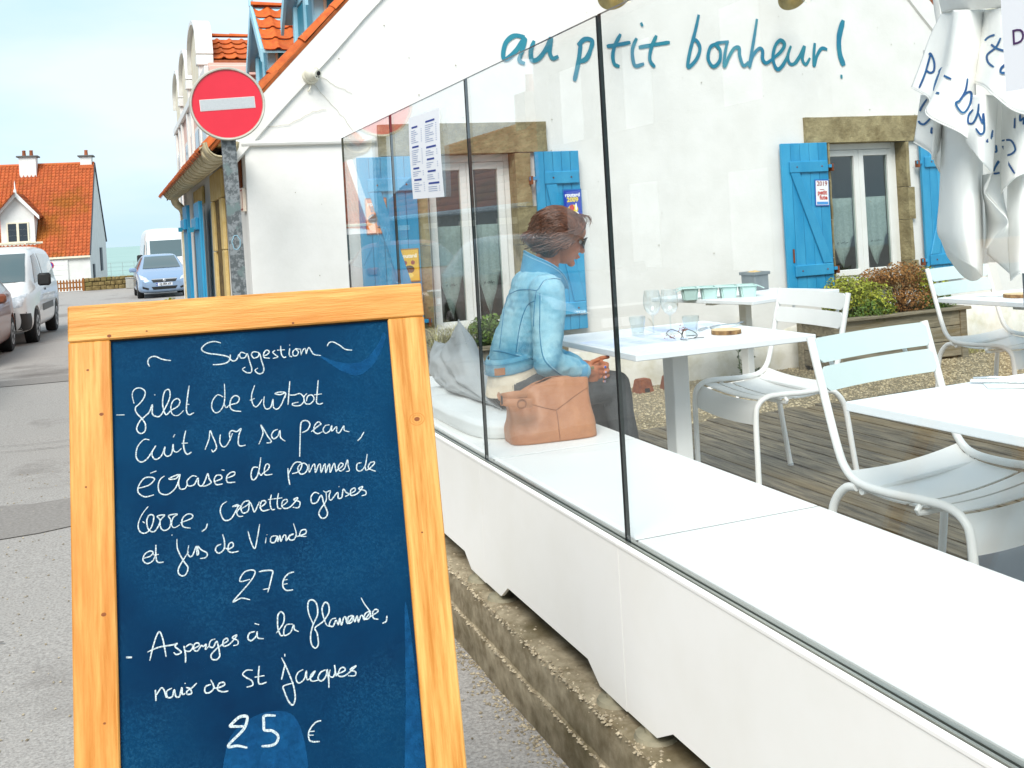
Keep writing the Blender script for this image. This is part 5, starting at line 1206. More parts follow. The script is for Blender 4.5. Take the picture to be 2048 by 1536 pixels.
for yy in (-1.5, 2.0, 5.2, 8.2):
    for z0 in (0.6, 3.2):
        w_ = box('window', -6.34, -6.29, yy, yy + 1.0, z0, z0 + 1.5, mat('grey_shutter', hx('#8f979a'), 0.6), oh3)
        box('pane', -6.36, -6.341, yy + 0.1, yy + 0.9, z0 + 0.1, z0 + 1.4, mat('dark_pane', hx('#23282c')), w_)
# ================================================================== BENCH, SKIRT, GLASS SCREEN
white = mat('white_laminate', hx('#f4f3ef'), 0.4, hx('#efeeea'), 2, crough=0.45)
skirtM = mat('white_panel', hx('#f8f6f1'), 0.5, hx('#f0ede5'), 1.6, pos=(0.4, 0.75), col3=hx('#e6e1d4'), s3=1.2, p3=(0.62, 0.85))
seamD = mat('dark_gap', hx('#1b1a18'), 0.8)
alum = mat('aluminium_channel', hx('#8d8f88'), 0.35, hx('#b2b3aa'), 20, metal=0.8, stretch=(1, 0.05, 1))
bench = thing('long_bench', 'long white bench with a notched front panel along the glass screen', 'bench', (1.45, 2.3, 0.21))
SE = [0.40, 2.325, 3.388, 4.452, 5.50]
for i in range(len(SE) - 1):
    a, b = SE[i], SE[i + 1]
    box('seat_board', 1.203, 1.772, a + 0.0035, b - 0.0035, 0.650, 0.670, white, bench, 0.0015)
    # skirt panel with the recessed, notched lower edge
    def foot(y): return [(y, 0.243)]
    poly = [(a + 0.0006, 0.662), (b - 0.0006, 0.662), (b - 0.0006, 0.243)]
    poly += [(b - 0.155, 0.243), (b - 0.225, 0.292)] if i < 4 else []
    poly += [(a + 0.225, 0.290), (a + 0.155, 0.243), (a + 0.0006, 0.240)]
    if i == 0: poly = [(a, 0.662), (b - 0.0015, 0.662), (b - 0.0015, 0.243), (b - 0.155, 0.243), (b - 0.235, 0.288), (1.49, 0.286), (1.42, 0.240), (1.12, 0.24), (1.05, 0.286), (a, 0.288)]
    prism('skirt_panel', poly, 'X', 1.146, 1.158, skirtM, bench, 0.0)
    box('rim', 1.144, 1.161, a, b, 0.663, 0.672, skirtM, bench, 0.001)
boxes('channel', [(1.1635, 1.1700, 0.4, 5.5, 0.640, 0.6745), (1.1845, 1.1965, 0.4, 5.5, 0.640, 0.669)], alum, bench)
box('channel_floor', 1.1706, 1.1834, 0.4, 5.5, 0.640, 0.654, seamD, bench)
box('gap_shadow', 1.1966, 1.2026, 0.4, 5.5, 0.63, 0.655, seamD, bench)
for s in SE[1:4]: box('joint', 1.20, 1.768, s - 0.0034, s + 0.0034, 0.645, 0.6685, seamD, bench)
box('back_board', 1.750, 1.766, 0.4, 5.5, 0.215, 0.649, skirtM, bench)
for s in SE[1:]:
    box('rib', 1.16, 1.75, s - 0.02, s + 0.02, 0.26, 0.645, darkroom, bench)
footM = mat('grey_plastic_foot', hx('#77715c'), 0.7, hx('#989078'), 12)
fo = None
for s in [1.27] + SE[1:]:
    for dy in (-0.10, 0.11):
        if fo is None:
            fo = lathe('foot', [(0.052, 0.208), (0.056, 0.214), (0.05, 0.226), (0.028, 0.230), (0.022, 0.262)], footM, bench, (1.172, s + dy, 0), 20); y0 = s + dy
        else: share(fo, 'foot', Matrix.Translation((0, s + dy - y0, 0)), bench)
# glass screen
scr = thing('glass_screen', 'frameless glass wind screen of tall panes with black joints along the bench', 'screen', (1.177, 2.9, 0.655))
gM = glass_mat('screen_glass', (0.985, 0.996, 0.993), gain=0.88)
edgeM = mat('glass_edge', hx('#0d1c1a'), 0.3)
for i in range(4):
    a, b = SE[i], SE[i + 1]
    bm = bmesh.new(); box_bm(bm, 1.172, 1.182, a + 0.0055, b - 0.0055, 0.655, 2.022)
    p = bm_obj('glass_pane', bm, [gM, edgeM], scr)
    for f in p.data.polygons: f.material_index = 0 if abs(f.normal.x) > 0.9 else 1
for s in SE[1:4]:
    box('joint_strip', 1.1725, 1.1815, s - 0.0045, s + 0.0045, 0.655, 2.021, blackr, scr)
box('edge_seal', 1.1715, 1.1825, 5.4947, 5.497, 0.655, 2.022, edgeM, scr)
# menu sheets taped to the glass
paper = mat('white_paper', hx('#f0f2f6'), 0.6)
inkM = mat('blue_ink', hx('#1f3f93'), 0.6); inkl = mat('faint_ink', hx('#8fa0c4'), 0.6)
mn = thing('menu_sheet', 'white printed menu sheet taped to the glass in front of the far window', 'menu', (1.169, 3.9, 1.8))
def sheetP(u, v, off=0.0):      # u 0..1 from far to near edge, v 0..1 down
    y = 4.115 + (3.685 - 4.115) * u; z = 1.968 - 0.34 * v - 0.01 * u
    return (1.1685 - off - 0.004 * math.sin(math.pi * v), y, z)
grid('sheet', lambda u, v: sheetP(u, v), 6, 8, paper, mn, True, 0.0006)
vs, fs, v2, f2 = [], [], [], []
random.seed(31)
def bar(vs, fs, u0, u1, v0, v1, off=0.0012):
    b = len(vs); vs += [sheetP(u0, v0, off), sheetP(u1, v0, off), sheetP(u1, v1, off), sheetP(u0, v1, off)]; fs.append((b, b + 1, b + 2, b + 3))
for col, heads in ((0.08, (0.12, 0.36, 0.62, 0.76)), (0.55, (0.10, 0.40, 0.54, 0.68, 0.82))):
    hh = list(heads) + [0.97]
    for k, h in enumerate(heads):
        bar(vs, fs, col + 0.02, col + 0.02 + random.uniform(0.2, 0.36), h, h + 0.022)
        v = h + 0.05
        while v < hh[k + 1] - 0.04:
            bar(v2, f2, col, col + random.uniform(0.12, 0.28), v, v + 0.007); bar(v2, f2, col + 0.33, col + 0.36, v, v + 0.007); v += 0.024
mesh('headings', vs, fs, inkM, mn); mesh('menu_lines', v2, f2, inkl, mn)
m2 = thing('menu_sheet', 'white sheet with a purple letter D taped high on the nearest glass pane', 'menu', (1.169, 0.95, 1.8))
box('sheet', 1.1695, 1.1705, 0.72, 1.066, 1.645, 1.96, paper, m2)
text_mesh('lettering', 'D', 0.030, mat('purple_ink', hx('#4a2a5c'), 0.6), m2, Matrix.Translation((1.1690, 1.051, 1.717)) @ Matrix.Rotation(R(-90), 4, 'Z') @ Matrix.Rotation(R(90), 4, 'X'), 0.0003, 'LEFT')

# ================================================================== CHALKBOARD
BU, BD = Vector(BOARD_U), Vector(BOARD_D); BN = BU.cross(-BD).normalized(); BO = Vector(BOARD_O)
BM = Matrix(((BU.x, -BD.x, BN.x, BO.x), (BU.y, -BD.y, BN.y, BO.y), (BU.z, -BD.z, BN.z, BO.z), (0, 0, 0, 1)))
pine = mat('varnished_pine', hx('#b9741f'), 0.5, hx('#e2ab5c'), 4.5, 10, stretch=(15, 0.9, 15), pos=(0.36, 0.64), bump=0.7, bscale=18, bdist=0.0015, col3=hx('#c2701c'), s3=0.9, p3=(0.52, 0.75))
pine_h = mat('varnished_pine_rail', hx('#b9741f'), 0.5, hx('#e2ab5c'), 4.5, 10, stretch=(0.9, 13, 13), pos=(0.36, 0.64), bump=0.9, bscale=22, bdist=0.002, col3=hx('#c87822'), s3=0.9, p3=(0.52, 0.75))
knotM = mat('pine_knot', hx('#8a4a12'), 0.6, hx('#6a3208'), 60)
cbd = bpy.data.objects.new('chalkboard', None); COL.objects.link(cbd)
foot_pt = BO + BU * 0.3 + BD * 1.44
cbd.matrix_world = Matrix.Translation((foot_pt.x, foot_pt.y, 0)); MW[cbd.name] = Matrix.Translation((foot_pt.x, foot_pt.y, 0))
tag(cbd, 'blue chalkboard in a pine frame listing fish and asparagus dishes, standing on the asphalt', 'chalkboard')
def boardpart(name, m, build, parent=cbd, smooth=False):
    """geometry in board coordinates (x right, y up from the top edge, z towards the reader)"""
    bm = bmesh.new(); build(bm)
    bmesh.ops.recalc_face_normals(bm, faces=bm.faces[:])
    me = bpy.data.meshes.new(name); bm.to_mesh(me); bm.free()
    o = obj(name, me, m, parent, smooth); o.matrix_basis = wm(parent).inverted() @ BM if parent is cbd else Matrix.Identity(4)
    MW[o.name] = BM.copy(); return o
LB = 1.43
rail = boardpart('top_rail', pine_h, lambda bm: box_bm(bm, 0, 0.606, -0.0615, 0.0, -0.014, 0.012, 0.0022))
stl = boardpart('stile', pine, lambda bm: box_bm(bm, 0.0, 0.0662, -LB, -0.062, -0.014, 0.0105, 0.0022))
str_ = boardpart('stile', pine, lambda bm: box_bm(bm, 0.5388, 0.6055, -LB, -0.062, -0.014, 0.0105, 0.0022))
boardpart('bottom_rail', pine_h, lambda bm: box_bm(bm, 0.0666, 0.5384, -1.30, -1.235, -0.014, 0.011, 0.0022))
slate = mat('blue_chalk_slate', hx('#002240'), 0.7, hx('#003a5c'), 2.6, 10, pos=(0.34, 0.76), spec=0.08, bump=0.12, bscale=220, bdist=0.0006, col3=hx('#00486a'), s3=2.0, p3=(0.6, 0.95))
panel = boardpart('slate_panel', slate, lambda bm: box_bm(bm, 0.060, 0.545, -1.24, -0.055, -0.012, 0.001))
def knots(bm, items):
    for (x, y, r, z) in items:
        vs_ = [bm.verts.new((x + r * math.cos(k * 0.628) * 1.0, y + r * 0.75 * math.sin(k * 0.628), z)) for k in range(10)]
        bm.faces.new(vs_)
for q_ in [(0.030, -0.110, 0.0022, 0.0109), (0.05, -0.185, 0.0035, 0.0109), (0.575, -0.246, 0.005, 0.0109), (0.047, -0.50, 0.004, 0.0109), (0.566, -0.44, 0.0018, 0.0109), (0.045, -0.66, 0.0022, 0.0109), (0.024, -0.30, 0.0018, 0.0109)]: boardpart('knot', knotM, lambda bm: knots(bm, [q_]), stl if q_[0] < 0.3 else str_)
for q_ in [(0.065, -0.0555, 0.0035, 0.0124), (0.125, -0.052, 0.0018, 0.0124), (0.37, -0.057, 0.0022, 0.0124)]: boardpart('knot', knotM, lambda bm: knots(bm, [q_]), rail)
ringM = mat('knot_ring', hx('#c47a26'), 0.5)
def ringb(bm):
    for (x, y, r) in ((0.575, -0.246, 0.0095), (0.575, -0.246, 0.014)):
        K = 20; a_ = [bm.verts.new((x + r * math.cos(2 * math.pi * k / K), y + r * 0.8 * math.sin(2 * math.pi * k / K), 0.0108)) for k in range(K)]
        b_ = [bm.verts.new((x + r * 0.9 * math.cos(2 * math.pi * k / K), y + r * 0.72 * math.sin(2 * math.pi * k / K), 0.0108)) for k in range(K)]
        for k in range(K): bm.faces.new((a_[k], a_[(k + 1) % K], b_[(k + 1) % K], b_[k]))
boardpart('knot_ring', ringM, ringb, str_)
# erased smudges: a translucent chalk dust film with its own outline
dust = mat('chalk_dust', hx('#125a8c'), 0.9, hx('#0a4878'), 20, 8, spec=0.2)
dust.node_tree.nodes['Principled BSDF'].inputs['Alpha'].default_value = 0.42
def film(poly, z=0.0016, n=5):
    def f(bm):
        c = crom([(a, b, z) for a, b in poly], n, True); bm.faces.new([bm.verts.new(p) for p in c])
    return f
def pxb(x, y):    # photo position noted while tracing -> board metres (affine fit of the board face)
    return (x, -y)
boardpart('eraser_smudge', dust, film([(0.222, -0.735), (0.245, -0.700), (0.29, -0.686), (0.332, -0.70), (0.348, -0.76), (0.345, -0.84), (0.32, -0.93), (0.25, -0.92), (0.212, -0.83)]), panel)
boardpart('eraser_smudge', dust, film([(0.395, -0.105), (0.44, -0.13), (0.485, -0.135), (0.515, -0.11), (0.53, -0.085), (0.532, -0.10), (0.51, -0.138), (0.48, -0.158), (0.45, -0.148), (0.42, -0.125)]), panel)
boardpart('eraser_smudge', dust, film([(0.515, -0.70), (0.528, -0.55), (0.536, -0.70), (0.536, -0.95), (0.515, -0.95), (0.50, -0.86)]), panel)
chalk = mat('white_chalk', hx('#e4ebe8'), 0.95, hx('#c4d2d4'), 300, 4, pos=(0.3, 0.55), bump=0.4, bscale=500, bdist=0.0005)
def chalkb(bm):
    vs, fs = [], []; k = 0
    for w, pts in strokes(CHALK, 2000.0):
        k += 1
        ribbon(vs, fs, [(p[0], -p[1]) for p in pts], w * 0.84, lambda c: (c.x, c.y, 0.0022 + (k % 8) * 0.00004 + c.z * 0.00003), 0.35, 6, k)
    V = [bm.verts.new(v) for v in vs]
    for f in fs: bm.faces.new([V[i] for i in f])
ck = boardpart('chalk_writing', chalk, chalkb, panel); ck['kind'] = 'stuff'
def alpha_noise(m, scale, lo, hi, a0, a1, extra=None):
    t = m.node_tree; N = t.nodes; L = t.links
    co = N.new('ShaderNodeTexCoord'); n = N.new('ShaderNodeTexNoise'); n.inputs['Scale'].default_value = scale; n.inputs['Detail'].default_value = 8; n.inputs['Roughness'].default_value = 0.7
    r = N.new('ShaderNodeMapRange'); r.inputs[1].default_value = lo; r.inputs[2].default_value = hi; r.inputs[3].default_value = a0; r.inputs[4].default_value = a1
    L.new(co.outputs['Object'], n.inputs['Vector']); L.new(n.outputs['Fac'], r.inputs[0]); out = r.outputs[0]
    if extra:
        n2 = N.new('ShaderNodeTexNoise'); n2.inputs['Scale'].default_value = extra; n2.inputs['Detail'].default_value = 4; L.new(co.outputs['Object'], n2.inputs['Vector'])
        r2 = N.new('ShaderNodeMapRange'); r2.inputs[1].default_value = 0.4; r2.inputs[2].default_value = 0.62
        mu = N.new('ShaderNodeMath'); mu.operation = 'MULTIPLY'; L.new(n2.outputs['Fac'], r2.inputs[0]); L.new(out, mu.inputs[0]); L.new(r2.outputs[0], mu.inputs[1]); out = mu.outputs[0]
    L.new(out, m.node_tree.nodes['Principled BSDF'].inputs['Alpha'])
alpha_noise(chalk, 420, 0.40, 0.56, 0.35, 1.0)
alpha_noise(dust, 60, 0.3, 0.7, 0.25, 0.8)
# old writing wiped away: a thin film of chalk dust over the whole slate
film_m = mat('wiped_chalk_film', hx('#2f6c92'), 0.95, hx('#1b5a86'), 9, 6, spec=0.05); alpha_noise(film_m, 260, 0.45, 0.75, 0.0, 0.55, 5.5)
boardpart('wiped_film', film_m, lambda bm: bm.faces.new([bm.verts.new(p) for p in ((0.067, -1.22, 0.00125), (0.538, -1.22, 0.00125), (0.538, -0.066, 0.00125), (0.067, -0.066, 0.00125))]), panel)
# dark recess line under the top rail and rear prop frame
boardpart('recess', seamD, lambda bm: box_bm(bm, 0.0665, 0.5385, -0.0642, -0.0618, 0.0012, 0.0035), panel)
for x in (0.05, 0.52):
    a = BM @ Vector((x, -0.03, -0.016)); c = Vector((a.x + 0.06, a.y + 0.62, -0.005))
    u = (c - a).normalized()
    tube('prop_leg', [a, c], 0.028, pine, cbd, 4, local=False, smooth=False)
tube('hinge', [BM @ Vector((0.0, -0.02, -0.02)), BM @ Vector((0.6, -0.02, -0.02))], 0.008, zinc, cbd, 6)

# ================================================================== NO-ENTRY SIGN
sg = thing('no_entry_sign', 'round red no-entry sign with a white bar on a galvanised post', 'sign', (0.712, 6.60, -0.06))
SM = Matrix.Translation((0.688, 6.527, 2.351)) @ Matrix.Rotation(R(-4), 4, 'Z') @ Matrix.Rotation(R(-3.0), 4, 'Y') @ Matrix.Rotation(R(90), 4, 'X')
def sgn(name, prof, m, parent=sg, seg=64):
    vs, fs = [], []
    for (r, h) in prof:
        for k in range(seg): a = 2 * math.pi * k / seg; vs.append(SM @ Vector((r * math.cos(a), r * math.sin(a), h)))
    n = len(prof)
    for i in range(n - 1):
        for k in range(seg): fs.append((i * seg + k, i * seg + (k + 1) % seg, (i + 1) * seg + (k + 1) % seg, (i + 1) * seg + k))
    if prof[-1][0] > 0.001: fs.append(tuple((n - 1) * seg + k for k in range(seg)))
    if prof[0][0] > 0.001: fs.append(tuple(range(seg))[::-1])
    return bm_obj(name, bm_from(vs, fs), m, parent, 'auto')
signred = mat('reflective_red', hx('#d81e34'), 0.35, hx('#d0182e'), 3, spec=0.6)
sgn('disc', [(0.2115, -0.012), (0.2115, 0.004), (0, 0.0045)], signred)
sgn('rim', [(0.206, -0.022), (0.222, -0.024), (0.229, -0.018), (0.229, 0.010), (0.224, 0.015), (0.216, 0.014), (0.212, 0.006), (0.212, -0.01)], mat('aluminium_rim', hx('#b9b5a4'), 0.4, hx('#d2cfc2'), 10, metal=0.4))
bm = bmesh.new(); box_bm(bm, -0.167, 0.167, -0.036, 0.036, 0.0048, 0.0068, 0.0, SM)
b_ = bm_obj('bar', bm, mat('bar_border', hx('#d8c8c4'), 0.5), sg)
bm = bmesh.new(); box_bm(bm, -0.163, 0.163, -0.0325, 0.0325, 0.0069, 0.0078, 0.0, SM)
bm_obj('bar_face', bm, mat('reflective_grey', hx('#b9bdbe'), 0.4, hx('#aeb2b3'), 120), b_)
pa, pb = Vector((0.684, 6.585, 2.30)), Vector((0.7195, 6.575, -0.07))
ax = (pb - pa).normalized(); ux = Vector((1, 0, 0)); ux = (ux - ax * ux.dot(ax)).normalized(); uy = ax.cross(ux)
prof = [(-0.043, -0.018), (0.043, -0.018), (0.043, 0.030), (0.0395, 0.030), (0.0395, -0.0145), (-0.0395, -0.0145), (-0.0395, 0.030), (-0.043, 0.030)]
if uy.y < 0: uy = -uy
vs = [pa + ux * a + uy * b for a, b in prof] + [pb + ux * a + uy * b for a, b in prof]
fs = [tuple(range(8)), tuple(range(15, 7, -1))] + [(i, (i + 1) % 8, 8 + (i + 1) % 8, 8 + i) for i in range(8)]
zp = mat('spangled_zinc', hx('#565b5c'), 0.5, hx('#85898a'), 42, 2, pos=(0.42, 0.58), metal=0.2, col3=hx('#6b7a78'), s3=9, p3=(0.55, 0.62))
bm_obj('post', bm_from(vs, fs), zp, sg)
smear = mat('pale_blue_smear', hx('#8fb6c6'), 0.6)
def onpost(t, dx): return pa.lerp(pb, t) + ux * dx - uy * 0.0195
for (t, w, h) in ((0.345, 0.024, 0.045), (0.56, 0.014, 0.036), (0.72, 0.018, 0.032)):
    c = [onpost(t, 0.0) + ux * (w * math.cos(k * 0.349) + 0.003 * math.sin(k * 2.0)) - ax * (h * math.sin(k * 0.349)) for k in range(18)]
    tube('glue_mark', c, 0.0028, smear, sg, 4, closed=True)
for z in (2.28, 2.42): box('clamp', 0.645, 0.735, 6.545, 6.60, z - 0.015, z + 0.015, zinc, sg, 0.003)

# ================================================================== FURNITURE
mint = mat('mint_white_coating', hx('#cbdad7'), 0.42, hx('#c4d4d1'), 2)
fw = mat('white_coated_steel', hx('#f1f0ec'), 0.38, hx('#e9e8e4'), 3)
def make_chair(name, label, slatm, seatm, framem):
    c = thing(name, label, 'chair', group='white slatted terrace chairs')
    hw, r = 0.262, 0.0125
    side = [(-0.262, 0.885), (-0.225, 0.74), (-0.180, 0.57), (-0.150, 0.505), (-0.10, 0.474), (0.0, 0.466), (0.12, 0.470), (0.19, 0.466), (0.235, 0.44), (0.252, 0.385), (0.255, 0.2), (0.256, 0.012)]
    for s in (-1, 1):
        tube('side_frame', crom([(x, s * hw, z) for x, z in side], 6), r, framem, c, 12, local=True)
        rl_ = [(-0.115, 0.462), (-0.155, 0.452), (-0.195, 0.41), (-0.215, 0.35), (-0.235, 0.2), (-0.262, 0.012)]
        lg = tube('rear_leg', crom([(x, s * (hw + 0.002), z) for x, z in rl_], 6), r, framem, c, 12, local=True)
        lathe('foot_cap', [(0.0135, 0), (0.0145, 0.003), (0.0135, 0.014)], mat('clear_cap', hx('#c4c8c8'), 0.3), lg, (-0.264, s * (hw + 0.002), 0), 12, local=True)
        # flat stay joining the back slats
        tube('back_stay', [(-0.292, s * 0.17, 0.868), (-0.248, s * 0.17, 0.735)], 0.007, framem, c, 8, local=True)
    # two broad rounded back slats
    for z0, z1 in ((0.725, 0.797), (0.808, 0.882)):
        def xx(z): return -0.262 + (0.885 - z) * 0.255 + 0.006
        pts = []; hy = 0.268; rr = 0.022
        for (cy, cz, a0) in ((hy - rr, z1 - rr, 0), (-hy + rr, z1 - rr, 90), (-hy + rr, z0 + rr, 180), (hy - rr, z0 + rr, 270)):
            for k in range(6): a = R(a0 + k * 18); pts.append((cy + rr * math.cos(a), cz + rr * math.sin(a)))
        def cur(y): return -0.022 * (1 - (y / hy) ** 2)
        bm = bmesh.new(); n = len(pts)
        # strip columns across so the slat can curve
        cols = 18; rows_ = 4; G = []
        for i in range(cols + 1):
            y = -hy + 2 * hy * i / cols
            e = max(0, abs(y) - (hy - rr)); cut = rr - math.sqrt(max(0, rr * rr - e * e))
            G.append([bm.verts.new((xx(z0 + cut + (z1 - z0 - 2 * cut) * j / rows_) + cur(y), y, z0 + cut + (z1 - z0 - 2 * cut) * j / rows_)) for j in range(rows_ + 1)])
        for i in range(cols):
            for j in range(rows_):
                try: bm.faces.new((G[i][j], G[i + 1][j], G[i + 1][j + 1], G[i][j + 1]))
                except ValueError: pass
        bmesh.ops.recalc_face_normals(bm, faces=bm.faces[:]); bmesh.ops.solidify(bm, geom=bm.faces[:], thickness=0.006)
        bm_obj('back_slat', bm, slatm, c, 'auto', local=True)
    # seat: shaped sheet slats across, last one rolls down between the front legs
    prof = crom([(-0.165, 0, 0.505), (-0.13, 0, 0.470), (-0.08, 0, 0.456), (0.0, 0, 0.448), (0.08, 0, 0.450), (0.15, 0, 0.458), (0.195, 0, 0.455), (0.228, 0, 0.43), (0.245, 0, 0.39), (0.249, 0, 0.345)], 8)
    L_ = [0.0]
    for i in range(1, len(prof)): L_.append(L_[-1] + (prof[i] - prof[i - 1]).length)
    def P(s, y):
        s = max(0, min(L_[-1], s)); i = 0
        while i < len(L_) - 2 and L_[i + 1] < s: i += 1
        t = (s - L_[i]) / (L_[i + 1] - L_[i]); p = prof[i].lerp(prof[i + 1], t)
        d = -0.016 * (1 - (y / hw) ** 2)
        return Vector((p.x, y, p.z + d))
    T = L_[-1]; cuts = [0.0, 0.235, 0.31, 0.385, T]
    for a, b in zip(cuts[:-1], cuts[1:]):
        grid('seat_slat', lambda u, v, a=a, b=b: P(a + 0.0065 + (b - a - 0.013) * u, -hw + 0.006 + (2 * hw - 0.012) * v), 12, 14, seatm, c, True, 0.004, local=True)
    tube('cross_bar', [(-0.10, -hw, 0.45), (-0.10, hw, 0.45)], 0.009, framem, c, 8, local=True)
    tube('cross_bar', crom([(0.10, -hw, 0.455), (0.10, -hw + 0.03, 0.43), (0.10, hw - 0.03, 0.43), (0.10, hw, 0.455)], 4), 0.008, framem, c, 8, local=True)
    return c
DZ = 0.219
ch1 = make_chair('terrace_chair', 'white slatted metal chair facing left, pulled up to the table with the wine glasses', fw, fw, fw)
place(ch1, (2.79, 3.965, DZ), R(178))
ch2 = make_chair('terrace_chair', 'near pale mint slatted chair behind the cropped white table at the right', mint, fw, fw)
place(ch2, (2.235, 2.315, DZ), R(-81))
ch3 = dup(ch2, (4.64, 4.36, DZ), R(-82), 'far pale mint slatted chair under the folded parasol, behind the farther table on the right')
tabm = mat('white_table_top', hx('#edf0f1'), 0.3, hx('#e6eaec'), 2, crough=0.42)
def table(name, label, cx, cy, sx, sy, gz_, h, rot=0, leg=0.042, base='plate', pl=0.24):
    t = thing(name, label, 'table', (cx, cy, gz_), (0, 0, rot), 'white square terrace tables')
    bm = bmesh.new(); box_bm(bm, -sx / 2, sx / 2, -sy / 2, sy / 2, h - 0.026, h, 0.0025)
    bm_obj('table_top', bm, tabm, t, local=True)
    box('under_frame', -sx / 2 + 0.10, sx / 2 - 0.10, -0.03, 0.03, h - 0.05, h - 0.0265, fw, t, local=True)
    box('leg', -leg, leg, -leg, leg, 0.012, h - 0.0505, fw, t, 0.004, local=True)
    if base == 'plate': box('base_plate', -pl, pl, -pl, pl, 0.0, 0.012, fw, t, 0.003, local=True)
    else:
        for s in (-1, 1):
            tube('base_bar', crom([(-0.34, s * 0.16, 0.0), (-0.30, s * 0.15, 0.055), (0, s * 0.02, 0.085), (0.30, s * 0.15, 0.055), (0.34, s * 0.16, 0.0)], 4), 0.012, fw, t, 8, local=True)
    return t
TZ = 0.96
table('terrace_table', 'white square table laid with wine glasses, placemats and a wood slice beside the seated woman', 2.288, 3.955, 0.87, 0.86, DZ, TZ - DZ, R(1))
table('terrace_table', 'near white table cropped by the right edge in front of the mint chair', 2.31, 1.80, 0.90, 0.98, DZ, TZ - DZ, R(2.5), pl=0.12)
table('terrace_table', 'farther white table on the right with a wood slice, below the folded parasol', 4.62, 3.93, 0.85, 0.86, DZ, TZ - DZ, R(2))
table('terrace_table', 'white table against the café wall holding the mint tray and grey pot', 4.34, 6.43, 1.0, 0.96, 0.14, 0.74, R(16.5), base='bars', leg=0.034)

# ---- things on the tables
glassM = glass_mat('clear_glass', (0.97, 0.985, 0.985), gain=1.5)
rimM2 = glass_mat('glass_thick', (0.93, 0.96, 0.965), gain=1.3)
def wine_glass(label, x, y, z, s=1.0):
    g = thing('wine_glass', label, 'wine glass', (x, y, z), group='empty wine glasses')
    lathe('base', [(0.0, 0.001), (0.036 * s, 0.001), (0.036 * s, 0.003), (0.012, 0.006), (0.0045, 0.012)], rimM2, g, (0, 0, 0), 28, local=True)
    lathe('stem', [(0.0045, 0.012), (0.0036, 0.04), (0.0040, 0.078), (0.009, 0.09)], rimM2, g, (0, 0, 0), 14, local=True)
    lathe('bowl', [(0.009, 0.09), (0.024, 0.100), (0.036, 0.120), (0.0405, 0.145), (0.038, 0.175), (0.0325, 0.203), (0.0315, 0.203), (0.037, 0.175), (0.0393, 0.145), (0.035, 0.121), (0.023, 0.102), (0.0, 0.094)], glassM, g, (0, 0, 0), 32, local=True)
    return g
wine_glass('left wine glass of the pair, behind the tumblers on the laid table', 2.245, 4.060, TZ)
wine_glass('right wine glass of the pair, overlapping the other one on the laid table', 2.312, 4.020, TZ)
def tumbler(label, x, y, z):
    g = thing('tumbler', label, 'tumbler', (x, y, z), group='faceted water tumblers')
    vs, fs = [], []; K = 20
    prof = [(0.026, 0.0), (0.027, 0.010), (0.034, 0.062), (0.037, 0.070), (0.0375, 0.088), (0.0355, 0.088), (0.034, 0.066), (0.0245, 0.014), (0.0, 0.012)]
    for i, (r, h) in enumerate(prof):
        for k in range(K):
            a = 2 * math.pi * k / K; rr = r * (1 - 0.045 * (k % 2)) if 1 <= i <= 2 else r
            vs.append((rr * math.cos(a), rr * math.sin(a), h))
    for i in range(len(prof) - 1):
        for k in range(K): fs.append((i * K + k, i * K + (k + 1) % K, (i + 1) * K + (k + 1) % K, (i + 1) * K + k))
    fs.append(tuple(range(K))[::-1])
    bm_obj('cup', bm_from(vs, fs), rimM2, g, 'auto', local=True)
    return g
tumbler('clear faceted tumbler left of the wine glasses', 2.175, 4.08, TZ)
tumbler('clear faceted tumbler right of the wine glasses, nearest the wood slice', 2.345, 3.90, TZ)
bark = mat('bark', hx('#5b3a1c'), 0.9, hx('#b08a56'), 30, bump=0.8, bscale=60); birch = mat('cut_wood', hx('#d8b888'), 0.7, hx('#e6cfa6'), 9, stretch=(1, 6, 1))
def slice_(label, x, y, z, r=0.062, seed=0):
    g = thing('wood_slice', label, 'wood slice', (x, y, z), group='round wood slices')
    K = 36; rr = [r * (1 + 0.06 * noise.noise(Vector((math.cos(2 * math.pi * k / K) * 1.5, math.sin(2 * math.pi * k / K) * 1.5, seed)))) for k in range(K)]
    def ring(f, h): return [(rr[k] * f * math.cos(2 * math.pi * k / K), rr[k] * f * math.sin(2 * math.pi * k / K), h) for k in range(K)]
    vs = ring(1, 0) + ring(1.01, 0.006) + ring(1.0, 0.019); fs = [tuple(range(K))[::-1]] + [(i * K + k, i * K + (k + 1) % K, (i + 1) * K + (k + 1) % K, (i + 1) * K + k) for i in (0, 1) for k in range(K)]
    mesh('bark', vs, fs, bark, g, 'auto', local=True)
    mesh('cut_face', ring(0.985, 0.0195) + [(0, 0, 0.0197)], [(k, (k + 1) % K, K) for k in range(K)], birch, g, local=True)
    mesh('cut_edge', ring(1.0, 0.0191) + ring(0.985, 0.0195), [(k, (k + 1) % K, K + (k + 1) % K, K + k) for k in range(K)], birch, g, local=True)
slice_('bark-edged wood slice on the table with the wine glasses', 2.49, 3.845, TZ, 0.066, 1)
slice_('bark-edged wood slice on the farther table at the right edge', 4.42, 4.02, TZ, 0.075, 5)
pm_ = mat('printed_placemat', hx('#dfe6f6'), 0.6, hx('#d2dcf2'), 3)
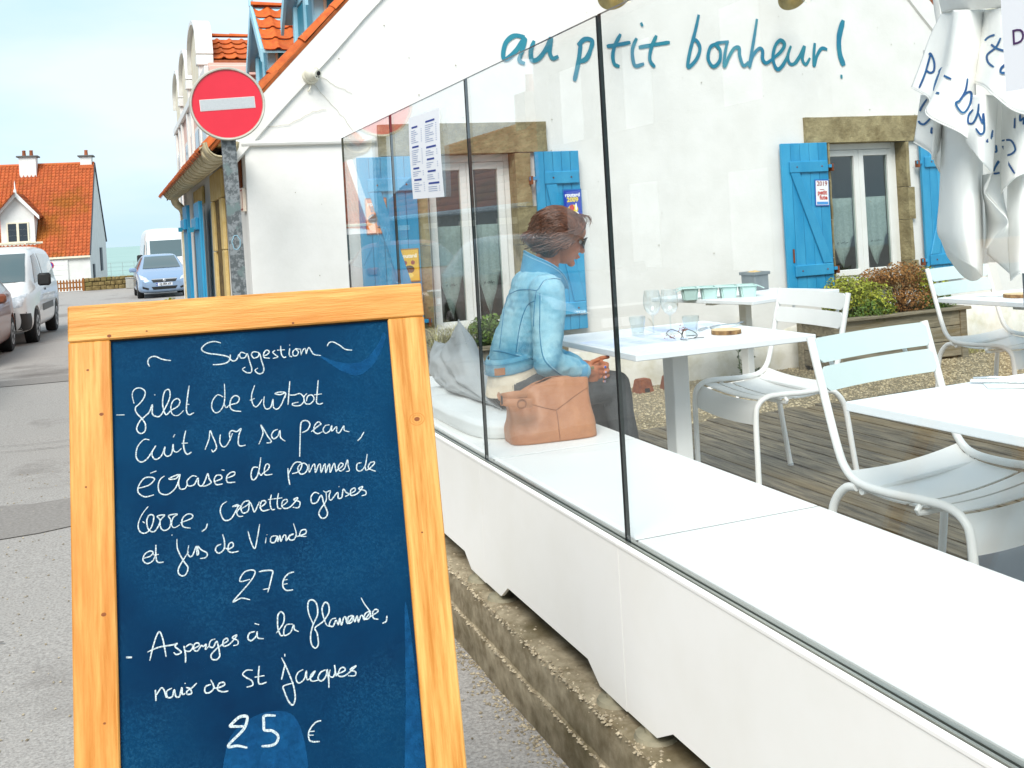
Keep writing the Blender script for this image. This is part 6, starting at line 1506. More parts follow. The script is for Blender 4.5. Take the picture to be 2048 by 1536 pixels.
def placemat(label, x, y, rot, w=0.40, h=0.28):
    g = thing('placemat', label, 'placemat', (x, y, TZ), (0, 0, rot), 'printed paper placemats')
    box('sheet', -w / 2, w / 2, -h / 2, h / 2, 0.0004, 0.0012, pm_, g, local=True)
    vs, fs = [], []; random.seed(int(x * 100))
    for c_ in range(3):
        v = -h / 2 + 0.02
        while v < h / 2 - 0.02:
            l = random.uniform(0.05, 0.10); x0 = -w / 2 + 0.025 + c_ * 0.125; b = len(vs); t = 0.0016
            vs += [(x0, v, 0.0014), (x0 + l, v, 0.0014), (x0 + l, v + t, 0.0014), (x0, v + t, 0.0014)]; fs.append((b, b + 1, b + 2, b + 3)); v += 0.011 if random.random() > 0.15 else 0.02
    mesh('printed_lines', vs, fs, mat('placemat_ink', hx('#8fa6dc'), 0.6), g, local=True)
placemat('pale blue printed placemat in front of the seated woman', 2.07, 3.93, R(4))
placemat('pale blue printed placemat under the right tumbler at the far side of the table', 2.50, 4.19, R(-12), 0.38, 0.26)
steel = mat('cutlery_steel', hx('#c6cacc'), 0.18, metal=0.9)
def knife(label, x, y, z, rot):
    g = thing('table_knife', label, 'knife', (x, y, z), (0, 0, rot))
    prism('blade', [(0, -0.007), (0.09, -0.009), (0.11, -0.004), (0.115, 0.004), (0.10, 0.008), (0, 0.007)], 'Z', 0.001, 0.003, steel, g, local=True)
    tube('handle', [(-0.10, 0, 0.004), (-0.06, 0, 0.005), (0.0, 0, 0.004)], [0.006, 0.007, 0.005], steel, g, 8, local=True)
def fork(label, x, y, z, rot):
    g = thing('table_fork', label, 'fork', (x, y, z), (0, 0, rot))
    tube('handle', crom([(-0.12, 0, 0.003), (-0.05, 0, 0.008), (0.03, 0, 0.005), (0.05, 0, 0.004)], 5), [0.005] * 5 + [0.003] * 11, steel, g, 8, local=True)
    for k in range(4): tube('tine', crom([(0.05, (k - 1.5) * 0.003, 0.004), (0.065, (k - 1.5) * 0.0065, 0.003), (0.10, (k - 1.5) * 0.006, 0.008)], 3), 0.0015, steel, g, 5, local=True)
napM = mat('white_paper_napkin', hx('#eef1f1'), 0.8, hx('#dff0ee'), 5)
def napkin(label, x, y, z, rot, s=0.09):
    g = thing('paper_napkin', label, 'napkin', (x, y, z), (0, 0, rot))
    grid('napkin_sheet', lambda u, v: ((u - 0.5) * 2 * s, (v - 0.5) * s * 1.3, 0.0012 + 0.0015 * (1 + noise.noise(Vector((u * 4, v * 4, x))))), 10, 8, napM, g, True, 0.0008, local=True)
napkin('white paper napkin under the fork at the far edge of the laid table', 2.62, 4.09, TZ, R(20))
knife('steel knife at the far edge of the laid table', 2.53, 4.07, TZ + 0.002, R(38))
fork('steel fork on the napkin of the laid table', 2.65, 4.07, TZ + 0.005, R(14))
napkin('white paper napkin with cutlery on the near cropped table', 2.37, 2.16, TZ, R(-38), 0.10)
knife('steel knife on the napkin of the near cropped table', 2.35, 2.19, TZ + 0.005, R(-47))
fork('steel fork on the napkin of the near cropped table', 2.40, 2.20, TZ + 0.005, R(-50))
napkin('white paper napkin on the farther table behind the parasol', 4.45, 4.20, TZ, R(10), 0.10)
# dried twig and seed-pod decoration
tw = thing('dried_twig_posy', 'small posy of curled dark twigs and brown dried flowers on the laid table', 'decoration', (2.235, 3.80, TZ))
tM = mat('dark_twig', hx('#1d1612'), 0.8); dM = mat('dried_petal', hx('#6e2f14'), 0.85, hx('#a05a2c'), 60)
for a in ([(-0.03, 0.0, 0.006), (-0.06, 0.02, 0.03), (-0.03, 0.03, 0.045), (0.0, 0.01, 0.03), (0.01, 0, 0.008)], [(0.0, 0.0, 0.01), (0.03, 0.02, 0.04), (0.07, 0.02, 0.03), (0.08, 0.0, 0.012), (0.05, -0.02, 0.006)], [(0.02, -0.02, 0.004), (0.06, -0.03, 0.006), (0.10, -0.02, 0.004)], [(0.0, 0, 0.01), (-0.02, -0.03, 0.006), (0.0, -0.05, 0.004)], [(0.0, 0.0, 0.02), (0.01, 0.0, 0.04), (0.03, 0.01, 0.05)]):
    tube('twig', crom(a, 6), 0.0016, tM, tw, 5, local=True)
random.seed(8)
for (cx, cy, cz, n, rr) in ((0.005, 0.0, 0.035, 34, 0.022), (-0.065, -0.02, 0.012, 30, 0.028)):
    vs, fs = [], []
    for k in range(n):
        p = Vector((random.gauss(0, rr * 0.6), random.gauss(0, rr * 0.35), abs(random.gauss(0, rr * 0.4)))) + Vector((cx, cy, cz)); s = random.uniform(0.003, 0.007); b = len(vs)
        q = Vector([random.uniform(-1, 1) for _ in range(3)]).normalized(); w = q.orthogonal().normalized()
        vs += [p, p + q * s + w * s * 0.5, p + q * s * 1.8, p + q * s - w * s * 0.5]; fs.append((b, b + 1, b + 2, b + 3))
    mesh('dried_flower', vs, fs, dM, tw, local=True)
ellipsoid((0.01, -0.012, 0.009), (0.011, 0.011, 0.009), vs2 := [], fs2 := [])
mesh('glass_pebble', vs2, fs2, glassM, tw, True, local=True)
# mint cutlery tray with four tubs
mintp = mat('mint_plastic', hx('#b4d0ca'), 0.45, hx('#bcd8d2'), 4)
tr_ = thing('mint_tray', 'pale mint plastic tray with four open compartments on the table by the wall', 'tray', (4.02, 6.28, 0.88), (0, 0, R(-25)))
L_, Wd = 0.60, 0.17
for k in range(4):
    x0 = -L_ / 2 + 0.03 + k * 0.138
    vs, fs = [], []
    for (s, z) in ((0.82, 0.0), (1.0, 0.085)):
        for (a, b) in ((-1, -1), (1, -1), (1, 1), (-1, 1)): vs.append((x0 + 0.063 + a * 0.060 * s, b * Wd * 0.43 * s, z))
    for (s, z) in ((0.95, 0.085), (0.78, 0.006)):
        for (a, b) in ((-1, -1), (1, -1), (1, 1), (-1, 1)): vs.append((x0 + 0.063 + a * 0.060 * s, b * Wd * 0.43 * s, z))
    fs = [(3, 2, 1, 0)] + [(r_ * 4 + i, r_ * 4 + (i + 1) % 4, r_ * 4 + 4 + (i + 1) % 4, r_ * 4 + 4 + i) for r_ in range(3) for i in range(4)] + [(12, 13, 14, 15)]
    bm = bm_from(vs, fs); bmesh.ops.bevel(bm, geom=[e for e in bm.edges if abs(e.verts[0].co.z - e.verts[1].co.z) > 0.05], offset=0.012, segments=3, affect='EDGES')
    bm_obj('compartment', bm, mintp, tr_, 'auto', local=True)
vs, fs = [], []
for i in range(25):
    x = -L_ / 2 - 0.015 + (L_ + 0.03) * i / 24; e = max(0, abs(x) - L_ / 2 + 0.03) * 0.5
    for y in (-Wd / 2, -Wd / 2 + 0.012): vs.append((x, y, 0.0885 - e - 0.004 * (abs(y) > Wd / 2 - 0.005)))
    for y in (Wd / 2 - 0.012, Wd / 2): vs.append((x, y, 0.0885 - e))
for i in range(24):
    for j in (0, 2): fs.append((i * 4 + j, i * 4 + 4 + j, i * 4 + 5 + j, i * 4 + 1 + j))
    mid = any(abs((-L_ / 2 - 0.015 + (L_ + 0.03) * (i + 0.5) / 24) - (-L_ / 2 + 0.03 + k * 0.138 - 0.006)) < 0.014 for k in range(5))
    if mid: fs.append((i * 4 + 1, i * 4 + 5, i * 4 + 6, i * 4 + 2))
bm = bm_from(vs, fs); bmesh.ops.solidify(bm, geom=bm.faces[:], thickness=0.004)
bm_obj('tray_rim', bm, mintp, tr_, local=True)
pt = thing('square_pot', 'small dark grey square pot with sand on the table by the wall', 'pot', (4.60, 6.66, 0.88), (0, 0, R(10)))
gp_ = mat('grey_pot', hx('#6f777a'), 0.6, hx('#7d8588'), 10)
prism('pot_body', [(-0.075, -0.075), (0.075, -0.075), (0.075, 0.075), (-0.075, 0.075)], 'Z', 0.0, 0.125, gp_, pt, 0.006, local=True)
boxes('pot_rim', [(-0.085, 0.085, -0.085, -0.072, 0.118, 0.142), (-0.085, 0.085, 0.072, 0.085, 0.118, 0.142), (-0.085, -0.072, -0.072, 0.072, 0.118, 0.142), (0.072, 0.085, -0.072, 0.072, 0.118, 0.142)], gp_, pt, 0.003, local=True)
mesh('sand', *grid('x', lambda u, v: ((u - .5) * .146, (v - .5) * .146, 0.132 + 0.018 * (1 + noise.noise(Vector((u * 5, v * 5, 3)))) * math.sin(math.pi * u) * math.sin(math.pi * v)), 8, 8, None, ret=True), mat('sand', hx('#b89a66'), 0.95, hx('#d8bd8a'), 60), pt, True, local=True)
# terracotta pot feet by the wall
for k, (x, y, r_) in enumerate(((3.80, 7.10, 8), (4.06, 7.12, -10))):
    g = thing('terracotta_block', ('left' if k == 0 else 'right') + ' terracotta block on the gravel, partly hidden by the table leg', 'block', (x, y, 0.10), (0, 0, R(r_)))
    vs = [(-0.075, -0.06, 0), (0.075, -0.06, 0), (0.075, 0.06, 0), (-0.075, 0.06, 0), (-0.05, -0.045, 0.12), (0.055, -0.045, 0.12), (0.055, 0.045, 0.12), (-0.05, 0.045, 0.12)]
    bm = bm_from(vs, [(3, 2, 1, 0), (4, 5, 6, 7), (0, 1, 5, 4), (1, 2, 6, 5), (2, 3, 7, 6), (3, 0, 4, 7)]); bmesh.ops.bevel(bm, geom=bm.edges[:], offset=0.008, segments=2, affect='EDGES')
    bm_obj('block_body', bm, mat('terracotta', hx('#6b3418'), 0.9, hx('#8f4f28'), 20, bump=0.5, bscale=60), g, 'auto', local=True)
    box('notch', -0.02, 0.02, -0.066, -0.055, 0.02, 0.05, seamD, g, local=True)

# ================================================================== WALL THINGS
brass = mat('aged_brass', hx('#8f8055'), 0.4, hx('#a79a70'), 12, metal=0.6)
def lamp(label, x, z):
    g = thing('wall_lamp', label, 'lamp', (x, W, z + 0.3), group='wall lamps above the lettering')
    lathe('rose', [(0.055, 0.0), (0.055, -0.012), (0.02, -0.03)], brass, g, (x, W - 0.016, z + 0.42), 20, 'Y')
    tube('arm', crom([(x, W - 0.03, z + 0.42), (x, W - 0.25, z + 0.48), (x, W - 0.38, z + 0.40), (x, W - 0.40, z + 0.16)], 6), 0.009, brass, g, 8)
    # tilted saucer shade
    M_ = Matrix.Translation((x, W - 0.40, z + 0.13)) @ Matrix.Rotation(R(-48), 4, 'X')
    M1 = M_; M2 = Matrix.Translation((x + 0.045, W - 0.50, z + 0.105)) @ Matrix.Rotation(R(-14), 4, 'X') @ Matrix.Rotation(R(-10), 4, 'Y')
    def ring_obj(name, prof, m, par=g):
        M_ = M1 if name == 'shade' else M2
        vs, fs = [], []; K = 36
        for (r, h) in prof:
            for k in range(K): a = 2 * math.pi * k / K; vs.append(M_ @ Vector((r * math.cos(a), r * math.sin(a), h)))
        for i in range(len(prof) - 1):
            for k in range(K): fs.append((i * K + k, i * K + (k + 1) % K, (i + 1) * K + (k + 1) % K, (i + 1) * K + k))
        return bm_obj(name, bm_from(vs, fs), m, par, 'auto')
    sh_ = ring_obj('shade', [(0.0, 0.105), (0.035, 0.10), (0.06, 0.07), (0.12, 0.02), (0.145, 0.0), (0.142, -0.004), (0.115, 0.012), (0.055, 0.06), (0.0, 0.09)], brass)
    ring_obj('bulb', [(0.013, 0.05), (0.016, 0.03), (0.034, -0.005), (0.040, -0.035), (0.030, -0.065), (0.0, -0.076)], glassM, sh_)
    em = MATS.get('filament') or mat('filament', (1, 0.8, 0.35), 0.5)
    b = em.node_tree.nodes['Principled BSDF']; b.inputs['Emission Color'].default_value = (1.0, 0.74, 0.22, 1); b.inputs['Emission Strength'].default_value = 3.0
    ring_obj('filament', [(0.0, 0.045), (0.017, 0.03), (0.022, 0.0), (0.017, -0.022), (0.0, -0.028)], em, sh_)
lamp('brass saucer lamp with a lit bulb above the painted word starting with p', 3.70, 3.112)
lamp('brass saucer lamp with a lit bulb above the end of the painted lettering', 5.38, 3.150)
cm_ = thing('security_camera', 'white dome security camera on the gable beside the roof edge', 'camera', (1.37, W, 2.68))
cw = mat('camera_white', hx('#dedbcc'), 0.4, hx('#c9c4b0'), 12)
lathe('mount', [(0.062, 0.0), (0.066, -0.02), (0.064, -0.045), (0.056, -0.055)], cw, cm_, (1.375, W + 0.004, 2.665), 28, 'Y')
CMm = Matrix.Translation((1.378, W - 0.065, 2.672)) @ Matrix.Rotation(R(34), 4, 'Z') @ Matrix.Rotation(R(14), 4, 'X')
vs, fs = [], []; ellipsoid((0, 0, 0), (0.058, 0.055, 0.058), vs, fs, nu=28, nv=18); hd = mesh('head', [CMm @ v for v in vs], fs, cw, cm_, True)
def ringy(name, r0, y, rr, m, cx=0, cz=0):
    vs = [CMm @ Vector((cx + r0 * math.cos(k * 0.314), y, cz + r0 * math.sin(k * 0.314))) for k in range(20)] + [CMm @ Vector((cx + r0 * math.cos(k * 0.314), y + 0.02, cz + r0 * math.sin(k * 0.314))) for k in range(20)]
    mesh(name, vs, [tuple(range(20))] + [(k, (k + 1) % 20, 20 + (k + 1) % 20, 20 + k) for k in range(20)], m, hd)
ringy('face_plate', 0.034, -0.062, 0, cw); ringy('lens', 0.017, -0.066, 0, blackr, 0.002, 0.008)
ringy('led', 0.005, -0.065, 0, blackr, -0.012, -0.016); ringy('led', 0.005, -0.065, 0, blackr, 0.010, -0.018)
tube('cable', crom([(1.375, W - 0.02, 2.60), (1.36, W - 0.025, 2.56), (1.35, W - 0.015, 2.55)], 4), 0.006, cw, cm_, 6)

# plaques on the shutters
def plaque(label, x, y, z, w, h, col, border, rot=0.0):
    g = thing('guide_plaque', label, 'plaque', (x, y, z), (0, rot, 0), 'enamel guide plaques on the shutters')
    bm = bmesh.new(); box_bm(bm, -w / 2, w / 2, -0.004, 0.0, -h / 2, h / 2, 0.0015); bm_obj('plate', bm, mat('enamel_' + border.strip('#'), hx(border), 0.3), g, local=True)
    f = box('face', -w / 2 + 0.008, w / 2 - 0.008, -0.0055, -0.0041, -h / 2 + 0.010, h / 2 - 0.010, mat('enamelface_' + col.strip('#'), hx(col), 0.3), g, local=True)
    return g, f
def ptext(g, s, size, col, dx, dz, bold=0.001, al='CENTER'):
    M = MW[g.name] @ Matrix.Translation((dx, -0.0062, dz)) @ Matrix.Rotation(R(90), 4, 'X')
    return text_mesh('lettering', s, size, mat('ink_' + col.strip('#'), hx(col), 0.4), g, M, 0.0002, al, bold)
yp = W - 0.078
g, f = plaque('2019 petit fute plaque, white and blue, on the shutter left of the right-hand window', 5.806, yp - 0.002, 1.617, 0.150, 0.235, '#e8e8e8', '#2455a8', R(2))
ptext(g, '2019', 0.056, '#8c1f1f', 0, 0.080); ptext(g, 'petit', 0.054, '#b8301c', 0.0, 0.002, 0.002); ptext(g, 'fute', 0.054, '#b8301c', 0.012, -0.042, 0.002)
box('cap', -0.025, 0.02, -0.0066, -0.0058, 0.026, 0.032, mat('ink_8c1f1f', hx('#8c1f1f')), g, local=True); box('footer', -0.06, 0.06, -0.0066, -0.0058, -0.103, -0.078, mat('ink_2455a8', hx('#4a90d0')), g, local=True)
g, f = plaque('blue routard 2009 plaque on the shutter behind the woman’s head', 3.385, yp, 1.62, 0.165, 0.26, '#1638a8', '#1c6aa8')
ptext(g, 'routard', 0.042, '#f2f2f2', 0, 0.082, 0.0015); ptext(g, '2009', 0.050, '#e8d020', 0, 0.044, 0.002)
def blobs(g, items):
    for (x, z, rx, rz_, c) in items:
        mesh('motif', [(x + rx * math.cos(k * 0.45), -0.0060 - 0.0001 * items.index((x, z, rx, rz_, c)), z + rz_ * math.sin(k * 0.45)) for k in range(14)], [tuple(range(14))], mat('ink_' + c.strip('#'), hx(c)), g, local=True)
blobs(g, [(0.0, -0.03, 0.045, 0.036, '#e8d020'), (-0.01, -0.02, 0.022, 0.026, '#c82a18'), (0.028, -0.012, 0.008, 0.03, '#f2f2f2'), (0.02, -0.07, 0.03, 0.02, '#f2f2f2')])
g, f = plaque('orange routard plaque with a walking figure on the far left shutter', 1.79, yp - 0.002, 1.615, 0.165, 0.27, '#e0802c', '#8c4418')
ptext(g, 'routard', 0.042, '#f6e6d0', 0, 0.088, 0.0015); ptext(g, '2011', 0.046, '#8a7c6c', 0, 0.048, 0.0015)
blobs(g, [(-0.03, -0.02, 0.036, 0.036, '#6b6460'), (0.012, 0.0, 0.016, 0.028, '#a89888'), (0.012, 0.034, 0.010, 0.010, '#c8a080'), (0.012, -0.05, 0.014, 0.028, '#4a80a8'), (0.02, -0.085, 0.02, 0.006, '#4a3020')])
g, f = plaque('yellow routard plaque low on the far left shutter', 2.015, yp - 0.002, 1.235, 0.165, 0.25, '#e8b418', '#a8780c')
ptext(g, 'routard', 0.040, '#fff4d8', 0, 0.070, 0.0015); blobs(g, [(-0.03, 0.02, 0.016, 0.016, '#9c3414'), (0.03, 0.02, 0.016, 0.016, '#9c3414'), (0.0, -0.03, 0.04, 0.03, '#5b3a10'), (0.0, -0.075, 0.03, 0.02, '#f2d060')])
# ================================================================== FOLDED PARASOL
par = thing('folded_parasol', 'folded white parasol lettered in blue, tied with a cord, standing on the deck', 'parasol', (2.84, 2.55, DZ))
clothM = mat('white_canvas', hx('#f1f0ec'), 0.95, hx('#e9e8e3'), 4, spec=0.1, bump=0.3, bscale=60, bdist=0.003, col3=hx('#ecebe6'), s3=2.2, p3=(0.6, 0.85))
ptr = []
for li, line in enumerate(PANELS.split('\n')):
    rows = [crom([[float(c) / 1000 for c in p.split(',')] for p in r.split()], 8) if len(r.split()) > 2 else [Vector([float(c) / 1000 for c in p.split(',')]) for p in r.split()] for r in line.split('/')]
    if len(rows[0]) == 2: rows = [[r[0].lerp(r[1], k / 6) for k in range(7)] for r in rows]
    nc = len(rows[0])
    cols = [crom([r[k] for r in rows], 8) if len(rows) > 2 else [rows[0][k].lerp(rows[1][k], t / 8) for t in range(9)] for k in range(nc)]
    nr = len(cols[0]); vs = []
    for k in range(nc):
        for j in range(nr):
            p = cols[k][j]; w = 0.008 * noise.noise(Vector((p.x * 9, p.y * 9, p.z * 5 + li))) + 0.0035 * noise.noise(Vector((p.x * 32, p.y * 32, p.z * 14 + li)))
            vs.append(p + Vector((SP, CP, 0)) * w + Vector((CP, -SP, 0)) * w * 0.3)
    fs = [(k * nr + j, (k + 1) * nr + j, (k + 1) * nr + j + 1, k * nr + j + 1) for k in range(nc - 1) for j in range(nr - 1)]
    bm = bm_from(vs, fs); bmesh.ops.recalc_face_normals(bm, faces=bm.faces[:]); bmesh.ops.solidify(bm, geom=bm.faces[:], thickness=0.002)
    o = bm_obj('fabric_fold', bm, clothM, par, True); ptr.append((o, BVHTree.FromPolygons(vs, fs)))
    if li in (0, 2, 3, 5, 11, 12):     # stitched hem along the lower edge
        tube('hem', [vs[k * nr + nr - 1] for k in range(nc)], 0.0028, clothM, o, 6)
# back half of the bundle so it is round from behind too
def bundle(u, v):
    a = math.pi * (u * 1.0) ; z = 2.62 - 1.36 * v
    r = 0.13 + 0.10 * math.sin(math.pi * min(1, v * 1.15)) + 0.03 * math.sin(a * 9) * v
    if z > 2.04: r *= 0.8 + 0.2 * min(1, abs(z - 2.11) * 4)
    cx, cy = 2.905, 2.68
    return (cx + r * (math.cos(a) * CP + math.sin(a) * SP * 0.9), cy + r * (-math.cos(a) * SP + math.sin(a) * CP * 0.9), z)
grid('fabric_fold', bundle, 60, 30, clothM, par, True, 0.002)
tube('pole', [(2.868, 2.565, DZ), (2.868, 2.565, 2.75)], 0.019, mat('parasol_pole', hx('#7d8488'), 0.4, metal=0.5), par, 16)
lathe('base', [(0.24, 0), (0.24, 0.035), (0.05, 0.06), (0.03, 0.16), (0.022, 0.16)], mat('parasol_base', hx('#6c7174'), 0.6), par, (2.868, 2.565, DZ), 32)
cord = mat('pale_cord', hx('#c9c6a8'), 0.8)
for dz_ in (0.0, 0.009):
    c = []
    for k in range(40):
        a = 2 * math.pi * k / 40
        cx, cy = Vector((2.868, 2.565, 0)).x, 2.565
        rr, dd = 0.165 * math.cos(a), 0.125 * math.sin(a)
        c.append((2.80 + rr * CP + dd * SP, 2.60 - rr * SP + dd * CP, 2.112 + dz_ - 0.012 * math.cos(a) * -1 - 0.02 * math.sin(a) * -0.3))
    tube('cord', c, 0.0042, cord, par, 6, closed=True)
navy = mat('navy_lettering', hx('#16608f'), 0.7, hx('#123f7e'), 20)
fw_ = Vector((SP, CP, 0)); rt_ = Vector((CP, -SP, 0))
vs, fs = [], []
kk = 0
for w, pts in strokes(UMBTXT):
    kk += 1; b0 = len(vs); tmp_v, tmp_f = [], []
    ribbon(tmp_v, tmp_f, pts, w * 1.6, lambda c: (c.x, c.y, 0), 0.3, 7, kk)
    P3 = []
    for (a, z, _) in tmp_v:
        # sight-line target plane at 3.2 m; lay the stroke on the first cloth it meets
        o_ = Vector((0, 0, 1.5)); tgt = rt_ * a + fw_ * 3.2 + Vector((0, 0, z)); d_ = (tgt - o_).normalized(); best = None
        for (ob, tr) in ptr:
            h = tr.ray_cast(o_, d_)
            if h[0] is not None and (best is None or h[3] < best[3]): best = h
        P3.append(best[0] - d_ * 0.008 if best else None)
    for f in tmp_f:
        q = [P3[i] for i in f]
        if all(q) and max((q[i] - q[i - 1]).length for i in range(4)) < 0.05:
            b = len(vs); vs += q; fs.append((b, b + 1, b + 2, b + 3))
mesh('lettering', vs, fs, navy, par)['kind'] = 'stuff'

# ================================================================== PLANTS
def leaf_cloud(name, spec, m, parent, n, s0, s1, seed, kind='stuff', curl=0.25):
    """spec: list of ellipsoids (centre, radii, weight); leaves are small folded quads near their surface and inside"""
    random.seed(seed); vs, fs, rn = [], [], []
    tot = sum(w for _, _, w in spec)
    for k in range(n):
        q = random.random() * tot
        for c, r, w in spec:
            q -= w
            if q <= 0: break
        d = Vector([random.gauss(0, 1) for _ in range(3)]).normalized(); rad = random.random() ** 0.35
        lump = 1 + 0.22 * noise.noise(d * 3.1 + Vector((seed, 0, 0)))
        p = Vector(c) + Vector((d.x * r[0], d.y * r[1], d.z * r[2])) * rad * lump
        s = random.uniform(s0, s1); nrm = (d + Vector([random.uniform(-0.8, 0.8) for _ in range(3)])).normalized()
        t = nrm.orthogonal().normalized(); t = (Matrix.Rotation(random.uniform(0, 6.3), 3, nrm) @ t); u = nrm.cross(t)
        b = len(vs); r_ = random.random()
        vs += [p - t * s * 0.5, p + u * s * 0.30 + nrm * s * curl * 0.4, p + t * s * 0.6 - nrm * s * curl * 0.3, p - u * s * 0.30 + nrm * s * curl * 0.4]
        fs += [(b, b + 1, b + 2), (b, b + 2, b + 3)]; rn += [r_, r_]
    o = mesh(name, vs, fs, m, parent, False, rnd=rn); o['kind'] = kind; return o
oldw = mat('silvered_timber', hx('#5b5442'), 0.85, hx('#948a74'), 4, 9, stretch=(1.2, 8, 14), pos=(0.3, 0.7), bump=0.8, bscale=12, bdist=0.004, rnd=0.12, col3=hx('#6a5a36'), s3=1.5)
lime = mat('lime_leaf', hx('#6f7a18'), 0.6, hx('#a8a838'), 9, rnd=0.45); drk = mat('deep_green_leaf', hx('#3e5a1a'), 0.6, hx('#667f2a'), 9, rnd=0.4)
rust = mat('rust_foliage', hx('#6e431c'), 0.8, hx('#a87c40'), 12, rnd=0.4); soil = mat('soil', hx('#2a2014'), 0.95, hx('#3c2f1e'), 20)
def planter(label, x0, x1, y0, y1, z0, z1):
    p = thing('planter_box', label, 'planter', ((x0 + x1) / 2, (y0 + y1) / 2, z0))
    n = 3; h = (z1 - z0 - 0.05) / n
    for i in range(n):
        a, b = z0 + 0.05 + i * h + 0.003, z0 + 0.05 + (i + 1) * h - 0.003
        box('plank', x0 + 0.07, x1 - 0.07, y0 + 0.012, y0 + 0.034, a, b, oldw, p, 0.003)
        box('plank', x0 + 0.07, x1 - 0.07, y1 - 0.034, y1 - 0.012, a, b, oldw, p, 0.003)
        for xx in (x0 + 0.012, x1 - 0.034): box('plank', xx, xx + 0.022, y0 + 0.07, y1 - 0.07, a, b, oldw, p, 0.003)
    for xx in (x0, x1 - 0.07):
        for yy in (y0, y1 - 0.07): box('corner_post', xx, xx + 0.07, yy, yy + 0.07, z0, z1 - 0.002, oldw, p, 0.004)
    for q in ((x0 - 0.03, x1 + 0.03, y0 - 0.03, y0 + 0.05), (x0 - 0.03, x1 + 0.03, y1 - 0.05, y1 + 0.02), (x0 - 0.03, x0 + 0.05, y0 + 0.051, y1 - 0.051), (x1 - 0.05, x1 + 0.03, y0 + 0.051, y1 - 0.051)):
        box('top_board', *q, z1, z1 + 0.025, oldw, p, 0.004, jit=0.002)
    box('soil', x0 + 0.04, x1 - 0.04, y0 + 0.04, y1 - 0.04, z0 + 0.10, z1 - 0.04, soil, p)
    return p
planter('large silvered timber planter with lime and rust shrubs under the right window', 5.38, 6.78, 6.72, 7.22, 0.10, 0.545)
def shrub(label, cat, c, clouds, stems, seed):
    s = thing('shrub', label, cat, c)
    for (nm, spec, m, n, a, b) in clouds: leaf_cloud(nm, spec, m, s, n, a, b, seed); seed += 1
    random.seed(seed)
    for k in range(stems[0]):
        p0 = Vector(c); d = Vector((random.uniform(-1, 1) * stems[1], random.uniform(-1, 1) * stems[2], stems[3] * random.uniform(0.6, 1)))
        tube('stem', crom([p0, p0 + d * 0.5 + Vector((0, 0, 0.03)), p0 + d], 4), [0.004] * 5 + [0.002] * 4, stems[4], s, 5)
    return s
twigM = mat('twig_brown', hx('#4a3018'), 0.9)
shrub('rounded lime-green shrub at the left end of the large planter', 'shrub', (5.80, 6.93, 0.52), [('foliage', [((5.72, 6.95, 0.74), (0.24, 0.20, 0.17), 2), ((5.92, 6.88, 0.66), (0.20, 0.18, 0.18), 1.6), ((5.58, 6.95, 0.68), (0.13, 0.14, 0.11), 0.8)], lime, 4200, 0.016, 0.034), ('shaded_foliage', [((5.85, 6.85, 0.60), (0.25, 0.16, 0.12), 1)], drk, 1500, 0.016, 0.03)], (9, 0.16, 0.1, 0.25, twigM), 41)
shrub('dry rust-brown shrub in the middle of the large planter', 'shrub', (6.28, 6.95, 0.52), [('foliage', [((6.10, 7.0, 0.85), (0.20, 0.14, 0.09), 1.3), ((6.33, 6.95, 0.86), (0.22, 0.16, 0.13), 1.6), ((6.30, 6.85, 0.66), (0.28, 0.14, 0.12), 1.3)], rust, 3600, 0.012, 0.030)], (34, 0.3, 0.16, 0.42, twigM), 51)
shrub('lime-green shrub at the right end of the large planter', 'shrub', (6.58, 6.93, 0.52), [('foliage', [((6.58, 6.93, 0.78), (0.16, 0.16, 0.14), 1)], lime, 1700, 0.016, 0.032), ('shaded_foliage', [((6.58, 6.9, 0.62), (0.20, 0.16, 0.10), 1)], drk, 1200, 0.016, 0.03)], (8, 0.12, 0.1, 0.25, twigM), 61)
wp = thing('white_flower_pot', 'small white pot standing behind the rust-brown shrub', 'pot', (6.17, 7.12, 0.53))
lathe('pot_body', [(0.06, 0.0), (0.10, 0.18), (0.106, 0.18), (0.106, 0.20), (0.095, 0.20), (0.09, 0.03)], whitep, wp, (0, 0, 0), 24, local=True)
planter('narrower timber planter with grasses under the left window', 2.02, 3.02, 6.74, 7.20, 0.10, 0.62)
shrub('leafy green plant in the middle of the left planter', 'plant', (2.52, 6.95, 0.58), [('foliage', [((2.50, 6.92, 0.72), (0.20, 0.16, 0.13), 1)], drk, 1500, 0.022, 0.045)], (10, 0.15, 0.1, 0.25, twigM), 71)
shrub('dry reddish plant at the right end of the left planter', 'plant', (2.80, 6.95, 0.58), [('foliage', [((2.80, 6.92, 0.76), (0.13, 0.13, 0.13), 1), ((2.74, 6.85, 0.64), (0.12, 0.1, 0.12), 0.8)], rust, 700, 0.016, 0.034)], (14, 0.14, 0.1, 0.32, twigM), 81)
def grass(label, c, n, sx, sy, h, m, seed, r=0.0022, droop=0.5, cat='grass tuft'):
    g = thing('grass_tuft', label, cat, c); random.seed(seed); vs, fs, rn = [], [], []
    for k in range(n):
        p = Vector(c) + Vector((random.uniform(-sx, sx), random.uniform(-sy, sy), 0)); a = random.uniform(0, 6.3); hh = h * random.uniform(0.5, 1.1); l = hh * droop * random.uniform(0.3, 1.5)
        d = Vector((math.cos(a), math.sin(a), 0)); w = Vector((-d.y, d.x, 0)) * r; b = len(vs); rr = random.random()
        for t in range(6):
            u = t / 5; q = p + d * l * u * u + Vector((0, 0, hh * (u - (0.45 * droop) * u ** 3))); ww = w * (1 - u * 0.8)
            vs += [q - ww, q + ww]
        for t in range(5): fs.append((b + 2 * t, b + 2 * t + 2, b + 2 * t + 3, b + 2 * t + 1)); rn.append(rr)
    mesh('blades', vs, fs, m, g, rnd=rn)['kind'] = 'stuff'
    return g
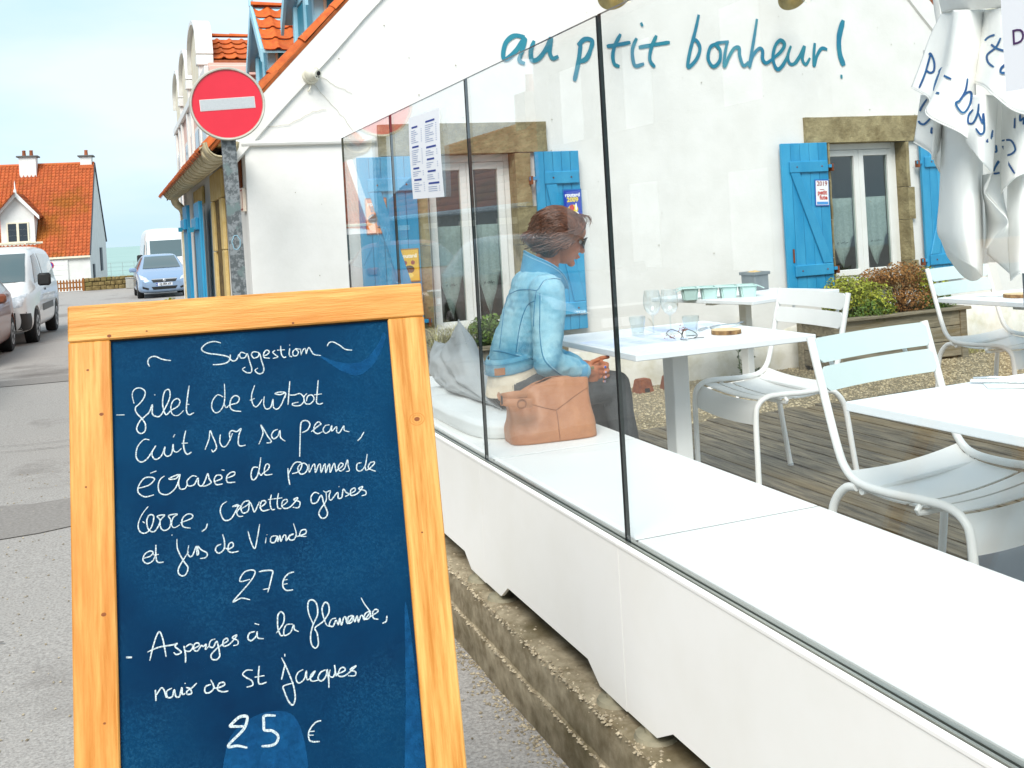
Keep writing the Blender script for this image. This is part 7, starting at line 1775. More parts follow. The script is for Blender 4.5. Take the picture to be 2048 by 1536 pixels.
strawM = mat('straw_grass', hx('#8f8a4a'), 0.8, hx('#c0b880'), 10, rnd=0.35)
grass('tall arching pale grass at the left end of the left planter', (2.18, 6.95, 0.58), 360, 0.14, 0.14, 0.36, strawM, 5, 0.003, 0.9)
grass('dry straw grass growing on the gravel beyond the grey cushion', (1.75, 6.35, 0.12), 700, 0.30, 0.45, 0.30, strawM, 6, 0.003, 0.8)
wd = thing('wall_weed', 'spindly green weed growing at the foot of the café wall', 'weed', (4.83, 7.2, 0.11))
random.seed(19)
wst = [[(4.83, 7.25, 0.1), (4.80, 7.24, 0.22), (4.78, 7.22, 0.33)], [(4.83, 7.25, 0.1), (4.86, 7.22, 0.22), (4.92, 7.20, 0.28)], [(4.83, 7.25, 0.1), (4.85, 7.24, 0.28), (4.845, 7.23, 0.40), (4.87, 7.22, 0.46)], [(4.84, 7.25, 0.1), (4.80, 7.2, 0.15), (4.75, 7.18, 0.20)], [(4.84, 7.25, 0.1), (4.9, 7.2, 0.14), (4.94, 7.18, 0.17)]]
vs, fs = [], []
for s_ in wst:
    tube('stem', crom(s_, 5), 0.003, drk, wd, 5)
    for c in crom(s_, 7)[3:]:
        for k in range(2):
            d = Vector((random.uniform(-1, 1), random.uniform(-1, 0.4), random.uniform(-0.3, 0.7))).normalized(); l = random.uniform(0.018, 0.034); u = d.orthogonal().normalized() * l * 0.32; b = len(vs)
            vs += [c, c + d * l * 0.5 + u, c + d * l, c + d * l * 0.5 - u]; fs.append((b, b + 1, b + 2, b + 3))
mesh('leaves', vs, fs, drk, wd)['kind'] = 'stuff'
grass('low dry weeds on the gravel beside the large planter', (6.98, 7.0, 0.11), 220, 0.16, 0.14, 0.12, strawM, 9, 0.003, 0.9)
b1 = thing('street_shrub', 'small yellow-green clump growing by the far corner of the café', 'shrub', (0.60, 13.6, -0.12))
leaf_cloud('foliage', [((0.60, 13.6, 0.62), (0.15, 0.16, 0.19), 1), ((0.58, 13.6, 0.35), (0.2, 0.18, 0.25), 1)], lime, b1, 1500, 0.03, 0.06, 91)
for k in range(6): tube('stem', [(0.6, 13.6, -0.12), (0.5 + k * 0.04, 13.6 + 0.03 * (k % 3), 0.6)], 0.008, twigM, b1, 5)
bp = thing('flower_pot', 'weathered terracotta pot at the foot of the downpipe', 'pot', (0.76, 14.1, -0.12))
lathe('pot_body', [(0.12, -0.12), (0.18, 0.62), (0.20, 0.66), (0.20, 0.74), (0.17, 0.74), (0.16, 0.6)], mat('faded_terracotta', hx('#a87458'), 0.9, hx('#b98a6c'), 8), bp, (0.76, 14.1, 0.0), 20)

# ================================================================== CUSHIONS AND HANDBAG
greyc = mat('grey_cotton', hx('#a7abac'), 0.9, hx('#b6b9b9'), 5, bump=0.5, bscale=9, bdist=0.012, col3=hx('#989d9f'), s3=3)
padM = mat('white_cotton', hx('#e9ebea'), 0.9, hx('#dfe2e0'), 6, bump=0.4, bscale=14, bdist=0.006)
def pillow(corners, thick, nrm, bend, n=34, seed=0):
    """two-sided cushion from four corner points, pinched at the seam"""
    A, B, C_, D_ = [Vector(c) for c in corners]; nrm = Vector(nrm).normalized(); vs, fs = [], []
    for side in (1, -1):
        b = len(vs)
        for i in range(n + 1):
            for j in range(n + 1):
                u, v = i / n, j / n
                e = (4 * u * (1 - u)) ** 0.55 * (4 * v * (1 - v)) ** 0.55
                pu, pv = 0.05 * math.sin(math.pi * v) * (1 - 2 * u), 0.05 * math.sin(math.pi * u) * (1 - 2 * v)
                p = A * (1 - u) * (1 - v) + B * u * (1 - v) + C_ * u * v + D_ * (1 - u) * v
                p += ((B - A) * pu + (D_ - A) * pv)
                w = noise.noise(Vector((u * 4 + seed, v * 4, side))) * 0.020 + noise.noise(Vector((u * 11 + seed, v * 5, side))) * 0.010 + abs(noise.noise(Vector((u * 3 + v * 5, seed, 2)))) * -0.02
                p += nrm * (side * thick * 0.5 * e + w * e + bend * math.sin(math.pi * u) * math.sin(math.pi * v))
                vs.append(p)
        for i in range(n):
            for j in range(n):
                q = (b + i * (n + 1) + j, b + (i + 1) * (n + 1) + j, b + (i + 1) * (n + 1) + j + 1, b + i * (n + 1) + j + 1)
                fs.append(q if side > 0 else q[::-1])
    return vs, fs
gc = thing('grey_cushion', 'large limp grey cushion slumped on the white pad behind the glass', 'cushion', (1.46, 4.5, 0.73))
# upper half leans back, lower half spreads on the pad: a folded pillow
n = 40
def cush(side):
    vs = []
    for i in range(n + 1):
        for j in range(n + 1):
            u, v = i / n, j / n       # v: 0 top edge .. 1 bottom edge; u: 0 far/left .. 1 near/right
            prof_ = [(4.93, 0.93, 4.53, 1.065), (4.92, 0.86, 4.36, 0.93), (4.86, 0.78, 4.22, 0.84), (4.72, 0.735, 4.06, 0.785), (4.56, 0.72, 3.88, 0.745)]
            t = v * 4; k = min(3, int(t)); t -= k; a, b = prof_[k], prof_[k + 1]
            y0, z0, y1, z1 = [a[q] * (1 - t) + b[q] * t for q in range(4)]
            y = y0 + (y1 - y0) * u; z = z0 + (z1 - z0) * u - 0.10 * math.sin(math.pi * u) * (1 - v) * 0.6
            x = 1.47 - 0.05 * v + 0.02 * math.sin(u * 3)
            e = max(0, (4 * u * (1 - u))) ** 0.5 * max(0, 4 * v * (1 - v)) ** 0.5
            w = 0.022 * noise.noise(Vector((u * 3.5, v * 5, side))) - 0.03 * abs(noise.noise(Vector((u * 2 + v * 4, v * 3, 6)))) + 0.008 * noise.noise(Vector((u * 14, v * 7, side)))
            off = side * 0.105 * e + w * e
            # fold crease running down from the upper right
            crease = math.exp(-((u - 0.35 - 0.55 * v) / 0.06) ** 2) * 0.022 * e
            vs.append((x - off + (crease if side > 0 else 0), y - 0.25 * off, z + 0.35 * abs(off) * (1 if side > 0 else 0.5)))
    return vs
vs = cush(1) + cush(-1); W_ = n + 1; fs = []
for s, b in ((0, 0), (1, W_ * W_)):
    for i in range(n):
        for j in range(n):
            q = (b + i * W_ + j, b + (i + 1) * W_ + j, b + (i + 1) * W_ + j + 1, b + i * W_ + j + 1); fs.append(q if s == 0 else q[::-1])
bm = bm_from(vs, fs); bmesh.ops.remove_doubles(bm, verts=bm.verts[:], dist=0.002)
cush_o = bm_obj('cover', bm, greyc, gc, True)
tube('piped_seam', [vs[i * W_ + 0] for i in range(W_)] + [vs[n * W_ + j] for j in range(1, W_)], 0.003, greyc, gc, 6)
sp = thing('seat_pad', 'flat white seat pad under the grey cushion and the seated woman', 'cushion', (1.5, 4.2, 0.67))
def pad(u, v):
    a = 2 * math.pi * u; cx, cy = 1.50, 4.19; hx_, hy_ = 0.255, 0.54
    k = 5.0; ca, sa = math.cos(a), math.sin(a)
    r = (abs(ca) ** k + abs(sa) ** k) ** (-1 / k)
    s = 1.0 - 0.0 * v
    prof_ = [(0.0, 0.0705), (0.7, 0.072), (0.93, 0.068), (1.0, 0.052), (1.0, 0.02), (0.97, 0.003), (0.0, 0.0015)]
    t = v * (len(prof_) - 1); i = min(len(prof_) - 2, int(t)); t -= i
    f = prof_[i][0] * (1 - t) + prof_[i + 1][0] * t; z = prof_[i][1] * (1 - t) + prof_[i + 1][1] * t
    w = 0.004 * noise.noise(Vector((ca * 3, sa * 3, v * 4)))
    return (cx + hx_ * r * ca * f + w, cy + hy_ * r * sa * f + w, 0.6705 + z + (w if z > 0.01 else 0))
grid('pad_cover', pad, 80, 24, padM, sp, True, closed_u=True)
tube('pad_tie', crom([(1.27, 3.70, 0.69), (1.265, 3.66, 0.674), (1.25, 3.63, 0.6735), (1.262, 3.60, 0.6735)], 5), 0.0022, padM, sp, 5)
bag = thing('leather_handbag', 'tan leather handbag with a folded strap standing on the bench beside the woman', 'handbag', (1.50, 3.58, 0.67))
leather = mat('tan_leather', hx('#a4673f'), 0.55, hx('#bd8258'), 9, 7, bump=0.6, bscale=36, bdist=0.004, col3=hx('#a5683f'), s3=4, p3=(0.5, 0.8), crough=0.42)
BX = Vector((1, -0.10, 0)).normalized(); BY = Vector((0.10, 1, 0)).normalized()
def bagP(u, v):
    a = 2 * math.pi * u; k = 4.5; ca, sa = math.cos(a), math.sin(a); r = (abs(ca) ** k + abs(sa) ** k) ** (-1 / k)
    x = r * ca; y = r * sa
    if v < 0.1: f = v / 0.1; h = 0.0; wx, wy = 0.172 * f, 0.088 * f
    else:
        t = (v - 0.1) / 0.9; f = 1; h = 0.215 * min(1, t * 1.12) ; wx = 0.172 - 0.010 * t + (0.004 * math.sin(t * 9)); wy = 0.088 * (1 - 1.12 * max(0, t - 0.12) ** 1.3)
        if t > 0.9: wx *= 1 - (t - 0.9) * 2.6
    top = 1 - 0.16 * (1 if x < -0.35 else 0) * min(1, (-0.35 - x) * 2.4) if x < -0.35 else 1
    top += 0.05 * math.sin((x + 0.2) * 2.6) - 0.03 * math.exp(-((x - 0.72) / 0.12) ** 2)
    h *= top
    p = Vector((1.512, 3.590, 0.672)) + BX * (wx * x) + BY * (wy * y + 0.02 * (h / 0.215)) + Vector((0, 0, h))
    fold = 0.010 * noise.noise(Vector((x * 2.2, y * 2 + 4, h * 12))) + 0.004 * noise.noise(Vector((x * 7, y * 3, h * 40)))
    if v > 0.12:
        p += BY * (fold * (1 if y > 0 else 1)) + Vector((0, 0, fold * 0.5))
        # pinch on the left where the zip end gathers
        g_ = math.exp(-((x + 0.62) / 0.16) ** 2 - ((h - 0.13) / 0.05) ** 2); p += BY * (0.035 * g_ if y < 0 else -0.01 * g_)
    return p
bvs, bfs = grid('x', bagP, 96, 40, None, closed_u=True, ret=True)
body_b = mesh('bag_body', bvs, bfs, leather, bag, True)
btree = BVHTree.FromPolygons(bvs, bfs)
def on_bag(pts, off=0.0012):
    out = []
    for x, z in pts:
        o_ = Vector((1.512, 3.59, 0.672)) + BX * x * 0.172 - BY * 0.5 + Vector((0, 0, z)); h = btree.ray_cast(o_, BY)
        if h[0] is not None: out.append(h[0] - BY * off)
    return out
stitch = mat('stitched_seam', hx('#8a532c'), 0.6)
for q in ([(-0.70, 0.145), (-0.45, 0.138), (-0.2, 0.125), (0.0, 0.115), (0.06, 0.113), (0.15, 0.12), (0.5, 0.15), (0.9, 0.178)], [(0.06, 0.113), (0.06, 0.08), (0.05, 0.04), (0.05, 0.004)]):
    p = on_bag(crom([(a, b, 0) for a, b in q], 6) and [(c.x, c.y) for c in crom([(a, b, 0) for a, b in q], 6)])
    if len(p) > 2: tube('seam', p, 0.0016, stitch, bag, 5)
st = [(1.38, 3.485, 0.868), (1.335, 3.475, 0.872), (1.298, 3.490, 0.868), (1.288, 3.520, 0.862), (1.30, 3.55, 0.865)]
vs, fs = tube_vf(crom(st, 6), 0.014, 8, flat=0.30, up=(0, -1, 0.2)); mesh('strap', vs, fs, leather, bag, 'auto')
vs, fs = tube_vf(crom([(1.395, 3.475, 0.835), (1.365, 3.468, 0.838), (1.33, 3.468, 0.842), (1.30, 3.48, 0.848), (1.285, 3.50, 0.85)], 6), 0.016, 8, flat=0.32, up=(0, -1, 0.2)); mesh('strap', vs, fs, leather, bag, 'auto')
tube('strap_ring', [(1.350 + 0.017 * math.cos(k * 0.45), 3.462, 0.838 + 0.017 * math.sin(k * 0.45)) for k in range(14)], 0.0028, stitch, bag, 6, closed=True)
tube('strap_loop', [(1.283, 3.49, 0.872), (1.283, 3.49, 0.84)], 0.0035, blackr, bag, 6)
tube('zip', [bagP(0.5 - 0.5 * (1 - k / 20) , 1.0) + Vector((0, 0, 0.001)) for k in range(4, 17)], 0.0025, stitch, bag, 5)

# ================================================================== SEATED WOMAN
S0 = Vector((1.52, 3.93, 0)); F = Vector((0.990, -0.139, 0)).normalized(); Rr = Vector((F.y, -F.x, 0)); U = Vector((0, 0, 1))
def Lc(a, b, z): return S0 + F * a + Rr * b + U * z
wo_ = thing('person', 'seated woman with dark bob, sunglasses and pale denim jacket, back turned', 'person', tuple(Lc(0, 0, 0.74)))
skin = mat('skin', hx('#b06a48'), 0.5, hx('#c07a58'), 8, spec=0.4); skin.node_tree.nodes['Principled BSDF'].inputs['Subsurface Weight'].default_value = 0.08
denim = mat('pale_denim', hx('#5f9fb8'), 0.85, hx('#a2ccd8'), 5.5, 9, pos=(0.36, 0.62), bump=0.35, bscale=170, bdist=0.0012, col3=hx('#4589aa'), s3=8, p3=(0.5, 0.72))  # faded denim; stronger pale and dark tones also stand in for fold light and shade
denimd = mat('mid_denim', hx('#3f8cb4'), 0.85, hx('#6aaccb'), 5, 8, bump=0.35, bscale=170, bdist=0.0012)
knitM = mat('cream_knit', hx('#d8c9b2'), 0.95, hx('#e4d8c4'), 30, bump=0.5, bscale=150, bdist=0.002)
trous = mat('charcoal_trousers', hx('#3c3f42'), 0.9, hx('#54585a'), 6, 8, bump=0.3, bscale=120, bdist=0.001, col3=hx('#2a2c2e'), s3=5)
hairM = mat('brown_hair', hx('#3a2014'), 0.4, hx('#86543a'), 3, 8, stretch=(1, 1, 1), spec=0.5, rnd=0.45)
HC = Lc(0.225, 0, 1.432)                       # head centre
pit = R(-20); yaw = R(-4)
HF = (Matrix.Rotation(yaw, 3, 'Z') @ F); HF = (HF * math.cos(pit) + U * math.sin(pit)).normalized(); HR = HF.cross(U).normalized(); HU = HR.cross(HF).normalized()
def Hd(f, r, u): return HC + HF * f + HR * r + HU * u
HA = (HF, HR, HU)
vs, fs = [], []
ellipsoid(Hd(-0.018, 0, 0.022), (0.094, 0.073, 0.088), vs, fs, HA, 28, 20)        # cranium
ellipsoid(Hd(0.028, 0, -0.025), (0.062, 0.060, 0.082), vs, fs, HA, 24, 16)         # face
ellipsoid(Hd(0.045, 0, -0.072), (0.034, 0.036, 0.030), vs, fs, HA, 20, 12)         # jaw and chin
ellipsoid(Hd(0.070, 0, -0.093), (0.018, 0.020, 0.016), vs, fs, HA, 16, 10)
ellipsoid(Hd(0.055, 0.0, 0.040), (0.040, 0.052, 0.040), vs, fs, HA, 20, 12)        # forehead
for s in (-1, 1):
    ellipsoid(Hd(0.058, s * 0.034, -0.020), (0.026, 0.020, 0.020), vs, fs, HA, 14, 10)   # cheek
    ellipsoid(Hd(0.066, s * 0.026, 0.018), (0.024, 0.022, 0.010), vs, fs, HA, 14, 8)     # brow
    ellipsoid(Hd(-0.006, s * 0.072, -0.010), (0.020, 0.009, 0.030), vs, fs, HA, 14, 10)  # ear
capsule_chain([Hd(0.082, 0, 0.010), Hd(0.096, 0, -0.014), Hd(0.102, 0, -0.030)], [0.0085, 0.0095, 0.012], vs, fs, 12)
for s in (-1, 1): ellipsoid(Hd(0.091, s * 0.010, -0.034), (0.010, 0.007, 0.006), vs, fs, HA, 12, 8)
ellipsoid(Hd(0.086, 0, -0.056), (0.012, 0.022, 0.006), vs, fs, HA, 14, 8)
ellipsoid(Hd(0.083, 0, -0.066), (0.012, 0.018, 0.0065), vs, fs, HA, 14, 8)
capsule_chain([Hd(-0.03, 0, -0.04), Lc(0.155, 0, 1.335), Lc(0.13, 0, 1.25)], [0.052, 0.052, 0.055], vs, fs, 18)
# torso, arms, legs of the body itself
for t in range(9):
    u = t / 8; ellipsoid(Lc(0.0 + 0.10 * u ** 1.2, 0, 0.80 + 0.40 * u), (0.08 - 0.01 * u, 0.12 - 0.012 * math.sin(math.pi * u), 0.07), vs, fs, (F, Rr, U), 20, 10)
SHR, ELR, WRR = Lc(0.115, 0.160, 1.215), Lc(0.070, 0.230, 0.945), Lc(0.232, 0.165, 0.886)
SHL, ELL, WRL = Lc(0.115, -0.155, 1.225), Lc(0.12, -0.20, 0.95), Lc(0.262, -0.03, 0.885)
for a, b, c in ((SHR, ELR, WRR), (SHL, ELL, WRL)): capsule_chain([a, b, c], [0.042, 0.034, 0.024], vs, fs)
HIR, KNR, ANR = Lc(0.0, 0.085, 0.815), Lc(0.395, 0.085, 0.80), Lc(0.47, 0.04, 0.40)
HIL, KNL, ANL = Lc(0.0, -0.085, 0.815), Lc(0.37, -0.075, 0.735), Lc(0.41, -0.08, 0.30)
for a, b, c in ((HIR, KNR, ANR), (HIL, KNL, ANL)): capsule_chain([a, b, c], [0.075, 0.052, 0.035], vs, fs)
def Lh(a, b, z): return Lc(a - 0.078, b + 0.035, z)
# right hand: palm, four bent fingers and thumb
def finger(pts, r0, r1): capsule_chain(pts, [r0 + (r1 - r0) * i / (len(pts) - 1) for i in range(len(pts))], vs, fs, 10)
capsule_chain([WRR, Lh(0.335, 0.118, 0.882), Lh(0.365, 0.105, 0.876)], [0.023, 0.026, 0.024], vs, fs)
ellipsoid(Lh(0.352, 0.110, 0.868), (0.038, 0.016, 0.040), vs, fs, (F, Rr, U), 16, 12)
for k, z in enumerate((0.893, 0.872, 0.852, 0.834)):
    l = (1.0, 1.08, 1.0, 0.8)[k]
    finger([Lh(0.375, 0.108, z), Lh(0.375 + 0.034 * l, 0.092, z - 0.004), Lh(0.375 + 0.040 * l, 0.062, z - 0.008), Lh(0.375 + 0.018 * l, 0.045, z - 0.010)], 0.0095, 0.0072)
finger([Lh(0.345, 0.098, 0.900), Lh(0.372, 0.082, 0.915), Lh(0.400, 0.074, 0.919)], 0.0105, 0.0082)
# left hand folded over it: fingertips reach round towards us
capsule_chain([WRL, Lh(0.375, -0.03, 0.882), Lh(0.405, 0.01, 0.878)], [0.023, 0.026, 0.024], vs, fs)
ellipsoid(Lh(0.405, 0.02, 0.872), (0.018, 0.036, 0.038), vs, fs, (F, Rr, U), 16, 12)
tips = []
for k, z in enumerate((0.902, 0.882, 0.861, 0.842)):
    l = (1.0, 1.06, 1.0, 0.82)[k]
    p = [Lh(0.418, 0.045, z), Lh(0.432, 0.045 + 0.040 * l, z - 0.002), Lh(0.424, 0.045 + 0.068 * l, z - 0.005), Lh(0.404, 0.045 + 0.080 * l, z - 0.009)]
    finger(p, 0.0095, 0.0072); tips.append((p[-2], p[-1]))
thL = [Lh(0.405, 0.02, 0.908), Lh(0.425, 0.045, 0.922), Lh(0.446, 0.062, 0.925)]
finger(thL, 0.0105, 0.008)
body = remesh('body', vs, fs, 0.0036, 3, skin, wo_)
nailM = mat('blue_nail', hx('#1c5cc4'), 0.2, spec=0.8); nailP = mat('lilac_nail', hx('#b8a0b4'), 0.2, spec=0.8)
for i, (a, b) in enumerate(tips):
    d = (b - a).normalized(); n_ = (Rr * 0.9 + U * 0.15 + F * 0.25).normalized(); v_, f_ = [], []
    ellipsoid(a.lerp(b, 0.80) + n_ * 0.0062, (0.0062, 0.0052, 0.0022), v_, f_, (d, d.cross(n_).normalized(), n_), 12, 8); mesh('fingernail', v_, f_, nailM if i == 0 else nailP, body, True)
v_, f_ = [], []; d = (thL[2] - thL[1]).normalized(); ellipsoid(thL[2] + d * 0.003 + Vector((0, 0, 0.0062)) + Rr * 0.003, (0.0085, 0.0055, 0.0024), v_, f_, (d, d.cross(U).normalized(), U), 12, 8); mesh('fingernail', v_, f_, nailM, body, True)
lipM = mat('lips', hx('#a4503f'), 0.4)
v_, f_ = [], []; ellipsoid(Hd(0.0935, 0, -0.060), (0.006, 0.017, 0.005), v_, f_, HA, 14, 8); mesh('lips', v_, f_, lipM, body, True)
v_, f_ = [], []
for s in (-1, 1): ellipsoid(Hd(0.074, s * 0.028, 0.002), (0.012, 0.013, 0.010), v_, f_, HA, 14, 8)
mesh('eyes', v_, f_, mat('eye_white', hx('#d8d4cc'), 0.3), body, True)
# sunglasses
gls = thing('x', None, None) if False else None
lensM = mat('smoked_lens', hx('#2a1c12'), 0.08, spec=0.9); frm = mat('tortoise_frame', hx('#1a100a'), 0.25)
sgl = None
for s in (-1, 1):
    c = [Hd(0.098 - 0.018 * (abs(math.cos(a)) if math.cos(a) > 0 else 0) ** 2, s * (0.033 + 0.027 * math.cos(a)), 0.002 + 0.021 * math.sin(a) + (0.004 if math.cos(a) > 0 and math.sin(a) > 0 else 0)) for a in [2 * math.pi * k / 28 for k in range(28)]]
    if sgl is None: sgl = tube('sunglasses', c, 0.0028, frm, wo_, 8, closed=True)
    else: tube('rim', c, 0.0028, frm, sgl, 8, closed=True)
    cen = sum(c, Vector()) / 28 + HF * 0.003
    bm = bm_from(c + [cen], [(k, (k + 1) % 28, 28) for k in range(28)]); bmesh.ops.solidify(bm, geom=bm.faces[:], thickness=0.0015); bm_obj('lens', bm, lensM, sgl, True)
    tube('temple_arm', [Hd(0.082, s * 0.060, 0.010), Hd(0.04, s * 0.072, 0.010), Hd(-0.005, s * 0.079, 0.008), Hd(-0.025, s * 0.078, -0.008)], 0.0022, mat('temple_horn', hx('#7a5a3c'), 0.3), sgl, 6)
tube('bridge', [Hd(0.100, -0.008, 0.010), Hd(0.104, 0, 0.013), Hd(0.100, 0.008, 0.010)], 0.0024, frm, sgl, 6)
# hair: solid under-shape plus many swept locks
vs, fs = [], []
def hair_ell(c, r): ellipsoid(c, r, vs, fs, HA, 28, 18)
hair_ell(Hd(-0.030, 0, 0.030), (0.098, 0.083, 0.090)); hair_ell(Hd(-0.058, 0, -0.018), (0.070, 0.080, 0.085)); hair_ell(Hd(0.012, 0, 0.060), (0.074, 0.068, 0.052))
hair_ell(Hd(-0.045, 0.030, -0.060), (0.046, 0.044, 0.050)); hair_ell(Hd(-0.045, -0.030, -0.060), (0.046, 0.044, 0.050)); hair_ell(Hd(-0.115, 0.01, -0.045), (0.040, 0.05, 0.034))
base_h = remesh('hair', vs, fs, 0.006, 4, hairM, wo_, disp=lambda co, n_: 0.004 * noise.noise(co * 26))
random.seed(77); vs, fs, rn = [], [], []
htree = BVHTree.FromPolygons([v.co + wm(wo_).translation for v in base_h.data.vertices], [tuple(p.vertices) for p in base_h.data.polygons])
for k in range(620):
    s = random.uniform(-1, 1); a0 = random.uniform(15, 95) if random.random() < 0.7 else random.uniform(95, 140)
    lat = s * 0.92; c0 = math.sqrt(max(0.05, 1 - lat * lat))
    a1 = a0 + random.uniform(75, 120) if a0 < 95 else a0 + random.uniform(50, 80); a1 = min(a1, random.uniform(196, 222))
    pts = []; n_ = 11; ph = random.uniform(0, 6)
    for t in range(n_):
        u = t / (n_ - 1); a = R(a0 + (a1 - a0) * u)
        d = (HF * math.cos(a) * c0 + HU * math.sin(a) * c0 + HR * (lat * (1 - 0.12 * u))).normalized()
        h = htree.ray_cast(Hd(-0.02, 0, 0.0), d)
        rad = (h[3] if h[0] is not None else 0.09) + 0.0008 + 0.0015 * math.sin(u * 9 + ph)
        q = Hd(-0.02, 0, 0.0) + d * rad
        if u > 0.72: q += (-HF * 0.9 - HU * 0.35) * (u - 0.72) * random.uniform(0.02, 0.09)
        q += HU * 0.0035 * math.sin(u * 7 + ph)
        pts.append(q)
    b = len(fs); tube_vf(pts, [0.0014 + 0.0021 * math.sin(math.pi * min(1, 0.15 + t / n_)) for t in range(n_)], 4, vs=vs, fs=fs)
    rn += [random.random()] * (len(fs) - b)
# side locks over the ear and a few flying ones at the front
for k in range(150):
    s = 1 if k % 5 else -1
    p0 = Hd(random.uniform(0.02, 0.075), s * random.uniform(0.035, 0.066), random.uniform(0.055, 0.088)); p3 = Hd(random.uniform(-0.13, -0.02), s * random.uniform(0.055, 0.088), random.uniform(-0.10, -0.02))
    p1 = Hd(random.uniform(0.03, 0.06), s * 0.088, random.uniform(0.02, 0.05)); p2 = Hd(random.uniform(-0.04, 0.02), s * 0.094, random.uniform(-0.04, 0.01))
    b = len(fs); pp = crom([p0, p1, p2, p3], 4); tube_vf(pp, [0.0012 + 0.0016 * math.sin(math.pi * (0.1 + 0.85 * t / len(pp))) for t in range(len(pp))], 4, vs=vs, fs=fs); rn += [random.random()] * (len(fs) - b)
for k in range(14):
    p0 = Hd(random.uniform(0.03, 0.06), random.uniform(-0.03, 0.05), 0.098); b = len(fs)
    pp = crom([p0, p0 + HU * 0.018 + HF * 0.012, p0 + HF * random.uniform(0.028, 0.048) + HU * random.uniform(0.0, 0.015), p0 + HF * random.uniform(0.030, 0.046) - HU * random.uniform(0.005, 0.03)], 4)
    tube_vf(pp, [0.0016 * (1 - 0.8 * t / len(pp)) for t in range(len(pp))], 4, vs=vs, fs=fs); rn += [random.random()] * (len(fs) - b)
mesh('hair_locks', vs, fs, hairM, base_h, True, rnd=rn)['kind'] = 'stuff'

# jacket: torso and sleeves in one skin, wrinkled where the arms bend
vs, fs = [], []
for t in range(12):
    u = t / 11; c = Lc(-0.004 + 0.110 * u ** 1.15, 0.0, 0.945 + 0.275 * u)
    ellipsoid(c, (0.106 + 0.004 * math.sin(math.pi * u), 0.143 + 0.020 * u, 0.075), vs, fs, (F, Rr, U), 26, 12)
ellipsoid(Lc(0.115, 0, 1.262), (0.100, 0.125, 0.055), vs, fs, (F, Rr, U), 24, 12)
for s, (a, b, c) in ((1, (SHR, ELR, WRR)), (-1, (SHL, ELL, WRL))):
    capsule_chain([a + F * -0.01, a.lerp(b, 0.35) - F * 0.004, a.lerp(b, 0.75), b, b.lerp(c, 0.4), b.lerp(c, 0.80), b.lerp(c, 0.96)], [0.074, 0.068, 0.061, 0.058, 0.052, 0.044, 0.041], vs, fs, 20)
def jdisp(co, n_):
    co = co + wm(wo_).translation
    d = 0.006 * noise.noise(co * 9) + 0.0045 * (0.5 - abs(noise.noise(Vector((co.x * 16, co.y * 16, co.z * 26))))) + 0.002 * noise.noise(co * 40)
    e = min((co - ELR).length, (co - ELL).length); k = max(0, 1 - e / 0.16)
    d += k * 0.020 * noise.noise(Vector((co.x * 12, co.y * 12, co.z * 34)))
    m_ = max(0, 1 - (co - Lc(0.06, 0.12, 1.03)).length / 0.2)
    d += m_ * 0.012 * noise.noise(Vector((co.x * 8 + co.z * 20, co.y * 8, co.z * 9)))
    # straight pulls down the back towards the waistband
    d += 0.0035 * math.sin((co - S0).dot(Rr) * 60 + 2 * noise.noise(co * 6)) * max(0, min(1, (1.10 - co.z) / 0.12))
    return d
jk = remesh('denim_jacket', vs, fs, 0.006, 3, denim, wo_, disp=jdisp)
# cut the hem and cuffs flat
bm = bmesh.new(); bm.from_mesh(jk.data); off = wm(wo_).translation
hemz = 0.925
pn = (U * 1.0 - F * 0.22).normalized(); pc = Lc(-0.04, 0, 0.902) - off
geom = [f for f in bm.faces if abs((f.calc_center_median() - (Lc(0, 0, 0) - off)).dot(Rr)) < 0.30 and (f.calc_center_median() - pc).dot(pn) < 0 and (f.calc_center_median() - (Lc(0, 0, 0) - off)).dot(F) < 0.115 and min((f.calc_center_median() + off - ELR).length, (f.calc_center_median() + off - ELR.lerp(WRR, 0.5)).length, (f.calc_center_median() + off - ELL).length) > 0.075]
bmesh.ops.delete(bm, geom=geom, context='FACES'); bm.to_mesh(jk.data); bm.free()
# darker waistband following the hem
def torso_ring(z, grow, tilt=0.22):
    pts = []
    for k in range(48):
        a = 2 * math.pi * k / 48; x, y = math.cos(a), math.sin(a)
        aa = -0.016 + (0.106 + grow) * x; bb = (0.145 + grow) * y
        pts.append(Lc(aa, bb, z + tilt * (aa + 0.016) * 0.9))
    return pts
def bandm(name, specs, m, parent, thick=0.003, rib=0.0):
    rings = [torso_ring(z, g) for z, g in specs]; vs, fs = [], []
    for i, rg in enumerate(rings):
        for k, p in enumerate(rg): vs.append(p)
    for i in range(len(rings) - 1):
        for k in range(48): fs.append((i * 48 + k, i * 48 + (k + 1) % 48, (i + 1) * 48 + (k + 1) % 48, (i + 1) * 48 + k))
    bm = bm_from(vs, fs); bmesh.ops.recalc_face_normals(bm, faces=bm.faces[:]); bmesh.ops.solidify(bm, geom=bm.faces[:], thickness=thick); return bm_obj(name, bm, m, parent, True)
bandm('waistband', [(0.968, 0.001), (0.955, 0.0065), (0.930, 0.0085), (0.905, 0.008), (0.900, 0.003)], denim, jk)
for zz in (0.950, 0.908): tube('topstitch', torso_ring(zz, 0.0125), 0.0011, mat('seam_thread', hx('#2c6f92'), 0.85, hx('#4f8fae'), 200), jk, 4, closed=True)
jtree = BVHTree.FromPolygons([v.co + off for v in jk.data.vertices], [tuple(p.vertices) for p in jk.data.polygons])
seamM = mat('seam_thread', hx('#2c6f92'), 0.85, hx('#4f8fae'), 200)
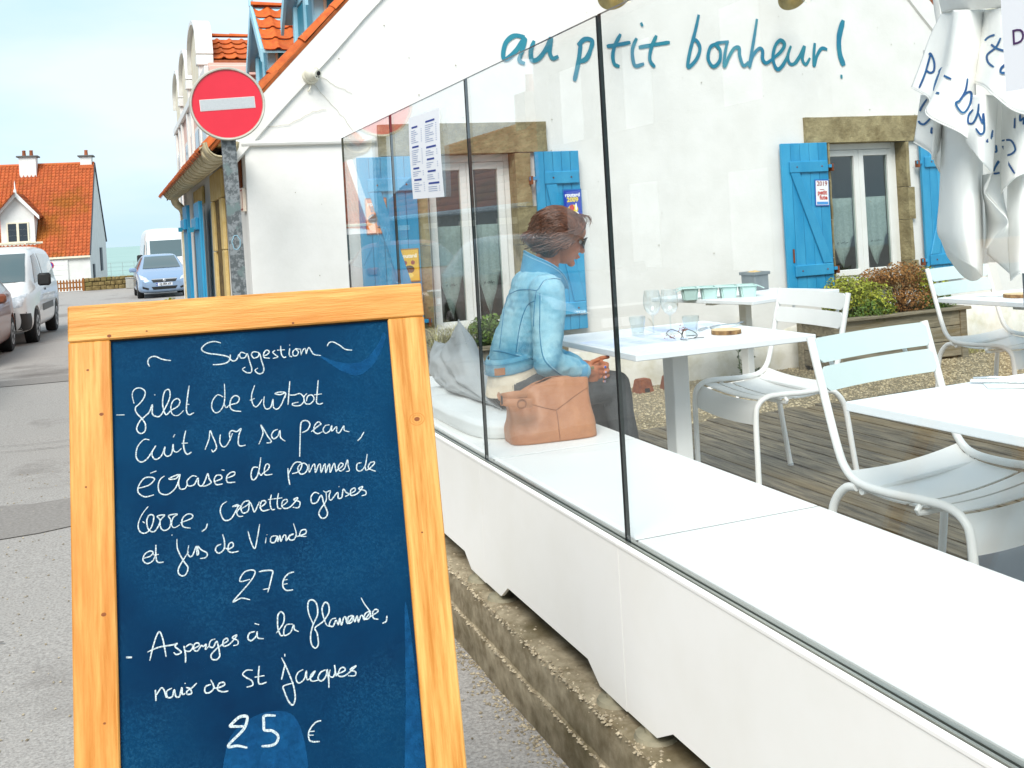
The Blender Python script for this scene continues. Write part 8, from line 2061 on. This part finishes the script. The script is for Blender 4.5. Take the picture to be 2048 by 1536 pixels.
for s_ in SEAMS.split(';'):
    pts = crom([[float(c) / 1000 for c in p.split(',')] for p in s_.split()], 7); out = []
    for p in pts:
        d_ = (p - Vector((0, 0, 1.5))).normalized(); h = jtree.ray_cast(p - d_ * 1.0, d_)
        if h[0] is not None and (not out or (h[0] - out[-1]).length < 0.04): out.append(h[0] - d_ * 0.0008)
    if len(out) > 3:
        tube('seam', out, 0.0021, seamM, jk, 5)
        tube('topstitch', [q + Vector((CP, -SP, 0)) * 0.006 + Vector((0, 0, 0.002)) for q in out], 0.0011, mat('pale_thread', hx('#b9dbe6'), 0.8), jk, 4)
# leather patch on the waistband
pq = []
for p in PATCH:
    pq.append(Vector(p))
wt = torso_ring(0.925, 0.0125)
def near_ring(z, g, ang): 
    a = ang; x, y = math.cos(a), math.sin(a); aa = -0.016 + (0.106 + g) * x; bb = (0.145 + g) * y
    return Lc(aa, bb, z + 0.22 * (aa + 0.016) * 0.9)
vs = [near_ring(z, 0.0125, R(146 - k * 4.6)) for z in (0.938, 0.909) for k in range(6)]
bm = bm_from(vs, [(k, k + 1, 7 + k, 6 + k) for k in range(5)]); bmesh.ops.solidify(bm, geom=bm.faces[:], thickness=0.0015)
bm_obj('leather_patch', bm, mat('patch_leather', hx('#a5683c'), 0.7, hx('#b87c50'), 30), jk)
# collar: standing band flared open, tip falling forward
NB = Lc(0.122, 0, 1.262); NA = (Lc(0.172, 0, 1.40) - NB).normalized(); NFw = (F - NA * F.dot(NA)).normalized(); NR = Rr
def collar(u, v):
    a = R(-150 + 300 * u) + math.pi        # open at the front
    fr = abs(2 * u - 1)                    # 0 at the back, 1 at the tips
    r0, r1 = 0.098, 0.108
    h = 0.105 * (1 - 0.15 * fr)
    r = r0 + (r1 - r0) * v ** 0.8 + 0.02 * fr * v
    p = NB + NFw * (r * math.cos(a) * 0.95 + 0.006) + NR * (r * math.sin(a) * 1.0) + NA * (-0.012 + h * v - 0.085 * fr ** 3 * v + 0.004 * math.sin(u * 14))
    return p
cl = grid('collar', collar, 54, 10, denimd, jk, True, 0.004)
tube('collar_edge', [collar(k / 54, 0.985) for k in range(55)], 0.0030, denimd, cl, 6)
tube('collar_stitch', [collar(k / 54, 0.86) + (collar(k / 54, 0.86) - NB).normalized() * 0.0015 for k in range(55)], 0.0009, mat('pale_thread', hx('#b9dbe6')), cl, 4)
for s, (b, c) in ((1, (ELR, WRR)), (-1, (ELL, WRL))):
    d = (c - b).normalized(); tube('cuff', [b.lerp(c, 0.74), b.lerp(c, 0.80), b.lerp(c, 0.97), b.lerp(c, 0.985)], [0.0435, 0.0465, 0.0435, 0.040], denimd, jk, 22)
lathe('button', [(0.0075, 0.0), (0.007, -0.003), (0, -0.004)], brass, jk, tuple(Lc(0.27, 0.185, 0.90)), 12, 'Y')
# cream knit jumper below the jacket, with a ribbed hem
def jumper(u, v):
    a = 2 * math.pi * u; x, y = math.cos(a), math.sin(a)
    z = 0.965 - 0.150 * v; g = 0.000 + 0.024 * v + 0.006 * math.sin(u * 22) * v
    aa = -0.010 + (0.102 + g) * x; bb = (0.141 + g) * y
    rib = 0.0022 * math.sin(a * 95) if v > 0.72 else 0.004 * noise.noise(Vector((x * 4, y * 4, v * 5)))
    k = 1 + rib / 0.14
    return Lc(-0.010 + (aa + 0.010) * k, bb * k, z + 0.22 * aa * 0.9 + 0.012 * max(0, y) * v)
grid('jumper', jumper, 400, 18, knitM, wo_, True, 0.003, closed_u=True)
vs, fs = [], []
ellipsoid(Lc(0.0, 0, 0.825), (0.112, 0.155, 0.092), vs, fs, (F, Rr, U), 24, 14)
capsule_chain([HIR, HIR.lerp(KNR, 0.5), KNR, KNR.lerp(ANR, 0.35), ANR], [0.092, 0.083, 0.066, 0.060, 0.046], vs, fs, 20)
capsule_chain([HIL, HIL.lerp(KNL, 0.5), KNL, KNL.lerp(ANL, 0.35), ANL], [0.092, 0.083, 0.066, 0.060, 0.046], vs, fs, 20)
remesh('trousers', vs, fs, 0.009, 4, trous, wo_, disp=lambda co, n_: 0.006 * noise.noise((co + off) * 11) + 0.003 * noise.noise((co + off) * 26))
shoeM = mat('dark_shoe', hx('#1f1c1a'), 0.5)
for nm, A_, dr, dz_ in (('shoe', ANR, F * 0.9 - U * 0.45, -0.03), ('shoe', ANL, F, 0)):
    dr = dr.normalized(); vs, fs = [], []
    capsule_chain([A_ - U * 0.02, A_ - U * 0.05 + dr * 0.02], [0.042, 0.040], vs, fs); capsule_chain([A_ - U * 0.042 - dr * 0.03, A_ - U * 0.045 + dr * 0.08, A_ - U * 0.052 + dr * 0.15], [0.032, 0.033, 0.024], vs, fs)
    remesh(nm, vs, fs, 0.007, 3, shoeM, wo_)
